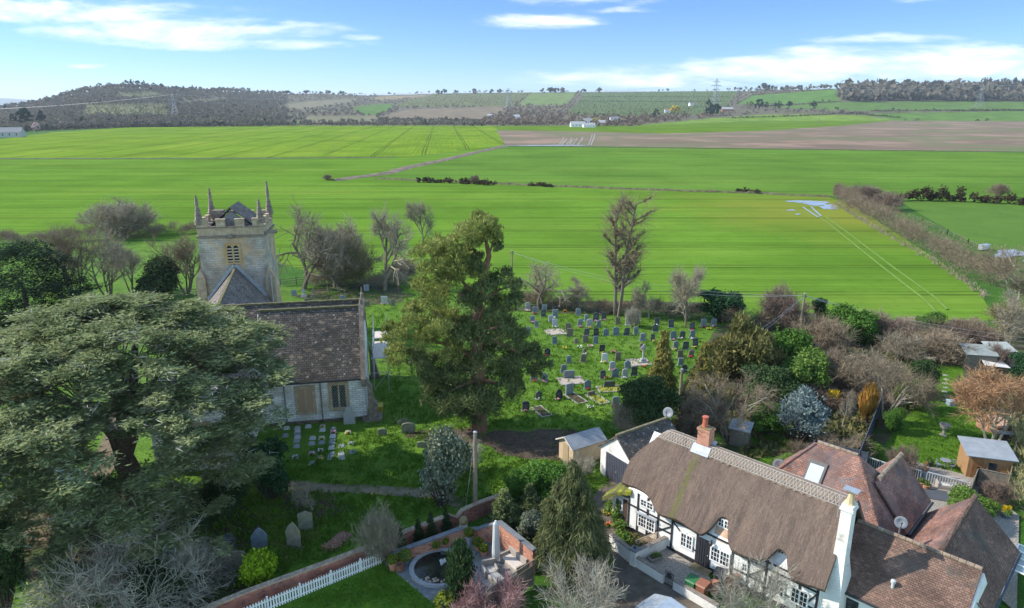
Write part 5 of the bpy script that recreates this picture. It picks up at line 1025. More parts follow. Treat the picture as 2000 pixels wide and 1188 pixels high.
# dark spreading yew at the left edge
yc = at(60, 640); yc.z = 0; yw = empty('yew_tree', yc, 0, 'broad dark green yew at the far left beyond the cedar', 'tree'); rg = np.random.default_rng(24)
yl = lobes_px([(10, 500, 30), (40, 490, 26), (75, 505, 30), (105, 515, 22), (20, 545, 44), (75, 550, 42), (125, 560, 34), (155, 575, 24), (170, 590, 14), (-40, 520, 44), (-60, 590, 50), (30, 600, 42), (95, 600, 36), (140, 605, 26), (0, 640, 40), (-90, 540, 40), (60, 630, 30), (95, 480, 8)], yc, rg, 3, .6, .95)
leaves(MB(), rg, yl, 46000, .13, 2.8, 'flat', .3, 13, .24, .35).build('crown', LPIND if False else leaf('dark_yew', [(.012, .026, .016), (.026, .05, .028), (.055, .085, .045)], .12, .5), yw, uv=False)
MB().tube([(0, 0, -.1), (.1, 0, 3), (0, 0, 6)], [.5, .35, .1], 7).build('trunk', BARKD, yw, uv=False)
# ------------------------------------------------------------------ planting
T_ = 'tree'; B_ = 'shrub'; H_ = 'hedge'
G1 = 'bare trees along the churchyard edge'
for a in (
 ('scrubg', 245, 462, 386, 130, 'round grey bare tree in the far hedge left of the church tower', T_),
 ('multi', 150, 590, 432, 120, 'bare many-stemmed tree nearest the dark yew, left of the church', T_, G1),
 ('multi2', 215, 592, 440, 130, 'bare many-stemmed tree with ash-grey stems midway between the yew and the ivy-clad tree', T_, G1),
 ('multi2', 258, 575, 452, 90, 'slim bare tree just left of the ivy-clad tree', T_, G1),
 ('ivy', 318, 585, 502, 95, 'dark ivy-clad leaning tree left of the church tower', T_),
 ('multi', 365, 575, 455, 120, 'bare spreading tree close against the left side of the church tower', T_, G1),
 ('gnarled', 592, 566, 380, 165, 'big gnarled bare tree directly right of the church tower', T_, G1),
 ('scrubg', 660, 556, 425, 130, 'dense grey-brown bare willow between the gnarled tree and the oak-like tree', T_, G1),
 ('scruby', 700, 560, 470, 70, 'olive-tinged bare bush behind the oak-like tree', B_),
 ('oak', 752, 568, 392, 105, 'oak-like bare tree with a clear trunk left of the pine', T_, G1),
 ('wispy', 828, 480, 388, 62, 'small upright bare tree in the field edge just behind the pine', T_),
 ('scrubg', 790, 548, 500, 60, 'low grey bush tucked behind the pine on its left', B_),
 ('gnarled', 1058, 606, 500, 125, 'twisted leaning bare tree at the top left of the graveyard', T_, G1),
 ('apple', 1125, 600, 535, 80, 'low bare crab-like tree in the brush behind the graveyard', T_, G1),
 ('tall', 1203, 618, 368, 105, 'tall slender bare tree with twin trunks behind the graveyard', T_, G1),
 ('apple', 1268, 622, 548, 66, 'small short bare tree standing among the back headstones', T_, G1),
 ('wispy', 1338, 640, 508, 88, 'pale wispy bare tree beside the dark holly', T_, G1),
 ('holly', 1408, 628, 568, 100, 'rounded dark holly behind the graveyard', T_),
 ('scrubr', 1522, 640, 556, 95, 'purple-brown twiggy tree right of the dark holly', T_),
 ('holly', 1598, 625, 582, 38, 'narrow dark evergreen right of the leaning telegraph pole', T_),
 ('laurel', 1652, 672, 602, 92, 'broad green evergreen bush above the gardens', B_),
 ('scrubr', 1722, 670, 606, 80, 'reddish bare bush right of the broad green evergreen', B_),
 ('laurel', 1815, 648, 612, 60, 'yellow-green bush at the corner of the field', B_),
 ('scrubr', 1885, 660, 625, 110, 'dark purple-brown hedge bush behind the garden sheds', B_),
 ('scrubb', 1600, 700, 612, 110, 'fawn twiggy bush below the leaning telegraph pole', B_),
 ('olive', 1455, 765, 622, 130, 'large olive-brown evergreen at the right edge of the graveyard', T_),
 ('olive', 1400, 735, 655, 70, 'small olive evergreen beside the slender golden conifers', T_),
 ('laurel', 1520, 740, 645, 115, 'bright green bushy tree behind the olive evergreen', B_),
 ('green', 1560, 775, 690, 120, 'mid-green dense shrub in the overgrown garden', B_),
 ('yew', 1500, 800, 720, 120, 'dark green shrub behind the blue spruce', B_),
 ('gconif', 1290, 780, 645, 66, 'slender golden conifer standing in front of the headstones', T_),
 ('gconif', 1368, 790, 668, 74, 'bushier golden conifer beside the telegraph pole', T_),
 ('yew', 1270, 850, 742, 130, 'dense dark evergreen behind the garage', T_),
 ('scrubg', 1228, 850, 780, 70, 'grey twiggy bush left of the dense dark evergreen', B_),
 ('spread', 1420, 865, 735, 170, 'tangled bare tree behind the brick chimney', T_),
 ('scrubb', 1370, 850, 775, 110, 'brown bare thicket behind the ridge of the garage', B_),
 ('laurel', 1488, 848, 790, 78, 'glossy green bush between the tangled tree and the blue spruce', B_),
 ('spruce', 1560, 866, 755, 90, 'silvery blue spruce in the back garden', T_),
 ('forsythia', 1628, 800, 762, 36, 'bright yellow forsythia right of the blue spruce', B_),
 ('flame', 1692, 826, 752, 34, 'flame-orange shrub in front of the blue fence', B_),
 ('apple', 1645, 835, 760, 44, 'tiny bare fruit tree in the overgrown garden', T_),
 ('scrubb', 1640, 770, 690, 140, 'brown bare thicket in the middle of the overgrown garden', B_),
 ('scrubr', 1590, 742, 665, 90, 'wine-brown thicket above the blue spruce', B_),
 ('spread', 1728, 828, 668, 150, 'pale-stemmed bare tree beside the blue garden fence', T_),
 ('scrubg', 1700, 760, 690, 120, 'grey bare bushes behind the pale-stemmed tree', B_),
 ('yew', 1800, 775, 705, 60, 'dark green shrub left of the small garden lawn', B_),
 ('green', 1775, 800, 745, 70, 'low leafy green shrub at the head of the garden lawn', B_),
 ('orange', 1935, 880, 712, 165, 'orange-brown bare tree at the end of the right-hand garden', T_),
 ('laurel', 1742, 845, 798, 42, 'yellow-green variegated shrub beside the garden fence', B_),
 ('scrubr', 1760, 925, 870, 60, 'small bare bush beside the garden railings', B_),
 ('scrubb', 1820, 700, 640, 130, 'fawn thicket behind the garden vegetable beds', B_),
 ('scrubg', 1760, 700, 650, 90, 'ash-grey thicket left of the garden vegetable beds', B_),
 ('apple', 1960, 680, 560, 120, 'white-limbed bare tree at the field corner', T_),
 ('spread', 1985, 610, 480, 170, 'ochre bare tree at the right edge beyond the field corner', T_),
 ('scruby', 1985, 660, 585, 120, 'olive-brown bush below the ochre tree', B_),
 ('scrubr', 1945, 720, 668, 46, 'round russet shrub behind the white tarpaulin', B_),
 ('holly', 1995, 760, 690, 60, 'dark shrub at the right edge beside the sheds', B_),
 ('green', 1880, 1020, 968, 100, 'clipped green shrub behind the cottage wings', B_),
 ('scrubr', 1945, 985, 935, 62, 'reddish twiggy shrub by the log cabin fence', B_),
 ('forsythia', 1966, 1010, 988, 24, 'yellow-leaved potted shrub beside the cabin fence', B_),
 ('green', 1930, 1000, 978, 40, 'low round green bush by the cabin fence', B_),
 ('holly', 528, 975, 862, 98, 'dense dark evergreen at the corner of the cedar', B_),
 ('apple', 612, 998, 945, 70, 'weeping little bare tree above the old headstones', T_),
 ('var', 868, 988, 838, 115, 'variegated holly beside the wooden pole', T_),
 ('brush', 905, 925, 850, 70, 'pale bare twigs behind the variegated holly', B_),
 ('scrubg', 745, 1100, 988, 76, 'round grey bare bush on a short trunk by the picket fence', B_),
 ('lime', 508, 1138, 1086, 64, 'bright lime-green rounded shrub beside the brick wall', B_),
 ('column', 785, 1090, 1030, 24, 'dark columnar conifer nearest the picket fence, behind the brick wall', T_, 'small conifers along the brick wall'),
 ('column', 818, 1062, 1012, 26, 'second small columnar conifer from the picket fence', T_, 'small conifers along the brick wall'),
 ('column', 842, 1050, 1000, 26, 'third small columnar conifer from the picket fence', T_, 'small conifers along the brick wall'),
 ('column', 872, 1040, 992, 24, 'columnar conifer nearest the wooden pole', T_, 'small conifers along the brick wall'),
 ('fatyew', 901, 1182, 1052, 58, 'fat columnar yew in front of the garden pond', T_),
 ('conif', 985, 1030, 955, 70, 'feathery green conifer behind the curved patio wall', T_),
 ('conif', 1035, 1010, 945, 56, 'smaller feathery conifer left of the weeping conifer', T_),
 ('laurel', 1060, 968, 905, 110, 'spreading green laurel below the garden shed', B_),
 ('laurel', 1010, 985, 925, 60, 'green bush beside the wooden pole', B_),
 ('var', 1035, 1055, 1000, 62, 'silver-variegated shrub behind the patio wall', B_),
 ('brush', 1130, 935, 885, 60, 'bare twigs rising behind the weeping conifer', B_),
 ('yew', 1140, 1150, 1088, 80, 'dark evergreen undergrowth at the foot of the weeping conifer', B_),
 ('laurel', 1178, 1125, 1082, 40, 'glossy laurel at the lane edge', B_),
 ('brush', 1140, 1235, 1100, 170, 'white-twigged bare shrub in front of the patio fence', B_),
 ('brush', 1465, 1225, 1085, 150, 'leggy bare shrub in front of the thatched cottage', B_),
 ('pinkbush', 960, 1225, 1138, 120, 'pink-red twiggy shrub below the pond', B_),
 ('topiary', 872, 1196, 1160, 46, 'golden-green domed shrub below the pond', B_),
 ('tangle', 235, 1215, 1010, 330, 'sprawling pale bare shrub at the bottom left', B_),
 ('tangle', 390, 1130, 1050, 150, 'arching pale bare branches left of the lime-green shrub', B_),
 ('yew', 15, 1200, 1030, 100, 'dark yew filling the bottom left corner', T_),
 ('ivy', 300, 1190, 1100, 140, 'dark ivy mound under the sprawling bare shrub', B_),
 ('yew', 180, 1010, 930, 130, 'dark evergreen undergrowth beneath the cedar on the left', B_),
 ('yew', 430, 1010, 950, 120, 'dark evergreen undergrowth beneath the cedar on the right', B_),
 ('yew', 860, 790, 720, 60, 'dark yew hidden at the left foot of the pine', B_),
 ('scrubp', 1235, 640, 600, 30, 'tiny pale weeping shrub among the back headstones', B_),
 ('brush2', 1560, 905, 870, 90, 'low brown border bush by the blue fence', B_), ('brush2', 1640, 900, 850, 110, 'wide low brown bush inside the blue fence', B_), ('green', 1690, 890, 862, 60, 'low grey-green bush at the corner of the blue fence', B_),
 ('green', 1395, 880, 850, 50, 'leafy green bush behind the lean-to roof', B_), ('green', 1530, 918, 892, 56, 'clipped green bush beside the rear satellite dish', B_),
 ('scrubb', 640, 352, 340, 18, 'low scrub at the lower end of the field track', B_), ('scrubb', 927, 358, 341, 20, 'lone round bush on the field boundary', B_),
 ('scrubb', 1638, 388, 355, 26, 'grey bush at the head of the long field hedge', B_), ('scrubr', 1685, 398, 358, 75, 'dark rounded thicket at the head of the long field hedge', B_), ('scrubr', 1728, 410, 372, 60, 'second dark thicket where the two field hedges meet', B_), ('scrubb', 1950, 385, 356, 34, 'pale round bush in the hedge at the right edge', B_),
): plant(*a)
# hedges: one thing each, twigs along a line
def hedge(name, pts, h, w, m, label, n, size=.05, aspect=14, mode='twig', seed=1, cat='hedge', hj=.2, lo=.2):
    rg = np.random.default_rng(seed); P_ = [Vector(p) for p in pts]; o0 = P_[0].copy(); o0.z = 0; L = []
    for a, b_ in zip(P_[:-1], P_[1:]):
        k = max(1, int((b_ - a).length / (w * .45)))
        for i in range(k):
            q = a.lerp(b_, (i + rg.uniform(0, 1)) / k) - o0; hh = h * (1 + rg.normal() * hj); L.append((q.x + rg.normal() * w * .15, q.y + rg.normal() * w * .15, hh * .5, w * .5 * rg.uniform(.8, 1.2), w * .5, hh * .52))
    o = leaves(MB(), rg, L, n, size, aspect, mode, lo, 10, .2).build(name, m, None, o0, uv=False); return tag(o, label, cat)
hedge('hedge', P((1640, 392), (1690, 425), (1760, 462), (1850, 512), (1950, 572)), 4.3, 6.0, TWB, 'long brown hedge running down beside the green field', 48000, .035, 20, 'twig', 1)
hedge('hedge', P((1750, 392), (1850, 393), (2010, 401), (2150, 412)), 2.6, 3.0, leaf('bramble', [(.04, .032, .022), (.075, .06, .035), (.11, .10, .05)], .15, .4), 'dark bramble hedge along the far side of the meadow', 7000, .4, 1.6, 'leaf', 2, 'hedge', .35)
hedge('hedge', P((-150, 482), (0, 476), (200, 470), (300, 462), (395, 455)), 2.6, 3.2, TWR, 'purple-brown hedge between the left field and the paddock', 20000, .04, 20, 'twig', 3)
hedge('hedge', P((1010, 596), (1100, 604), (1180, 612), (1280, 616), (1380, 622)), 1.9, 2.6, TWB, 'bare brown hedge behind the back row of headstones', 18000, .03, 20, 'twig', 4)
hedge('hedge', P((600, 560), (680, 556), (740, 560), (800, 560)), 2.2, 3.0, TWG, 'grey bare hedge behind the headstones by the tower', 12000, .03, 20, 'twig', 5)
hedge('hedge', P((1440, 640), (1560, 650), (1680, 660), (1800, 660), (1930, 668)), 2.2, 3.4, TWB, 'overgrown hedge between the field and the gardens', 18000, .03, 20, 'twig', 6)
hedge('hedge', P((815, 356), (880, 358), (965, 362)), 1.6, 3.0, MATS['bramble'], 'dark low hedge remnant in the middle of the fields', 1600, .5, 1.6, 'leaf', 7); hedge('hedge', P((1040, 363), (1080, 366)), 1.2, 2.5, MATS['bramble'], 'short hedge tuft on the field boundary', 500, .5, 1.6, 'leaf', 8); hedge('hedge', P((1440, 376), (1490, 379)), 1.0, 2.5, MATS['bramble'], 'low bramble patch right along the field boundary', 400, .5, 1.6, 'leaf', 9)
hedge('grass_verge', P((1632, 398), (1690, 435), (1760, 475), (1850, 528), (1925, 580)), .5, 1.6, twm('dead_grass', (.25, .2, .13), (.36, .3, .2), (.48, .42, .3)), 'strip of dead pale grass along the long hedge', 5000, .06, 7, 'up', 10, 'grass'); 
hedge('hedge', P((1985, 1010), (1995, 900), (2000, 830), (2010, 760)), 1.8, 1.4, TWY, 'olive hedge at the right edge of the gardens', 5000, .05, 12, 'twig', 11)
hedge('hedge', P((1450, 800), (1560, 790), (1640, 800), (1720, 790)), 1.6, 3.4, TWR, 'low tangle of brambles across the overgrown garden', 14000, .03, 20, 'twig', 12)
hedge('hedge', P((1180, 985), (1200, 1005), (1215, 1060)), .6, .9, LSHR, 'low planting along the cottage front garden', 1500, .1, 1.5, 'leaf', 13, 'flower bed')
# distant specimen trees
def fartree(px, yb, yt, wpx, m, name, label, n=260, sz=.16):
    p = hill(px, yb) if yb < lut(FOOT, px) else at(px, yb); mm = mpp(p); h = (yb - yt) * mm; w = wpx * mm; o = empty(name, p, 0, label, 'tree'); rg = np.random.default_rng(int(px))
    leaves(MB(), rg, [(0, 0, h * .55, w * .4, w * .4, h * .42), (w * .18, 0, h * .45, w * .3, w * .3, h * .35), (-w * .2, .1, h * .4, w * .28, w * .28, h * .33), (0, 0, h * .78, w * .22, w * .22, h * .22)], n, w * sz, 1.4, 'leaf', .6, 6, .1).build('crown', m, o, uv=False); MB().tube([(0, 0, -1), (0, 0, h * .6)], [w * .05, w * .02], 5).build('trunk', BARKD, o, uv=False)
DKE = leaf('distant_evergreen', [(.012, .03, .018), (.028, .055, .03), (.05, .08, .04)], .1, .35)
for a in ((50, 252, 212, 38, DKE, 'evergreen_tree', 'largest dark evergreen at the far left edge of the fields'), (84, 250, 216, 20, DKE, 'evergreen_tree', 'narrower dark evergreen beside the large one at far left'), (72, 258, 240, 18, LBLS, 'blossom_tree', 'small pink blossom tree by the far left farm'), (28, 250, 222, 14, DKE, 'evergreen_tree', 'dark evergreen left of the largest one at far left'), (163, 248, 228, 14, DKE, 'evergreen_tree', 'lone dark conifer in the bare wood at far left'),
          (1318, 222, 206, 20, LYEL, 'willow_tree', 'yellow willow in front of the orchard slope'), (1163, 243, 231, 24, LYEL if False else leaf('willow_yellow', [(.3, .27, .08), (.42, .38, .12), (.5, .46, .18)], .2, .3), 'willow_tree', 'yellow willow beside the far cottages'), (1281, 232, 212, 14, DKE, 'evergreen_tree', 'dark round tree left of the far yellow willow'), (1393, 226, 204, 34, DKE, 'evergreen_tree', 'dark clump beside the left-hand pylon'), (1383, 212, 194, 12, DKE, 'evergreen_tree', 'narrow dark conifer above the clump by the pylon'),
          (1466, 214, 198, 12, LGOLD, 'conifer_tree', 'olive conifer at the left end of the far conifer row'), (1482, 215, 194, 20, DKE, 'conifer_tree', 'largest dark conifer in the far row'), (1496, 214, 198, 10, DKE, 'conifer_tree', 'slim dark conifer right of the largest one in the far row'), (1513, 214, 200, 10, DKE, 'conifer_tree', 'left twin of the paired conifers in the far row'), (1521, 214, 198, 12, DKE, 'conifer_tree', 'right twin of the paired conifers in the far row'), (1541, 213, 198, 14, DKE, 'conifer_tree', 'lone dark conifer at the right end of the far row'), (1588, 212, 198, 16, DKE, 'conifer_tree', 'dark tree in the hedge right of the far conifer row')): fartree(*a)
rgt = random.Random(5)
for i, (px, yb, yt) in enumerate(((248, 172, 157), (258, 171, 155), (270, 172, 156), (282, 172, 158), (300, 173, 162), (316, 175, 164), (345, 177, 168))): fartree(px, yb, yt, 11, DKE, 'conifer_tree', 'dark conifer number %s from the left along the crest of the left hill' % ('one two three four five six seven'.split()[i]), 120, .22)
for i, px in enumerate((1918, 1930, 1942, 1955, 1966, 1978, 1990)): fartree(px, 178, 151 + (i * 37 % 5), 12, TW1, 'bare_tree', 'bare skyline tree, %s from the left in the row above the right-hand pylon' % ('first second third fourth fifth sixth seventh'.split()[i]), 110, .2)
SKYL = ['left of all the glasshouses, farthest left', 'second left of the glasshouses', 'third left of the glasshouses', 'just left of the first glasshouse', 'rising behind the second glasshouse', 'right of the glasshouse row, first of four', 'second of four right of the glasshouse row', 'third of four right of the glasshouse row', 'fourth of four right of the glasshouse row', 'left of the middle pylon', 'just beside the middle pylon', 'first in the clump above the pale meadow', 'tallest in the clump above the pale meadow', 'third in the clump above the pale meadow', 'last in the clump above the pale meadow', 'left of the two right-hand glasshouses', 'beside the two right-hand glasshouses', 'tallest above the right green slope', 'second above the right green slope', 'third above the right green slope', 'last above the right green slope']
for i, (px, s) in enumerate(((560, 9), (600, 8), (640, 8), (668, 8), (760, 6), (855, 8), (868, 9), (890, 7), (925, 9), (960, 7), (975, 8), (1060, 8), (1075, 11), (1085, 10), (1098, 9), (1140, 7), (1170, 9), (1490, 14), (1502, 11), (1535, 9), (1560, 9))):
    y = ys_(px) + 1; fartree(px, y, y - s, s * 1.5, TW1 if i % 3 else DKE, 'skyline_tree', '%s skyline tree %s' % ('bare' if i % 3 else 'dark evergreen', SKYL[i]), 70, .26)

# rough grass: tufts over the churchyard and gardens
BARE = [((555, 940), (640, 948), (720, 951), (800, 956), (860, 961), (915, 982), (905, 994), (850, 976), (720, 966), (555, 958)), ((880, 846), (960, 838), (1080, 838), (1165, 858), (1150, 893), (1040, 900), (950, 880), (890, 862)), ((745, 1100), (770, 1080), (960, 1010), (1046, 1096), (880, 1204))]
def tuftfield(name, polys, n, m, label, seed, size=.16, cap=None):
    rg = np.random.default_rng(seed); Q = []
    for poly in polys:
        xs = [p[0] for p in poly]; ys2 = [p[1] for p in poly]; k = 0; want = int(n * (max(xs) - min(xs)) * (max(ys2) - min(ys2)) / 1e6)
        while k < want:
            x, y = rg.uniform(min(xs), max(xs)), rg.uniform(min(ys2), max(ys2)); k += 1
            if inpoly(x, y, poly) and (name != 'grass' or not any(inpoly(x, y, b) for b in BARE)): Q.append(tuple(at(x, y)))
    c = np.array(Q); c = np.repeat(c, 5, 0); k = len(c); c[:, :2] += rg.normal(0, .16, (k, 2)); h = size * rg.uniform(.5, 1.4, k)
    t_ = unit(rg.normal(size=(k, 3)) * .55 + np.array([0, 0, 1.])) * h[:, None]; b_ = unit(np.cross(t_, rg.normal(size=(k, 3)))) * (size * .32); c[:, 2] += .1
    MB_ = MB(); MB_.quads(np.stack([c - b_ - t_ * .2, c + b_ - t_ * .2, c + b_ * .5 + t_, c - b_ * .5 + t_], 1)); return tag(MB_.build(name, m, uv=False), label, None, None, 'stuff')
YARD = ((560, 565), (700, 562), (1030, 592), (1380, 625), (1360, 700), (1290, 850), (1170, 960), (1000, 1000), (880, 985), (640, 1090), (380, 1180), (330, 1100), (560, 900), (740, 830), (745, 700), (640, 600))
tuftfield('grass', [YARD], 26000, leaf('grass_blades', [(.05, .11, .012), (.10, .20, .02), (.18, .29, .045)], .35, .5), 'short tufted grass of the churchyard lawn', 3)
tuftfield('grass', [((770, 1110), (860, 1188), (560, 1188), (620, 1165)), ((1730, 870), (1790, 800), (1890, 795), (1940, 840), (1900, 930), (1800, 905)), ((1820, 790), (1832, 722), (1880, 718), (1884, 790)), ((1450, 878), (1452, 838), (1555, 835), (1575, 878))], 30000, MATS['grass_blades'], 'mown grass of the garden lawns', 4, .11)
tuftfield('dead_leaves', [((330, 1100), (560, 960), (660, 980), (620, 1060), (430, 1188), (330, 1188)), ((20, 1080), (120, 960), (330, 960), (400, 1080), (200, 1150))], 16000, twm('leaf_litter', (.12, .08, .045), (.22, .155, .09), (.34, .26, .17)), 'dead leaves scattered under the cedar', 5, .09)
tuftfield('dead_leaves', [((900, 835), (1000, 840), (1165, 850), (1150, 890), (1000, 900), (960, 870))], 9000, MATS['leaf_litter'], 'pine litter scattered under the pine', 6, .09)
tuftfield('undergrowth', [((1440, 900), (1500, 780), (1640, 690), (1800, 680), (1800, 760), (1720, 800), (1690, 880)), ((1300, 880), (1330, 780), (1420, 700), (1440, 860))], 15000, leaf('undergrowth_leaf', [(.05, .06, .02), (.13, .13, .05), (.25, .22, .11)], .2, .5), 'low rough undergrowth of the overgrown garden', 7, .38)
# ------------------------------------------------------------------ headstones
def stonemat(n, a, b_, over=None): return nmat(n, [(.3, a), (.7, b_)], 3., 6., .7, .2, 'Object', None, .35, 0, .14, .05, over)
STN = {'dark': stonemat('dark_granite', (.045, .05, .055), (.10, .11, .12)), 'grey': stonemat('grey_granite', (.17, .20, .22), (.29, .32, .34)), 'pale': stonemat('pale_stone', (.33, .34, .34), (.5, .5, .49)), 'brown': stonemat('brown_sandstone', (.15, .125, .095), (.27, .23, .18)), 'white': stonemat('white_marble', (.55, .55, .53), (.7, .7, .68)), 'black': stonemat('black_granite', (.02, .022, .025), (.05, .055, .06)), 'blue': stonemat('blue_grey_slate', (.10, .135, .17), (.19, .235, .275)), 'mossy': stonemat('mossy_stone_grave', (.12, .12, .085), (.30, .28, .22), (2., .5, .65, (.2, .2, .09)))}
ADJ = {'dark': 'dark grey', 'grey': 'mid-grey', 'pale': 'pale grey', 'brown': 'brown sandstone', 'white': 'white', 'black': 'polished black', 'blue': 'blue-grey', 'mossy': 'mossy'}
KERB = nmat('grave_kerb', [(.3, (.22, .205, .175)), (.7, (.36, .335, .29))], 3., 6., .9, .2); KFILL = {'tan': nmat('grave_chippings', [(.3, (.33, .27, .21)), (.7, (.47, .40, .34))], 9., 4.), 'moss': nmat('grave_moss', [(.3, (.21, .20, .03)), (.7, (.36, .33, .07))], 6., 5.), 'earth': SOIL}
FL = {k: plain('flower_' + k, c, .8) for k, c in dict(red=(.55, .03, .04), white=(.78, .76, .72), yellow=(.72, .52, .04), pink=(.66, .28, .34), orange=(.68, .25, .06), purple=(.26, .12, .32)).items()}
def outline(w, h, s):
    a = w / 2
    if s == 'square': return [(-a, 0), (a, 0), (a, h), (-a, h)]
    if s == 'arch': return [(-a, 0), (a, 0), (a, h * .78)] + [(a * math.cos(t), h * .78 + h * .22 * math.sin(t)) for t in np.linspace(.15, 2.99, 9)] + [(-a, h * .78)]
    if s == 'ogee': return [(-a, 0), (a, 0), (a, h * .72), (a * .8, h * .8), (a * .45, h * .86), (a * .15, h * .97), (0, h), (-a * .15, h * .97), (-a * .45, h * .86), (-a * .8, h * .8), (-a, h * .72)]
    if s == 'point': return [(-a * .93, 0), (a * .93, 0), (a, h * .62), (a * .55, h * .84), (0, h), (-a * .55, h * .84), (-a, h * .62)]
    if s == 'shoulder': return [(-a, 0), (a, 0), (a, h * .7), (a * .72, h * .72), (a * .66, h * .84)] + [(a * .66 * math.cos(t), h * .84 + h * .16 * math.sin(t)) for t in np.linspace(.2, 2.94, 7)] + [(-a * .66, h * .84), (-a * .72, h * .72), (-a, h * .7)]
    if s == 'gable': return [(-a, 0), (a, 0), (a, h * .88), (0, h), (-a, h * .88)]
    return [(-a, 0), (a, 0), (a, h * .86)] + [(a * math.cos(t), h * .86 + h * .14 * math.sin(t)) for t in np.linspace(.3, 2.84, 6)] + [(-a, h * .86)]
rgh = random.Random(8)
def flowers(px, py, cols, label, n=14, r=.22, cat='flowers', z=0.):
    p = at(px, py); o = empty('flower_posy', (p.x, p.y, 0), 0, label, cat); rg = np.random.default_rng(int(px * 7 + py))
    leaves(MB(), rg, [(0, 0, z + .12, r, r * .8, .12)], 60, .1, 1.6, 'leaf', .3, 3, .2).build('greenery', LSHR, o, uv=False)
    for k, c in enumerate(cols):
        mb = MB()
        for i in range(n): mb.sph((rg.uniform(-r, r), rg.uniform(-r, r) * .8, z + rg.uniform(.14, .34)), .045 + rg.uniform(0, .02), 6, 4)
        mb.build('blooms', FL[c], o, uv=False)
    return o
def headstone(px, py, w, h, s, c, label, group=None, plinth=True, tilt=0., rz=None, flo=None, name='headstone'):
    p = at(px, py); o = empty(name, (p.x, p.y, 0), R(8) + rgh.uniform(-.1, .1) if rz is None else rz, label, 'headstone', group)
    th = .12; st = MB().ext([(x, -th / 2, z + (.1 if plinth else -.05)) for x, z in outline(w, h, s)], (0, th, 0)).build('stone', STN[c], o, bevel=.012)
    st.rotation_euler = (R(tilt), R(tilt * .6), 0)
    if plinth: MB().box(-w * .62, w * .62, -.16, .18, -.02, .1).build('plinth', STN['grey' if c in ('dark', 'black', 'blue') else c], o)
    if h > .7 and w < .9 and c in ('dark', 'black', 'blue', 'grey'):
        pn = MB()
        for k in range(4): pn.box(-w * (.3 - .06 * (k % 2)), w * (.3 - .07 * (k % 3)), -th / 2 - .004, -th / 2 + .002, h * (.72 - k * .1), h * (.735 - k * .1))
        pn.build('inscription', STN['pale' if c in ('dark', 'black', 'blue') else 'dark'], st)
    if flo: flowers(px + rgh.uniform(-1, 1), py + 3.0, [flo], '%s posy by the %s' % (flo, label.replace('headstone', 'stone').replace('from left in', 'in')), 9, .16)
    return o
HS = [(200, 230, 'grey', 'arch'), (277, 215, 'grey', 'square'), (268, 262, 'dark', 'round'), (370, 205, 'dark', 'round'), (370, 265, 'grey', 'square'), (568, 250, 'grey', 'arch'), (750, 235, 'dark', 'square'), (640, 298, 'grey', 'round'), (722, 295, 'dark', 'arch'), (787, 285, 'dark', 'square'), (1022, 285, 'brown', 'arch'), (175, 305, 'grey', 'round'), (333, 305, 'pale', 'round'), (212, 350, 'grey', 'round'), (484, 380, 'brown', 'square'), (583, 343, 'grey', 'round'), (665, 350, 'pale', 'arch'), (744, 348, 'grey', 'round'), (910, 325, 'brown', 'square'), (1000, 333, 'pale', 'round'), (1075, 322, 'brown', 'round'), (1245, 330, 'dark', 'square'), (1368, 355, 'dark', 'square'), (1232, 390, 'dark', 'ogee'), (1548, 375, 'dark', 'round'), (1645, 345, 'grey', 'arch'), (1730, 340, 'grey', 'arch'), (495, 430, 'brown', 'square'), (637, 425, 'dark', 'square'), (723, 425, 'black', 'round'), (809, 422, 'blue', 'ogee'), (895, 420, 'blue', 'arch'), (982, 420, 'dark', 'round'), (1065, 410, 'grey', 'round'), (1388, 455, 'blue', 'round'), (1460, 445, 'dark', 'round'), (1546, 445, 'blue', 'round'), (1120, 468, 'grey', 'round'), (1211, 468, 'dark', 'round'), (367, 497, 'blue', 'round'), (552, 490, 'brown', 'round'), (633, 485, 'brown', 'square'), (718, 490, 'blue', 'round'), (1118, 550, 'brown', 'round'), (1490, 540, 'dark', 'square'), (1403, 540, 'grey', 'round'), (1575, 520, 'dark', 'square'), (302, 595, 'black', 'ogee'), (627, 580, 'brown', 'round'), (610, 648, 'brown', 'round'), (488, 660, 'grey', 'round'), (770, 570, 'black', 'square'), (797, 650, 'white', 'round'), (908, 635, 'brown', 'square'), (1444, 615, 'brown', 'square'), (1537, 605, 'brown', 'round'), (1445, 680, 'grey', 'square'), (440, 740, 'grey', 'round'), (864, 718, 'pale', 'round'), (995, 705, 'grey', 'ogee'), (783, 795, 'dark', 'round'), (886, 780, 'blue', 'ogee'), (970, 785, 'pale', 'arch'), (1047, 765, 'dark', 'square'), (280, 820, 'grey', 'ogee'), (190, 810, 'grey', 'round'), (140, 410, 'grey', 'round'), (650, 880, 'blue', 'ogee'), (228, 970, 'dark', 'ogee'), (405, 970, 'black', 'shoulder'), (118, 1070, 'dark', 'round'), (890, 1030, 'grey', 'round'), (1480, 745, 'dark', 'round'), (372, 345, 'pale', 'round'), (1340, 630, 'dark', 'arch')]
SHN = {'round': 'round-topped', 'square': 'square-topped', 'arch': 'arched', 'ogee': 'curved-shouldered', 'shoulder': 'stepped'}
hs = sorted(HS, key=lambda q: q[1]); BANDS = [(275, 'row under the hedge'), (335, 'second row from hedge'), (395, 'third row from hedge'), (440, 'fourth row from hedge'), (505, 'fifth row from hedge'), (600, 'row above the cross'), (690, 'row beside the cross'), (760, 'row below the cross'), (840, 'row by broad kerbed grave'), (2000, 'row nearest the pine')]
cnt = {}; ORD = 'first second third fourth fifth sixth seventh eighth ninth tenth eleventh twelfth thirteenth'.split()
rowsd = {}
for q in HS: rowsd.setdefault(next(n for lim, n in BANDS if q[1] < lim), []).append(q)
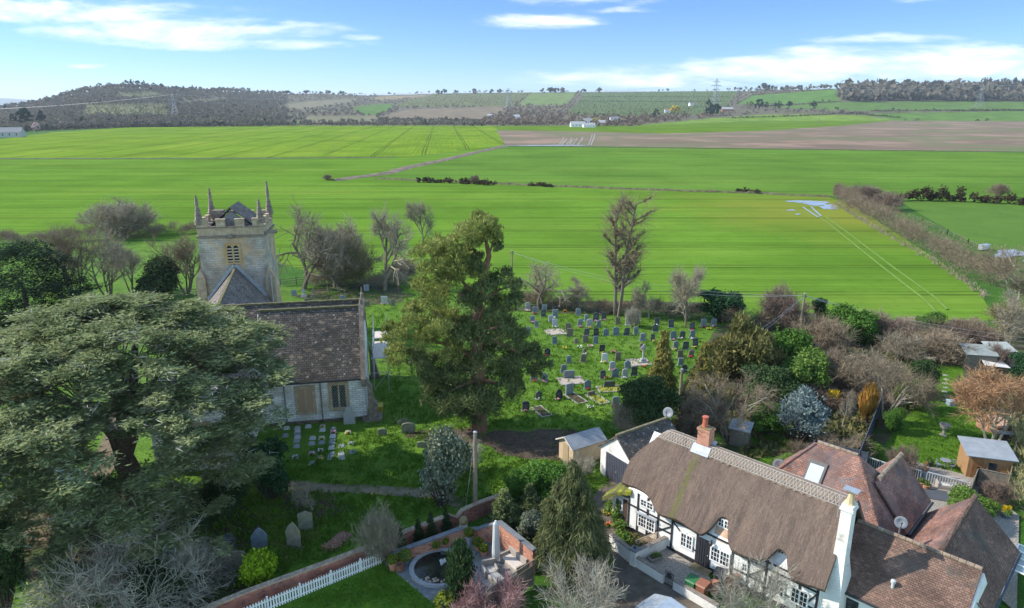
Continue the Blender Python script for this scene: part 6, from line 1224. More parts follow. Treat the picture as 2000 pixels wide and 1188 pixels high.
for rn, L in rowsd.items():
    kinds = {}
    for q in sorted(L): kinds.setdefault((q[2], q[3]), []).append(q)
    for q in sorted(L):
        same = kinds[(q[2], q[3])]; od = '' if len(same) == 1 else ORD[same.index(q)] + ' from left '
        h = {'square': .92, 'round': .86, 'arch': .95, 'ogee': .9, 'shoulder': 1.0}[q[3]] * rgh.uniform(.88, 1.1) * (.72 if q[0] in (552, 627) else 1)
        kk = '%s %s headstone, %sin the %s' % (ADJ[q[2]], SHN[q[3]], od, rn)
        headstone(1000 + q[0] / 4.4, 560 + q[1] / 4.4, h * .74 * rgh.uniform(.9, 1.08), h * 1.02, q[3], q[2], kk, 'headstones in the graveyard', True, rgh.uniform(-6, 6), None, rgh.choice(['red', 'white', 'yellow', 'pink', None, None, None, None]))
def kerbgrave(px, py, w, l, fill, label, stone=None, rz=R(12), hh=.8, sh='square'):
    p = at(px, py); o = empty('kerbed_grave', (p.x, p.y, 0), rz, label, 'grave'); k = MB(); h = .13
    k.box(-w / 2, w / 2, -l / 2, -l / 2 + .14, 0, h); k.box(-w / 2, w / 2, l / 2 - .14, l / 2, 0, h); k.box(-w / 2, -w / 2 + .14, -l / 2 + .14, l / 2 - .14, 0, h); k.box(w / 2 - .14, w / 2, -l / 2 + .14, l / 2 - .14, 0, h); k.build('kerb', KERB, o)
    MB().box(-w / 2 + .14, w / 2 - .14, -l / 2 + .14, l / 2 - .14, 0, .1).build('grave_bed', KFILL[fill], o)
    if stone: MB().ext([(x, l / 2 - .3, z + .1) for x, z in outline(min(w * .7, 1.1), hh, sh)], (0, .14, 0)).build('headstone', STN[stone], o, bevel=.01)
    return o
for a in ((372, 395, 2.4, 2.3, 'tan', 'wide kerbed grave of pale gravel in the upper graveyard'), (508, 815, 2.6, 2.0, 'tan', 'broad kerbed grave with a wide grey headstone', 'grey'), (850, 885, 2.7, 1.6, 'moss', 'broad grave bed covered in yellow moss with a low dark stone', 'dark', R(8), .55), (545, 965, 1.2, 2.6, 'earth', 'long kerbed grave with a square grey headstone', 'grey', R(28), 1.1), (735, 970, 1.2, 2.6, 'moss', 'narrow kerbed grave with yellow moss', 'brown', R(28), .35), (255, 1080, 1.1, 2.3, 'earth', 'narrow earth-filled kerbed grave nearest the pine', None, R(24)), (1090, 655, 2.4, 2.2, 'tan', 'gravelled kerbed plot around the stone cross')):
    kerbgrave(1000 + a[0] / 4.4, 560 + a[1] / 4.4, *a[2:])
def crossgrave(px, py, h, c, label, ring=True):
    p = at(px, py); o = empty('cross_headstone', (p.x, p.y, 0), R(8), label, 'stone cross'); b = MB(); b.box(-.4, .4, -.3, .3, 0, .25); b.box(-.28, .28, -.2, .2, .25, .5); b.build('base', STN[c], o)
    k = MB(); k.box(-.09, .09, -.07, .07, .5, h); k.box(-.32, -.09, -.06, .06, h - .45, h - .27); k.box(.09, .32, -.06, .06, h - .45, h - .27)
    if ring:
        for i in range(12):
            a, b_ = i * math.pi / 6, (i + 1) * math.pi / 6; k.bar((.22 * math.cos(a), 0, h - .36 + .22 * math.sin(a)), (.22 * math.cos(b_), 0, h - .36 + .22 * math.sin(b_)), .06)
    k.build('cross', STN[c], o)
crossgrave(1000 + 1125 / 4.4, 560 + 655 / 4.4, 2.1, 'pale', 'tall pale ringed stone cross in the graveyard'); crossgrave(594, 581, 1.3, 'pale', 'small stone cross, left of the pair beside the tower'); crossgrave(613, 582, 1.4, 'mossy', 'small lichened stone cross, right of the pair beside the tower'); crossgrave(842, 884, .8, 'mossy', 'low mossy stone cross left of the variegated holly', False)
for a in ((580, 530, ['white'], 'white posy lying on open grass above the tan headstone'), (672, 525, ['white', 'pink'], 'white and pink posy right of the white one on open grass'), (447, 540, ['yellow'], 'faded yellow posy on open grass near the pine'), (870, 572, ['white', 'red'], 'red and white posy above the brown square headstone'), (1690, 372, ['yellow'], 'clump of yellow daffodils by the arched grey headstones'), (1130, 700, ['red'], 'large red wreath at the foot of the stone cross'), (675, 1052, ['white'], 'white flowers on the front grass'), (137, 215, ['red', 'white'], 'red and white flowers heaped at the top left grave'), (1480, 735, ['yellow'], 'yellow flowers beside the golden conifer'), (455, 220, ['orange'], 'orange posy in the brush behind the graves'), (815, 795, ['orange'], 'orange posy on the moss-covered grave'), (835, 235, ['red'], 'red flowers at the foot of the tall twin-trunked tree')):
    flowers(1000 + a[0] / 4.4, 560 + a[1] / 4.4, a[2], a[3], 12, .3)
for a in ((137, 200, 'pale', 'arch'),): headstone(1000 + a[0] / 4.4, 560 + a[1] / 4.4, .7, 1.0, a[3], a[2], 'pale arched headstone behind heaped red and white flowers')
# older stones
for a in ((507, 1073, 1.0, 1.75, 'point', 'blue', 'leaning blue-grey pointed headstone near the brick wall', None, False, 6, R(14)), (575, 1071, 1.0, 1.75, 'point', 'mossy', 'lichened pointed headstone right of the leaning blue one', None, True, -3, R(-12)), (598, 1036, .95, 1.5, 'gable', 'mossy', 'brown shallow-gabled headstone behind the two pointed ones', None, False, 0, R(4)),
          (465, 1116, 1.1, 1.5, 'round', 'brown', 'red-brown headstone half hidden by pale branches', None, False, 0, R(5)), (428, 1112, .9, 1.2, 'round', 'dark', 'dark headstone deep under the pale branches', None, False, 0, R(5)), (448, 1072, .8, 1.2, 'shoulder', 'dark', 'dark stepped headstone in the cedar shade', None, False, 3, R(5)), (683, 829, 1.0, 1.75, 'shoulder', 'pale', 'tall pale headstone against the church wall', None, False, 0, CR),
          (797, 846, 1.15, 1.1, 'arch', 'mossy', 'rounded mossy headstone on the lawn right of the church', None, False, 8, R(10)), (789, 830, .95, .6, 'arch', 'mossy', 'low broken rounded headstone behind the mossy one', None, False, -14, R(25)), (747, 850, .75, .5, 'arch', 'mossy', 'small low headstone alone on the lawn', None, True, 0, R(5)), (824, 874, .8, .6, 'round', 'mossy', 'squat mossy stone beside the variegated holly', None, False, 5, R(5)), (836, 868, .5, .5, 'square', 'dark', 'small dark square stone beside the variegated holly', None, False, 0, R(5)),
          (575, 579, .8, 1.0, 'square', 'grey', 'square grey headstone left of the small crosses', None, False, -3, R(5)), (601, 590, .9, .5, 'arch', 'dark', 'low dark headstone in front of the small crosses', None, False, 0, R(5)), (670, 586, .8, .8, 'arch', 'grey', 'grey arched headstone above the church roof line', None, False, 0, R(5)), (716, 569, .8, 1.1, 'square', 'grey', 'plain grey headstone left of the oak-like tree', None, False, 0, R(5)), (733, 567, .5, .5, 'round', 'dark', 'small dark stone at the foot of the oak-like tree', None, False, 0, R(5)), (751, 594, .9, 1.05, 'square', 'pale', 'pale square headstone with flowers behind the pine', None, True, 0, R(5), 'orange'), (768, 598, .6, 1.0, 'gable', 'mossy', 'mossy gabled headstone left of the pine', None, True, 0, R(5)), (714, 599, 1.1, .7, 'square', 'mossy', 'wide low stone like a bench beside the scaffold', None, True, 0, R(5)), (668, 1045, .4, .3, 'arch', 'dark', 'small black stone near the round grey bush', None, False, 10, R(30)) if False else (725, 1030, .6, .45, 'arch', 'dark', 'small black stone near the round grey bush', None, False, 10, R(30))):
    headstone(*a)
g0_ = at(660, 1058); o = empty('fresh_grave', (g0_.x, g0_.y, 0), R(-22), 'mound of reddish soil with a small orange wooden cross', 'grave')
rg = np.random.default_rng(4); mb = MB(); mb.grid([[(x, y, .28 * max(0, 1 - (x / .62) ** 2) * max(0, 1 - (y / 1.15) ** 4) + rg.uniform(-.02, .03)) for y in np.linspace(-1.15, 1.15, 16)] for x in np.linspace(-.62, .62, 10)]); mb.build('soil_mound', nmat('red_soil', [(.35, (.17, .08, .055)), (.55, (.28, .155, .11)), (.72, (.5, .4, .33))], 7., 6., .95, .6), o)
MB().box(-.04, .04, -1.3, -1.25, 0, .75).box(-.3, .3, -1.31, -1.24, .45, .53).build('wooden_cross', ORANGEW, o)
# cremation plaques by the chapel wall
PQ = [(1600, 190), (1660, 190), (1720, 180), (1800, 180), (1800, 200), (1860, 195), (1860, 210), (1593, 230), (1660, 225), (1660, 240), (1942, 212), (1857, 235), (1745, 245), (1795, 245), (1740, 275), (1655, 260), (1655, 290), (1795, 270), (1855, 262), (1905, 290), (1962, 275), (1850, 300), (1965, 322), (1740, 330), (1788, 315), (1850, 335), (1905, 335), (1740, 385), (1790, 355), (1845, 355), (1905, 355), (1645, 350), (1855, 282), (1660, 210)]
pq = {}
for q in PQ: pq.setdefault(min(5, int((q[1] - 170) / 32)), []).append(q)
RN = ['row nearest church wall', 'second row from church', 'third row from church', 'fourth row from church', 'fifth row from church', 'row farthest from church']
for r_, L in pq.items():
    for k, (zx, zy) in enumerate(sorted(L)):
        px, py = zx / 2.857, 772 + zy / 2.857; p = at(px, py); flo = (zx * 7 + zy) % 3 == 0
        o = empty('memorial_plaque', (p.x, p.y, 0), CR + R((zx % 7) - 3), 'small %s memorial plaque, %s from left in the %s' % (('pale grey', 'slate grey')[(zx + zy) % 2], ORD[k], RN[r_]), 'plaque', 'memorial plaques by the church')
        mb = MB().box(-.27, .27, -.24, .24, 0, .06); mb.ext([(-.22, -.12, .06), (-.22, .2, .06), (-.22, .2, .2)], (.44, 0, 0)); mb.build('stone', STN[('pale', 'grey')[(zx + zy) % 2]], o, bevel=.006)
        if flo: flowers(px, py + 2.6, [('yellow', 'white', 'pink', 'red')[(zx + zy // 3) % 4]], '%s flowers by the %s plaque of the %s' % (('yellow', 'white', 'pink', 'red')[(zx + zy // 3) % 4], ORD[k], RN[r_]), 8, .16)
# ------------------------------------------------------------------ walls, fences, patio and pond
def wallrun(name, tops, z, th, m, cm, label, cat, cw=.34, chh=.1, heights=None):
    L = [at(px, py, z) for px, py in tops]; o0 = Vector((L[0].x, L[0].y, 0)); o = empty(name, o0, 0, label, cat); hs_ = heights or [z] * len(L)
    b = MB(); c = MB(); P2 = [Vector((q.x, q.y, 0)) - o0 for q in L]; nn = []
    for i in range(len(P2)):
        d = (P2[min(i + 1, len(P2) - 1)] - P2[max(i - 1, 0)]).normalized(); nn.append(Vector((-d.y, d.x, 0)))
    def sweep(mb, z0f, z1f, w):
        G = [[P2[i] + nn[i] * w / 2 + Vector((0, 0, z0f(i))), P2[i] + nn[i] * w / 2 + Vector((0, 0, z1f(i))), P2[i] - nn[i] * w / 2 + Vector((0, 0, z1f(i))), P2[i] - nn[i] * w / 2 + Vector((0, 0, z0f(i)))] for i in range(len(P2))]
        for i in range(len(P2) - 1):
            for k in range(4): mb.add([G[i][k], G[i][(k + 1) % 4], G[i + 1][(k + 1) % 4], G[i + 1][k]], [(0, 1, 2, 3)])
        mb.add(G[0], [(3, 2, 1, 0)]); mb.add(G[-1], [(0, 1, 2, 3)])
    sweep(b, lambda i: -.05, lambda i: hs_[i] - chh, th); sweep(c, lambda i: hs_[i] - chh + .002, lambda i: hs_[i], cw); b.build('brickwork', m, o); c.build('coping', cm, o); return o, P2, hs_
COPB = bricks('coping_bricks', (.33, .24, .17), (.50, .40, .30), (.22, .17, .13), .10, .34, .012, .9, .5, 0., None, (2., .62, .75, (.5, .44, .34)), .5)
wallrun('brick_wall', ((300, 1228), (480, 1154), (640, 1096), (735, 1060), (800, 1033), (866, 1008)), 1.15, .24, OLDBRK, COPB, 'long red brick wall with a pale brick-on-edge top beside the churchyard', 'wall')
wallrun('brick_wall', ((866, 1008), (877, 1004), (891, 999), (902, 994), (932, 983), (980, 964)), 1.15, .24, OLDBRK, COPB, 'dipped end of the brick wall beside the wooden pole', 'wall', .34, .1, [1.15, 1.15, .75, 1.1, 1.2, 1.15])
A_, B_2, C_, D_ = at(765, 1078, 1.0), at(905, 1030, 1.15), at(975, 1018, 1.8), at(1044, 1072, 1.8)
def pxof(v): return (1000 + v.x / (v.y * math.cos(PITCH) + (CZ - v.z) * math.sin(PITCH)) * F, 594 + F * math.tan(math.atan((CZ - v.z) / v.y) - PITCH))
pts = [A_, A_.lerp(B_2, .5), B_2]; hh = [.95, 1.05, 1.2]
for k in (.2, .4, .6, .8, .93): pts.append(B_2.lerp(C_, k) + Vector((0, .35 * math.sin(k * 3.14), 0))); hh.append(1.2 - .28 * math.sin(min(1, k * 1.6) * 3.14) + .6 * max(0, (k - .55) / .45) ** 1.5)
pts += [C_, C_.lerp(D_, .5), D_]; hh += [1.8, 1.78, 1.75]
wallrun('patio_wall', [pxof(Vector((q.x, q.y, 0))) for q in pts], 0.0, .24, REDBRK, SLATE, 'curved red brick patio wall with a slate coping that dips and rises', 'wall', .36, .08, hh)
f0 = Vector((B_2.x, B_2.y + .15, 1.2)); o = empty('ball_finial', f0, 0, 'brown ball finial on a stone pad at the corner of the patio wall', 'finial'); MB().box(-.26, .26, -.26, .26, 0, .08).build('pad', KERB, o); MB().sph((0, 0, .36), .29, 14, 9).build('ball', nmat('wicker_ball', [(.3, (.13, .10, .05)), (.7, (.25, .2, .11))], 9.), o)
# picket fence
fa, fb = at(452, 1197, .9), at(746, 1077, .9); fa.z = fb.z = 0; o = empty('picket_fence', fa, math.atan2(fb.y - fa.y, fb.x - fa.x), 'white picket fence along the foot of the brick wall', 'fence'); Lf = (fb - fa).length
mb = MB(); k = int(Lf / .155)
for i in range(k): x = i * .155; mb.ext([(x, -.035, .06), (x + .085, -.035, .06), (x + .085, -.035, .86), (x + .043, -.035, .95), (x, -.035, .86)], (0, .022, 0))
mb.build('pickets', WHITEP, o); [MB().box(0, Lf, -.012, .03, z, z + .07).build('rail', WHITEP, o) for z in (.22, .68)]
for i in range(int(Lf / 1.85) + 1): MB().box(i * 1.85, i * 1.85 + .09, .0, .09, 0, .98).build('post', WHITEP, o)
PAVE = bricks('slate_paving', (.14, .145, .155), (.215, .22, .23), (.10, .10, .10), .75, .5, .012, .7, .25, .05, (.9, .5, .66, (.20, .19, .17)), None, .4)
struct('patio', PAVE, P((752, 1104), (768, 1083), (905, 1040), (975, 1040), (1046, 1096), (930, 1190), (880, 1204), (850, 1186)), .06)
# pond
pcn = at(858, 1112); pond = empty('garden_pond', (pcn.x, pcn.y, 0), 0, 'oval raised garden pond with a slate rim and dark water', 'pond')
def ring(k): 
    out = []
    for i in range(48):
        a = 2 * math.pi * i / 48; q = at(860 + 60 * k * math.cos(a) + 10 * math.sin(a), 1115 + 37 * k * math.sin(a) - 10 * math.cos(a)); out.append(Vector((q.x - pcn.x, q.y - pcn.y, 0)))
    return out
r0, r1 = ring(1.0), ring(.84); mb = MB(); z = Vector((0, 0, .27))
for i in range(48):
    j = (i + 1) % 48; mb.add([r0[i] + z, r0[j] + z, r1[j] + z, r1[i] + z], [(0, 1, 2, 3)]); mb.add([r0[i], r0[j], r0[j] + z, r0[i] + z], [(0, 1, 2, 3)]); mb.add([r1[i] + z, r1[j] + z, r1[j], r1[i]], [(0, 1, 2, 3)])
mb.build('rim', bricks('rim_stone', (.24, .25, .265), (.32, .33, .34), (.13, .13, .13), .55, .6, .012, .7, .2, 0, None, None, .3), pond)
PW, t, b = newmat('pond_water'); b.inputs['Roughness'].default_value = .05; b.inputs['Specular IOR Level'].default_value = .3
t.links.new(ramp(t, noise(t, coords(t, 'World'), 1.2, 6.), [(.35, (.008, .011, .010)), (.62, (.035, .035, .025)), (.75, (.11, .075, .035))]), b.inputs['Base Color']); bump(t, b, noise(t, coords(t, 'World'), 5., 3.), .12)
MB().add([q + Vector((0, 0, .19)) for q in ring(.85)], [tuple(range(47, -1, -1))]).build('water', PW, pond)
mb = MB(); q = at(862, 1105); rg = np.random.default_rng(6)
for i in range(7): mb.sph((q.x - pcn.x + rg.normal() * .18, q.y - pcn.y + rg.normal() * .15, .22 + rg.uniform(0, .08)), (rg.uniform(.07, .15), rg.uniform(.07, .13), .07), 7, 4)
mb.build('fountain_stones', STN['pale'], pond)
mb = MB(); q = at(838, 1146); [mb.sph((q.x - pcn.x + rg.normal() * .5, q.y - pcn.y + rg.normal() * .14 + .35, .19), (rg.uniform(.06, .12), .08, .05), 6, 4) for i in range(26)]; mb.build('pebbles', nmat('pebble', [(.3, (.26, .19, .14)), (.7, (.42, .34, .28))], 6.), pond)
sp_ = MB(); qa = at(862, 1076, .5); qb = at(866, 1086, .3); sp_.bar((qa.x - pcn.x, qa.y - pcn.y, .5), (qb.x - pcn.x, qb.y - pcn.y, .38), .16, .05); sp_.build('water_spout', GUTTER, pond)
# pots with clipped box balls
POTC = {'terracotta': TERRA, 'blue-grey': nmat('blue_glaze', [(.3, (.10, .125, .16)), (.7, (.17, .2, .24))], 3., 4., .4), 'tall grey': nmat('grey_zinc', [(.3, (.22, .235, .26)), (.7, (.33, .35, .37))], 3., 4., .5)}
for px, py, c, h, r_, lab in ((767, 1116, 'terracotta', .62, .30, 'terracotta pot with a box ball nearest the picket fence'), (791, 1104, 'blue-grey', .4, .40, 'dark blue pot with a broad box ball at the start of the patio wall'), (851, 1079, 'terracotta', .42, .29, 'terracotta pot with a box ball left of the water spout'), (868, 1072, 'terracotta', .42, .29, 'terracotta pot with a box ball right of the water spout'), (902, 1056, 'tall grey', .62, .33, 'tall grey pot with a box ball at the wall corner'), (917, 1066, 'tall grey', .75, .31, 'tall grey vase with a box ball right of the wall corner'), (934, 1077, 'terracotta', .45, .31, 'terracotta pot with a box ball, upper of the pair by the parasol'), (945, 1087, 'terracotta', .42, .28, 'terracotta pot with a rusty box ball, lower of the pair by the parasol')):
    p = at(px, py); o = empty('topiary_pot', (p.x, p.y, 0), 0, lab, 'potted plant', 'clipped box balls in pots round the pond'); tall = c == 'tall grey'
    MB().lathe([(r_ * (.42 if tall else .55), 0), (r_ * .75, h * .85), (r_ * .84, h * .86), (r_ * .84, h), (r_ * .68, h), (r_ * .66, h - .05)], 16).build('pot', POTC[c], o, smooth=False)
    leaves(MB(), np.random.default_rng(int(px)), [(0, 0, h + r_ * .75, r_, r_, r_)], 900, .06, 1.6, 'leaf', .88, 6, .09, 0, .8).build('box_ball', LBOX, o, uv=False); MB().sph((0, 0, h + r_ * .75), r_ * .88, 12, 8).build('inner_growth', LYEW, o, uv=False)
p = at(781, 1117); o = empty('pottery_jar', (p.x, p.y, 0), 0, 'round brown pottery jar among the pots by the picket fence', 'jar'); MB().lathe([(.16, 0), (.3, .22), (.31, .35), (.24, .52), (.27, .56), (.2, .56), (.2, .4)], 16).build('jar_body', nmat('brown_glaze', [(.3, (.14, .06, .04)), (.7, (.27, .13, .085))], 4., 4., .5), o, smooth=True)
# parasol, seats, table
p = at(969, 1102); o = empty('garden_parasol', (p.x, p.y, 0), 0, 'tall folded parasol in a pale grey cover', 'parasol'); hp = up(969, 1016, p.y).z
MB().lathe([(.05, .35), (.22, .4), (.26, .7), (.21, hp * .6), (.17, hp - .25), (.05, hp - .02)], 10, (0, 0, 0), 1, .7).build('cover', nmat('grey_canvas', [(.3, (.50, .50, .48)), (.7, (.66, .66, .64))], 2., 5., .9, .4, 'Object', (3, 3, .4)), o); MB().lathe([(.3, 0), (.3, .08), (.04, .1), (.03, .4)], 12).build('base', STN['grey'], o)
FR = math.atan2(D_.y - C_.y, D_.x - C_.x)
def seat(name, px, py, w, dp, rz, label):
    p = at(px, py); o = empty(name, (p.x, p.y, 0), rz, label, 'seat'); mb = MB(); mb.box(-w / 2, w / 2, -dp / 2, dp / 2, .04, .34); mb.build('seat', RATTAN, o, bevel=.02)
    MB().box(-w / 2 + .12, w / 2 - .12, -dp / 2 + .02, dp / 2 - .16, .345, .46).build('cushion', CUSHION, o, bevel=.03); MB().box(-w / 2, w / 2, dp / 2 - .14, dp / 2, .34, .86).build('backrest', RATTAN, o, bevel=.02)
    for s in (-1, 1): MB().box(s * w / 2 - (.12 if s > 0 else 0), s * w / 2 + (0 if s > 0 else .12), -dp / 2, dp / 2 - .14, .34, .62).build('armrest', RATTAN, o, bevel=.02)
    return o
seat('rattan_sofa', 1003, 1107, 1.75, .85, FR, 'two-seat grey rattan sofa with its back to the brick patio wall'); seat('rattan_armchair', 957, 1123, .85, .8, FR + R(70), 'grey rattan armchair beside the folded parasol')
p = at(972, 1140); o = empty('rattan_table', (p.x, p.y, 0), FR, 'low grey rattan table with a glass top in front of the sofa', 'table'); MB().box(-.55, .55, -.32, .32, .04, .40).build('base', RATTAN, o, bevel=.02); MB().box(-.52, .52, -.29, .29, .402, .42).build('top', nmat('table_glass', [(.3, (.33, .33, .32)), (.7, (.43, .43, .42))], 2., 3., .15), o)
def panelfence(name, tops, z, m, label, trellis=False, cat='fence', pm=None, lap=False):
    L = [at(px, py, z) for px, py in tops]; o = empty(name, (L[0].x, L[0].y, 0), 0, label, cat)
    for a, b_ in zip(L[:-1], L[1:]):
        d = Vector((b_.x - a.x, b_.y - a.y, 0)); n_ = max(1, round(d.length / 1.83)); st_ = d / n_; a0 = Vector((a.x - L[0].x, a.y - L[0].y, 0)); dn = d.normalized(); nr = Vector((-dn.y, dn.x, 0))
        for i in range(n_):
            p0 = a0 + st_ * i + dn * .06; p1 = a0 + st_ * (i + 1) - dn * .04; mb = MB(); zt = z - (.36 if trellis else .04); nb = max(3, int((p1 - p0).length / .16))
            for k in range(nb):
                q0 = p0.lerp(p1, k / nb); q1 = p0.lerp(p1, (k + .94) / nb); mb.ext([q0 + nr * (.012 * (k % 2)) + Vector((0, 0, .08)), q1 + nr * (.012 * (k % 2)) + Vector((0, 0, .08)), q1 + nr * (.012 * (k % 2)) + Vector((0, 0, zt)), q0 + nr * (.012 * (k % 2)) + Vector((0, 0, zt))], nr * .02)
            mb.bar(p0 + Vector((0, 0, zt)), p1 + Vector((0, 0, zt)), .06, .05); mb.bar(p0 - nr * .03 + Vector((0, 0, .4)), p1 - nr * .03 + Vector((0, 0, .4)), .05, .08)
            if trellis:
                mb.bar(p0 + Vector((0, 0, z)), p1 + Vector((0, 0, z)), .06, .05)
                for k in range(nb * 2): q = p0.lerp(p1, (k + .5) / nb / 2); mb.bar(q + Vector((0, 0, zt)), q + Vector((0, 0, z)), .035)
            mb.build('fence_panel', m, o)
        for i in range(n_ + 1): q = a0 + st_ * i; MB().box(q.x - .05, q.x + .05, q.y - .05, q.y + .05, 0, z + .05).build('post', pm or m, o)
    return o
panelfence('trellis_fence', ((1042, 1094), (936, 1165), (880, 1205)), 1.75, WOODG, 'weathered wooden fence with a trellis top beside the patio seats', True)
panelfence('garden_fence', ((1552, 893), (1594, 858), (1696, 884)), 1.7, DKWOOD, 'dark blue-grey board fence behind the hipped tiled roof'); panelfence('garden_fence', ((1680, 880), (1724, 770)), 1.7, DKWOOD, 'dark blue-grey fence running away between the two back gardens'); panelfence('garden_fence', ((1891, 968), (1911, 914), (1974, 927)), 1.6, WOODG, 'grey panel fence around the log cabin terrace'); panelfence('garden_fence', ((1974, 927), (1988, 850), (1990, 800)), 1.5, WOODG, 'grey fence along the right side of the garden beyond the cabin')
# ------------------------------------------------------------------ cottage front
WWALL = nmat('whitewashed_wall', [(.25, (.36, .34, .29)), (.42, (.66, .64, .60)), (.7, (.76, .75, .72))], 1.1, 7., .9, .3); TOPM = nmat('wall_top', [(.3, (.16, .13, .11)), (.7, (.3, .26, .22))], 4., 5., .9, .4)
def lowwall(base, h, label):
    pts_ = [at(*q) for q in base]; wallrun('garden_wall', base, 0.0, .25, WWALL, TOPM, label, 'wall', .28, .05, [h] * len(base))
lowwall(((1192, 1068), (1236, 1104)), 1.0, 'higher white garden wall at the left of the cottage front'); lowwall(((1240, 1106), (1296, 1141)), .75, 'lower white garden wall left of the iron gate'); lowwall(((1316, 1152), (1400, 1202)), .7, 'low white garden wall in front of the bins'); lowwall(((1240, 1100), (1303, 1070)), .9, 'white cross wall dividing the cottage front garden')
p = at(1238, 1105); o = empty('wall_pier', (p.x, p.y, 0), HR, 'white wall pier with a slate cap at the corner of the garden wall', 'pier'); MB().box(-.2, .2, -.2, .2, 0, 1.15).build('shaft', WWALL, o); MB().box(-.27, .27, -.27, .27, 1.15, 1.24).build('cap', SLATE, o); MB().sph((0, 0, 1.3), .1, 8, 5).build('lamp', GUTTER, o)
struct('front_yard', GRAVEL, P((1244, 1104), (1303, 1074), (1380, 1120), (1400, 1160), (1318, 1152), (1296, 1139)), .06)
struct('flower_bed', SOIL, P((1196, 1066), (1215, 1015), (1250, 1040), (1300, 1070), (1240, 1102)), .06)
ga, gb_ = at(1297, 1142), at(1315, 1152); o = empty('iron_gate', (ga.x, ga.y, 0), math.atan2(gb_.y - ga.y, gb_.x - ga.x), 'black iron garden gate between the low white walls', 'gate'); Lg = (gb_ - ga).length; mb = MB()
for i in range(8): x = .04 + (Lg - .08) * i / 7; mb.tube([(x, 0, .05), (x, 0, 1.0 + .12 * math.sin(i / 7 * 3.14))], .014, 5)
for z in (.15, .6, .95): mb.bar((0, 0, z), (Lg, 0, z), .03)
mb.build('bars', GUTTER, o); MB().lathe([(.18, -.01), (.18, .01)], 14, (0, 0, 0)).build('plate', GUTTER, o, (Lg / 2, -.03, .78)).rotation_euler = (R(90), 0, 0)
def bin_(px, py, m, label, rz=HR, s=1.):
    p = at(px, py); o = empty('wheelie_bin', (p.x, p.y, 0), rz, label, 'bin'); mb = MB(); frus(mb, (-.24 * s, .24 * s, -.27 * s, .27 * s), (-.29 * s, .29 * s, -.34 * s, .34 * s), .06, .98 * s); mb.build('body', m, o, bevel=.02)
    MB().ext([(-.32 * s, -.38 * s, .98 * s), (-.32 * s, .36 * s, 1.02 * s), (-.32 * s, .3 * s, 1.09 * s), (-.32 * s, -.3 * s, 1.05 * s)], (.64 * s, 0, 0)).build('lid', m, o, bevel=.01); mb = MB(); mb.bar((-.28 * s, .42 * s, 1.0 * s), (.28 * s, .42 * s, 1.0 * s), .035); mb.build('handle', m, o)
    for x in (-.26, .26): w_ = MB().lathe([(.1, -.025), (.1, .025)], 12).build('wheel', GUTTER, o, (x * s, .27 * s, .1)); w_.rotation_euler = (0, R(90), 0)
bin_(1350, 1160, plain('green_plastic', (.03, .14, .05), .5), 'green wheelie bin behind the low white wall'); bin_(1370, 1169, plain('brown_plastic', (.26, .11, .065), .5), 'brown wheelie bin right of the green one'); bin_(1405, 1150, plain('black_plastic', (.025, .027, .032), .5), 'black bin beside the cottage wall', HR + .3, 1.1)
p = at(1280, 1096); o = empty('stone_trough', (p.x, p.y, 0), HR + R(70), 'pale stone planter trough on the gravel front yard', 'planter'); mb = MB(); frus(mb, (-.4, .4, -.18, .18), (-.48, .48, -.24, .24), 0, .36); mb.build('trough', KERB, o); MB().box(-.42, .42, -.18, .18, .3, .37).build('soil', SOIL, o); leaves(MB(), np.random.default_rng(3), [(0, 0, .4, .4, .16, .08)], 120, .07).build('plants', LSHR, o, uv=False)
p = at(1204, 1019); o = empty('potted_conifer', (p.x, p.y, 0), 0, 'small conical bright green conifer in a pot by the porch', 'potted plant'); MB().lathe([(.18, 0), (.24, .3), (.27, .32), (.2, .32)], 12).build('pot', TERRA, o); leaves(MB(), np.random.default_rng(31), [(0, 0, .3 + k * .16, .42 * (1 - k / 9), .42 * (1 - k / 9), .16) for k in range(9)], 1300, .08, 1.8, 'leaf', .7, 6, .12).build('foliage', LSHR, o, uv=False)
for px, py, c, l in ((1190, 1030, ['red', 'orange'], 'red and orange flowers by the porch'), (1186, 1006, ['orange', 'yellow'], 'orange flowers in a pot left of the porch'), (1230, 1055, ['orange', 'white'], 'orange and white flowers in the cottage bed'), (1256, 1062, ['pink'], 'pink flowers beside the cottage window')): flowers(px, py, c, l, 12, .35)
for k, (px, py) in enumerate(((1222, 1062), (1245, 1070), (1236, 1088))):
    p = at(px, py); o = empty('border_plant', (p.x, p.y, 0), 0, 'leafy border plant %s in the cottage front bed' % ('nearest the porch', 'nearest the window', 'nearest the wall pier')[k], 'plant'); leaves(MB(), np.random.default_rng(40 + k), [(0, 0, .35, .5, .5, .35)], 420, .12, 2.2, 'leaf', .4, 6, .2).build('foliage', (LSHR, LOLV, LBOX)[k], o, uv=False); MB().tube([(0, 0, 0), (0, 0, .4)], .03, 5).build('stem', BARK, o, uv=False)
p = at(1262, 1072); o = empty('garden_trellis', (p.x, p.y, 0), HR + R(75), 'pale wooden lattice panel in the cottage front garden', 'trellis'); mb = MB()
for i in range(-8, 9): 
    for sg in (1, -1):
        a = Vector((i * .16, 0, .1)); e = Vector((i * .16 + sg * .8, 0, .9)); a.x = max(-.9, min(.9, a.x)); e.x = max(-.9, min(.9, e.x)); mb.bar(a, e, .02)
mb.bar((-.95, 0, .92), (.95, 0, .92), .04); mb.bar((-.95, 0, .08), (.95, 0, .08), .04); mb.build('lattice', WOODB, o)
lowp = at(1420, 1150)
o = empty('brick_edging', (lowp.x, lowp.y, 0), HR + R(65), 'low red brick wall end beside the black bin', 'wall'); MB().box(-1.1, 1.1, -.12, .12, 0, .75).build('brickwork', REDBRK, o); MB().box(-1.14, 1.14, -.15, .15, .75, .82).build('coping', TERRA, o)
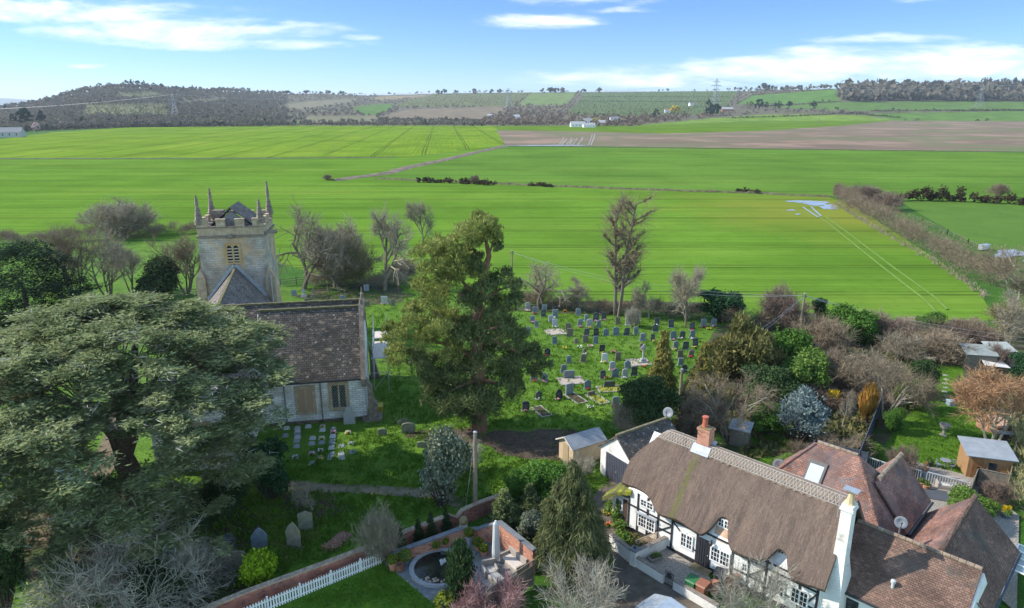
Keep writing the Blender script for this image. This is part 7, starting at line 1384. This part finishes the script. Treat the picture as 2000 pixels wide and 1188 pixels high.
# car on the lane (only its roof shows above the frame edge)
p = at(1304, 1188, 1.42); o = empty('parked_car', (p.x + .3, p.y - .35, 0), R(-52), 'silver-blue car parked on the lane, only its roof in view', 'car'); CARP = plain('silver_paint', (.42, .48, .54), .25, .6, .4)
prof = [(-2.05, .3), (2.05, .3), (2.1, .62), (1.95, .78), (1.15, .92), (.55, 1.36), (.1, 1.45), (-.9, 1.44), (-1.6, 1.15), (-2.05, .95)]
mb = MB(); mb.ext([(x, -.85, z) for x, z in prof], (0, 1.7, 0)); mb.build('body', CARP, o, bevel=.12)
for s in (-1, 1): MB().ext([(.95, s * .857, .95), (.5, s * .857, 1.3), (-.85, s * .857, 1.34), (-1.35, s * .857, 1.0)], (0, s * .006, 0)).build('window', GLASS, o)
MB().slab([(1.12, -.68, .965), (1.12, .68, .965), (.6, .62, 1.345), (.6, -.62, 1.345)], .004).build('windscreen', GLASS, o)
for x in (-1.3, 1.3):
    for s in (-.86, .86):
        w_ = MB().lathe([(.31, -.1), (.33, -.06), (.33, .06), (.31, .1)], 18).build('wheel', GUTTER, o, (x, s, .33)); w_.rotation_euler = (R(90), 0, 0)
# ------------------------------------------------------------------ poles and wires
POLE = nmat('pole_wood', [(.3, (.15, .12, .085)), (.7, (.29, .24, .18))], 2., 6., .9, .2, 'Object', (3, 3, .4)); TOPS = {}
def pole(k, px, yb, yt, r, label, lean=0.):
    p = at(px, yb); q = up(px + lean, yt, p.y); o = empty('telegraph_pole', (p.x, p.y, 0), 0, label, 'pole'); t_ = (q.x - p.x, 0, q.z); MB().tube([(0, 0, -.2), t_], [r * 1.2, r * .85], 10).build('post', POLE, o, uv=False); MB().lathe([(r * .9, 0), (r * .95, .06), (.02, .12)], 8, t_).build('cap', METAL, o)
    mb = MB(); mb.bx((t_[0], 0, t_[2] - .35), (.5, .08, .08)); mb.lathe([(.04, 0), (.05, .1)], 6, (t_[0] - .2, 0, t_[2] - .31)); mb.lathe([(.04, 0), (.05, .1)], 6, (t_[0] + .2, 0, t_[2] - .31)); mb.build('insulators', GUTTER, o); TOPS[k] = Vector((p.x + t_[0], p.y, t_[2] - .2)); return o
pole('a', 928, 1008, 845, .15, 'tall pale wooden pole beside the variegated holly'); pole('b', 1000, 592, 490, .13, 'wooden pole in the field edge right of the pine top'); pole('c', 1561, 655, 574, .14, 'leaning dark telegraph pole in the overgrown hedge', 11); pole('d', 1327, 800, 722, .15, 'grey telegraph pole between the two golden conifers', 5)
def wire(a, b_, sag, label, r=.013):
    a, b_ = Vector(a), Vector(b_); P_ = [a.lerp(b_, k / 16) - Vector((0, 0, sag * 4 * (k / 16) * (1 - k / 16))) for k in range(17)]; o = MB().tube([q - a for q in P_], r, 4).build('overhead_wire', METAL, None, a, uv=False); return tag(o, label, 'cable')
o2 = Vector((0, 0, .25))
for i, (a, b_, s, l) in enumerate((('d', 'c', .8, 'upper wire between the grey and the leaning telegraph poles'), ('d', 'c', 1.3, 'lower wire between the grey and the leaning telegraph poles'), ('c', 'b', 1.6, 'upper wire from the leaning pole to the field pole'), ('c', 'b', 2.1, 'lower wire from the leaning pole to the field pole'))): wire(TOPS[a], TOPS[b_], s, l)
for k in range(3): wire(TOPS['c'], up(2080, 668 + k * 8, TOPS['c'].y - 6), .7 + k * .2, '%s wire running right from the leaning telegraph pole' % ('top', 'middle', 'lowest')[k], .016)
wire(TOPS['a'], at(904, 1032, 0), -.0, 'thin stay wire from the pale wooden pole to the ground', .008)
# pylons on the hill
PYM = plain('pylon_steel', (.27, .29, .31), .5, .4, .3)
def pylon(px, yb, yt, label):
    p = hill(px, yb); h = (yb - yt) * mpp(p) * 1.0; w = h * .16; r = h * .006; o = empty('pylon', p, R(20), label, 'pylon'); mb = MB()
    for sx_ in (-1, 1):
        for sy in (-1, 1): mb.tube([(sx_ * w, sy * w, -2), (sx_ * w * .32, sy * w * .32, h * .55), (sx_ * w * .12, sy * w * .12, h * .93), (0, 0, h)], r, 4)
    for k in range(5):
        z0, z1 = h * k * .12, h * (k + 1) * .12; f0_, f1_ = w * (1 - 1.24 * z0 / h), w * (1 - 1.24 * z1 / h)
        for s in (-1, 1): mb.tube([(-f0_, s * f0_, z0), (f1_, s * f1_, z1)], r * .7, 4); mb.tube([(f0_, s * f0_, z0), (-f1_, s * f1_, z1)], r * .7, 4); mb.tube([(s * f0_, -f0_, z0), (s * f1_, f1_, z1)], r * .7, 4)
    mb.build('tower', PYM, o, uv=False); am = MB()
    for z, l in ((.62, .17), (.75, .22), (.88, .15)): am.tube([(-h * l, 0, h * z), (0, 0, h * (z + .035)), (h * l, 0, h * z)], r, 4); am.tube([(-h * l, 0, h * z), (h * l, 0, h * z)], r * .8, 4)
    am.build('cross_arms', PYM, o, uv=False); return Vector((p.x, p.y, p.z + h * .98))
py_ = [pylon(343, 232, 186, 'steel pylon standing against the bare left hillside'), pylon(993, 214, 174, 'steel pylon above the orchard slope in the middle'), pylon(1396, 212, 156, 'tall steel pylon beside the dark evergreen clump'), pylon(1912, 211, 166, 'steel pylon in front of the bare wood on the right')]
for k in range(3): wire(py_[k], py_[k + 1], 18, 'power line between the pylons, span %s from the left' % ORD[k], .16)
wire(py_[3], py_[3] + Vector((420, -60, 10)), 10, 'power line running right from the right-hand pylon', .16); wire(py_[0], py_[0] + Vector((-700, 60, -20)), 14, 'power line running left from the left-hand pylon', .14)
for px, yb, yt, l in ((1281, 240, 217, 'far field pole left of the yellow willow'), (1445, 238, 221, 'far field pole in front of the conifer row'), (1600, 240, 222, 'far field pole on the green strip'), (1775, 233, 222, 'short far pole at the end of the hedge')): 
    p = at(px, yb); o = MB().tube([(0, 0, 0), (0, 0, up(px, yt, p.y).z)], .35, 5).build('field_pole', POLE, None, (p.x, p.y, 0), uv=False); tag(o, l, 'pole')
# ------------------------------------------------------------------ gardens on the right
p = at(1842, 852); o = empty('bird_bath', (p.x, p.y, 0), 0, 'pale stone urn-shaped bird bath on the garden lawn', 'bird bath'); MB().lathe([(.32, 0), (.30, .12), (.15, .2), (.11, .55), (.2, .7)], 14).build('pedestal', KERB, o); MB().lathe([(.2, .7), (.36, .82), (.38, 1.05), (.44, 1.1), (.36, 1.1), (.3, .95)], 14).build('basin', KERB, o)
def roomshed(name, px, py, w, d, h, rz, wm, rm, label, pitch=.25, cat='shed', ov=.12):
    p = at(px, py); o = empty(name, (p.x, p.y, 0), rz, label, cat); MB().ext([(-w / 2, -d / 2, 0), (-w / 2, -d / 2, h), (-w / 2, d / 2, h + pitch), (-w / 2, d / 2, 0)], (w, 0, 0)).build('wall', wm, o); MB().slab([(-w / 2 - ov, -d / 2 - ov, h - .01), (w / 2 + ov, -d / 2 - ov, h - .01), (w / 2 + ov, d / 2 + ov, h + pitch + .1), (-w / 2 - ov, d / 2 + ov, h + pitch + .1)], .07).build('roof', rm, o); return o
cab = roomshed('log_cabin', 1918, 925, 2.9, 2.1, 1.95, R(-16), ORANGEW, FELT, 'orange wooden log cabin with a flat grey felt roof', .3, 'cabin', .22)
MB().box(-1.2, -.45, -1.09, -1.04, .1, 1.75).build('door', nmat('cabin_door', [(.3, (.2, .09, .035)), (.7, (.3, .15, .06))], 3.), cab); wn_ = MB().box(-.2, .5, -1.085, -1.045, .85, 1.55).build('window', ORANGEW, cab); MB().box(-.12, .42, -1.10, -1.084, .92, 1.48).build('pane', GLASS, wn_)
roomshed('tool_shed', 1444, 868, 1.5, 1.2, 1.6, R(-30), WOODG, FELT, 'little grey shed half hidden behind the cottage ridge', .2)
roomshed('garden_shed', 1905, 718, 2.9, 2.0, 1.8, R(-12), WOODG, nmat('green_felt', [(.3, (.20, .225, .21)), (.7, (.31, .335, .32))], 2.), 'larger garden shed with a grey-green roof in the far garden', .4); roomshed('garden_shed', 1945, 712, 2.4, 2.0, 1.9, R(-6), WOODG, nmat('pale_green_felt', [(.3, (.27, .30, .28)), (.7, (.40, .42, .40))], 2.), 'smaller garden shed right of the larger one', .25)
p = at(1936, 726); o = MB().slab([(-1.3, -.7, 1.0), (1.3, -.9, .75), (1.2, .8, 1.15), (-1.0, .8, 1.5)], .05).build('tarpaulin', plain('white_sheet', (.68, .64, .6), .6), None, (p.x, p.y, 0)); tag(o, 'white tarpaulin sheet propped in front of the far sheds', 'tarpaulin')
p = at(1936, 838); o = empty('hot_tub', (p.x, p.y, 0), 0, 'round terracotta-coloured hot tub behind the orange-brown tree', 'hot tub'); tub = MB().lathe([(1.15, 0), (1.2, .75), (1.1, .78)], 24).build('side', nmat('tub_wood', [(.3, (.35, .18, .11)), (.7, (.47, .27, .18))], 3., 4., .7, .1, 'Object', (6, 6, .4)), o); MB().lathe([(1.16, .78), (1.16, .86), (.4, .92)], 24).build('cover', nmat('tub_cover', [(.3, (.42, .25, .17)), (.7, (.52, .34, .25))], 2.), o)
p = at(1962, 862); o = empty('storage_box', (p.x, p.y, 0), R(-20), 'dark storage box right of the hot tub', 'box'); MB().box(-.55, .55, -.35, .35, 0, .7).build('body', GUTTER, o, bevel=.02); MB().box(-.58, .58, -.38, .38, .7, .78).build('lid', plain('dark_lid', (.07, .08, .09), .5), o, bevel=.02)
p = at(1856, 793); o = empty('water_butt', (p.x, p.y, 0), 0, 'small blue-grey box at the end of the garden lawn', 'box'); MB().box(-.3, .3, -.3, .3, 0, .5).build('body', plain('blue_box', (.20, .30, .36), .5), o, bevel=.03); MB().box(-.33, .33, -.33, .33, .5, .57).build('lid', plain('blue_lid', (.3, .4, .45), .5), o, bevel=.02)
def railfence(pts_, h, label, n=3, m=WOODG, post=2.0, name='rail_fence', r=.05):
    L = [at(*q) for q in pts_]; o = empty(name, (L[0].x, L[0].y, 0), 0, label, 'fence'); o0 = Vector((L[0].x, L[0].y, 0))
    for a, b_ in zip(L[:-1], L[1:]):
        a = Vector((a.x, a.y, 0)) - o0; b_ = Vector((b_.x, b_.y, 0)) - o0; k = max(1, round((b_ - a).length / post))
        for j in range(n): MB().bar(a + Vector((0, 0, h * (j + 1) / (n + .3))), b_ + Vector((0, 0, h * (j + 1) / (n + .3))), r, r * 1.6).build('rail', m, o)
        for i in range(k + 1): q = a.lerp(b_, i / k); MB().box(q.x - .06, q.x + .06, q.y - .06, q.y + .06, 0, h + .08).build('post', m, o)
    return o
railfence(((1820, 785), (1866, 793), (1870, 752)), 1.0, 'dark timber rail fence across the end of the garden lawn', 2, BARKD, 1.6); railfence(((230, 590), (300, 585), (420, 577)), 1.2, 'post and rail fence behind the trees left of the church', 3); railfence(((548, 560), (610, 552), (690, 548)), 1.2, 'post and rail fence under the gnarled tree by the tower', 3)
o = railfence(((1775, 425), (1800, 436), (1850, 458), (1890, 478), (1912, 488)), 1.1, 'wire and post fence crossing the meadow', 2, WOODG, 3.5, 'rail_fence', .03)
p = at(1921, 489); o = empty('field_trough', (p.x, p.y, 0), R(20), 'pale metal sheep feeder in the meadow corner', 'trough'); MB().box(-1.1, 1.1, -.4, .4, .2, 1.1).build('body', METAL, o); MB().box(-1.15, 1.15, -.45, .45, 1.1, 1.18).build('lid', METAL, o)
struct('bare_patch', DRY, P((1700, 640), (1760, 622), (1800, 618), (1830, 626), (1800, 640), (1740, 648)), .05)
BED = nmat('bed_boards', [(.3, (.27, .22, .2)), (.7, (.42, .36, .33))], 3.)
for k, (px, py) in enumerate(((1818, 700), (1840, 690), (1846, 700))):
    p = at(px, py); o = empty('raised_bed', (p.x, p.y, 0), R(-6), 'grey timber raised vegetable bed, %s of the three' % ('leftmost', 'farthest', 'nearest the lawn strip')[k], 'raised bed'); mb = MB(); mb.box(-1.6, 1.6, -.7, -.6, 0, .4); mb.box(-1.6, 1.6, .6, .7, 0, .4); mb.box(-1.6, -1.5, -.6, .6, 0, .4); mb.box(1.5, 1.6, -.6, .6, 0, .4); mb.build('frame', BED, o); MB().box(-1.5, 1.5, -.6, .6, 0, .3).build('soil', SOIL, o)
for k in range(7):
    p = at(1846 - k * .4 + (k % 2) * 2, 735 + k * 8); tag(MB().lathe([(.28, 0), (.26, .05)], 9).build('stepping_stone', KERB, None, (p.x, p.y, .07)), 'flat grey stepping stone, %s from the far end of the garden path' % ORD[k], 'stone', 'stepping stones in the garden lawn')
def baluster(tops, z, label):
    L = [at(px, py, z) for px, py in tops]; o = empty('railing', (L[0].x, L[0].y, 0), 0, label, 'railing'); o0 = Vector((L[0].x, L[0].y, 0))
    for a, b_ in zip(L[:-1], L[1:]):
        a = Vector((a.x, a.y, 0)) - o0; b_ = Vector((b_.x, b_.y, 0)) - o0; n_ = int((b_ - a).length / .16); mb = MB()
        for i in range(n_ + 1): q = a.lerp(b_, i / n_); mb.bar(q + Vector((0, 0, .12)), q + Vector((0, 0, z - .03)), .045)
        mb.build('balusters', PALEW, o); MB().bar(a + Vector((0, 0, z)), b_ + Vector((0, 0, z)), .09, .06).build('handrail', PALEW, o); MB().bar(a + Vector((0, 0, .1)), b_ + Vector((0, 0, .1)), .07, .06).build('rail', PALEW, o)
PALEW = nmat('grey_painted_wood', [(.3, (.30, .31, .32)), (.7, (.42, .43, .44))], 3.)
baluster(((1696, 893), (1732, 905)), 1.0, 'short grey railing by the blue fence'); baluster(((1762, 908), (1800, 920)), 1.0, 'pale railing left of the orange topiary'); baluster(((1812, 922), (1896, 944)), 1.0, 'grey railing between the garden lawn and the terrace')
seat('garden_sofa', 1850, 955, 1.6, .8, R(-14), 'pale two-seat garden sofa on the terrace behind the cottage'); seat('garden_armchair', 1880, 962, .8, .75, R(-14), 'pale garden armchair right of the terrace sofa')
p = at(1844, 915); o = empty('bistro_table', (p.x, p.y, 0), 0, 'small round metal bistro table at the lawn edge', 'table'); MB().lathe([(.38, .7), (.38, .73)], 16).build('top', DISHM, o); mb = MB(); [mb.tube([(.25 * math.cos(a), .25 * math.sin(a), 0), (0, 0, .4), (-.1 * math.cos(a), -.1 * math.sin(a), .7)], .018, 5) for a in (0, 2.1, 4.2)]; mb.build('legs', DISHM, o)
for k, (px, py, rz) in enumerate(((1832, 917, 1.2), (1857, 919, -1.2))):
    p = at(px, py); o = empty('bistro_chair', (p.x, p.y, 0), rz, 'metal bistro chair %s of the round table' % ('left', 'right')[k], 'chair'); MB().lathe([(.2, .44), (.2, .47)], 12).build('seat', DISHM, o)
    for x in (-.16, .16):
        for y in (-.16, .16): MB().tube([(x, y, 0), (x * .8, y * .8, .44)], .014, 5).build('leg', DISHM, o)
    mb = MB(); mb.tube([(.18 * math.sin(a), .2, .68 + .2 * math.cos(a)) for a in np.linspace(0, 6.28, 15)], .02, 5); mb.bar((-.15, .18, .45), (-.15, .2, .6), .02); mb.bar((.15, .18, .45), (.15, .2, .6), .02); mb.bar((-.15, .2, .68), (.15, .2, .68), .02); mb.build('backrest', DISHM, o)
for px, py, pm, h, l, bc in ((1804, 930, plain('pale_blue_pot', (.45, .55, .62), .4), .45, 'orange conical topiary in a pale blue pot', 'o'), (1757, 902, GUTTER, .5, 'black planter left on the terrace wall', None), (1814, 912, GUTTER, .5, 'black planter right of the orange topiary', None), (1796, 952, TERRA, .5, 'cluster of terracotta pots on the terrace', 't'), (1808, 956, TERRA, .4, 'low terracotta pot on the terrace steps', None), (1966, 1014, POTC['blue-grey'], .4, 'blue-grey pot holding the yellow-leaved shrub', None)):
    p = at(px, py); o = empty('plant_pot', (p.x, p.y, 0), 0, l, 'plant pot'); MB().lathe([(.2, 0), (.28, h * .9), (.31, h * .9), (.31, h), (.24, h), (.24, h - .06)], 14).build('pot', pm, o)
    leaves(MB(), np.random.default_rng(int(px)), [(0, 0, h + k * .14, .3 * (1 - k / 7), .3 * (1 - k / 7), .12) for k in range(7 if bc == 'o' else 2)], 420, .06, 1.6, 'leaf', .6, 5, .1).build('plant', twm('copper_leaf', (.4, .16, .04), (.55, .26, .07), (.65, .36, .13)) if bc == 'o' else LSHR, o, uv=False)
p = at(1818, 968); tag(MB().bx((0, 0, .05), (2.2, 1.5, .1)).build('decking', plain('dark_decking', (.075, .08, .09), .7), None, (p.x, p.y, .05), R(-20)), 'dark square of decking on the gravel terrace', 'decking')
# ------------------------------------------------------------------ far buildings and the farm
def farhouse(px, yb, w, d, h, wm, rm, label, rz=0., name='farmhouse'):
    p = hill(px, yb) if yb < lut(FOOT, px) else at(px, yb); o = empty(name, p, rz, label, 'building'); MB().ext([(-w / 2, -d / 2, -2), (-w / 2, -d / 2, h), (-w / 2, 0, h + d * .38), (-w / 2, d / 2, h), (-w / 2, d / 2, -2)], (w, 0, 0)).build('wall', wm, o)
    r = MB(); r.slab([(-w / 2 - .3, -d / 2 - .4, h - .2), (w / 2 + .3, -d / 2 - .4, h - .2), (w / 2 + .3, 0, h + d * .42), (-w / 2 - .3, 0, h + d * .42)], .15); r.slab([(-w / 2 - .3, d / 2 + .4, h - .2), (w / 2 + .3, d / 2 + .4, h - .2), (w / 2 + .3, .01, h + d * .42), (-w / 2 - .3, .01, h + d * .42)], .15); r.build('roof', rm, o)
    for x in np.linspace(-w * .35, w * .35, 4): MB().box(x - .5, x + .5, -d / 2 - .06, -d / 2 + .05, h * .35, h * .75).build('window', GLASS, o)
    return o
PALER = plain('pale_sheet_roof', (.36, .36, .36), .6); REDR = plain('red_far_roof', (.26, .16, .13), .8); GREYR = plain('grey_far_roof', (.2, .2, .215), .8)
for a in ((18, 268, 24, 10, 4.5, PALER, GREYR, 'long low farm building with a grey roof at the far left edge', R(12)), (1128, 248, 20, 9, 3.5, RENDER, PALER, 'white low cottage left in the far hamlet', R(5)), (1148, 243, 14, 9, 5, RENDER, GREYR, 'white gabled house in the middle of the far hamlet', R(-15)), (1172, 244, 15, 8, 3.5, RENDER, PALER, 'pale low building at the right of the far hamlet', 0), (1150, 249, 16, 7, 3, RENDER, PALER, 'pale flat barn in front of the far hamlet', R(8)), (1010, 232, 14, 8, 4, RENDER, PALER, 'pale building left below the orchard slope', 0), (957, 229, 10, 7, 3.5, RENDER, PALER, 'small white building far left of the hamlet', 0), (1200, 236, 16, 8, 3.5, RENDER, GREYR, 'grey-roofed building right of the hamlet', R(5)), (1350, 207, 13, 9, 6, RENDER, GREYR, 'white house under the orchard slope', R(20)), (1420, 217, 26, 10, 4.5, OLDBRK, PALER, 'long pale-roofed barn right of the left-hand pylon', 0), (1303, 220, 12, 8, 5, RENDER, REDR, 'red-roofed house left of the yellow willow', 0)): farhouse(*a)
for k, (px, w) in enumerate(((700, 60), (745, 80), (790, 70), (830, 60), (1195, 60), (1225, 60))): farhouse(px, ys_(px) + 1.5, w, 14, 3.2, PALER, plain('glasshouse_roof', (.5, .51, .52), .5), 'long white glasshouse on the skyline, %s from the left' % ORD[k], 0, 'glasshouse')
# ------------------------------------------------------------------ drop unused shapes
for k, o in PROTO.items():
    if k not in USED:
        for c in list(o.children): bpy.data.objects.remove(c)
        bpy.data.objects.remove(o)
# ------------------------------------------------------------------ air
hz = bpy.data.materials.new('air'); hz.use_nodes = True; t = hz.node_tree; t.nodes.clear()
pv = nd(t, 'ShaderNodeVolumePrincipled', {'Density': .00007, 'Color': (.80, .88, 1.0, 1), 'Anisotropy': .2}); t.links.new(pv.outputs[0], nd(t, 'ShaderNodeOutputMaterial').inputs[1])
ho = MB().box(-9000, 9000, -2500, 13000, -70, 240).build('haze', hz, uv=False); tag(ho, 'thin pale haze over the far hills', None, None, 'stuff')
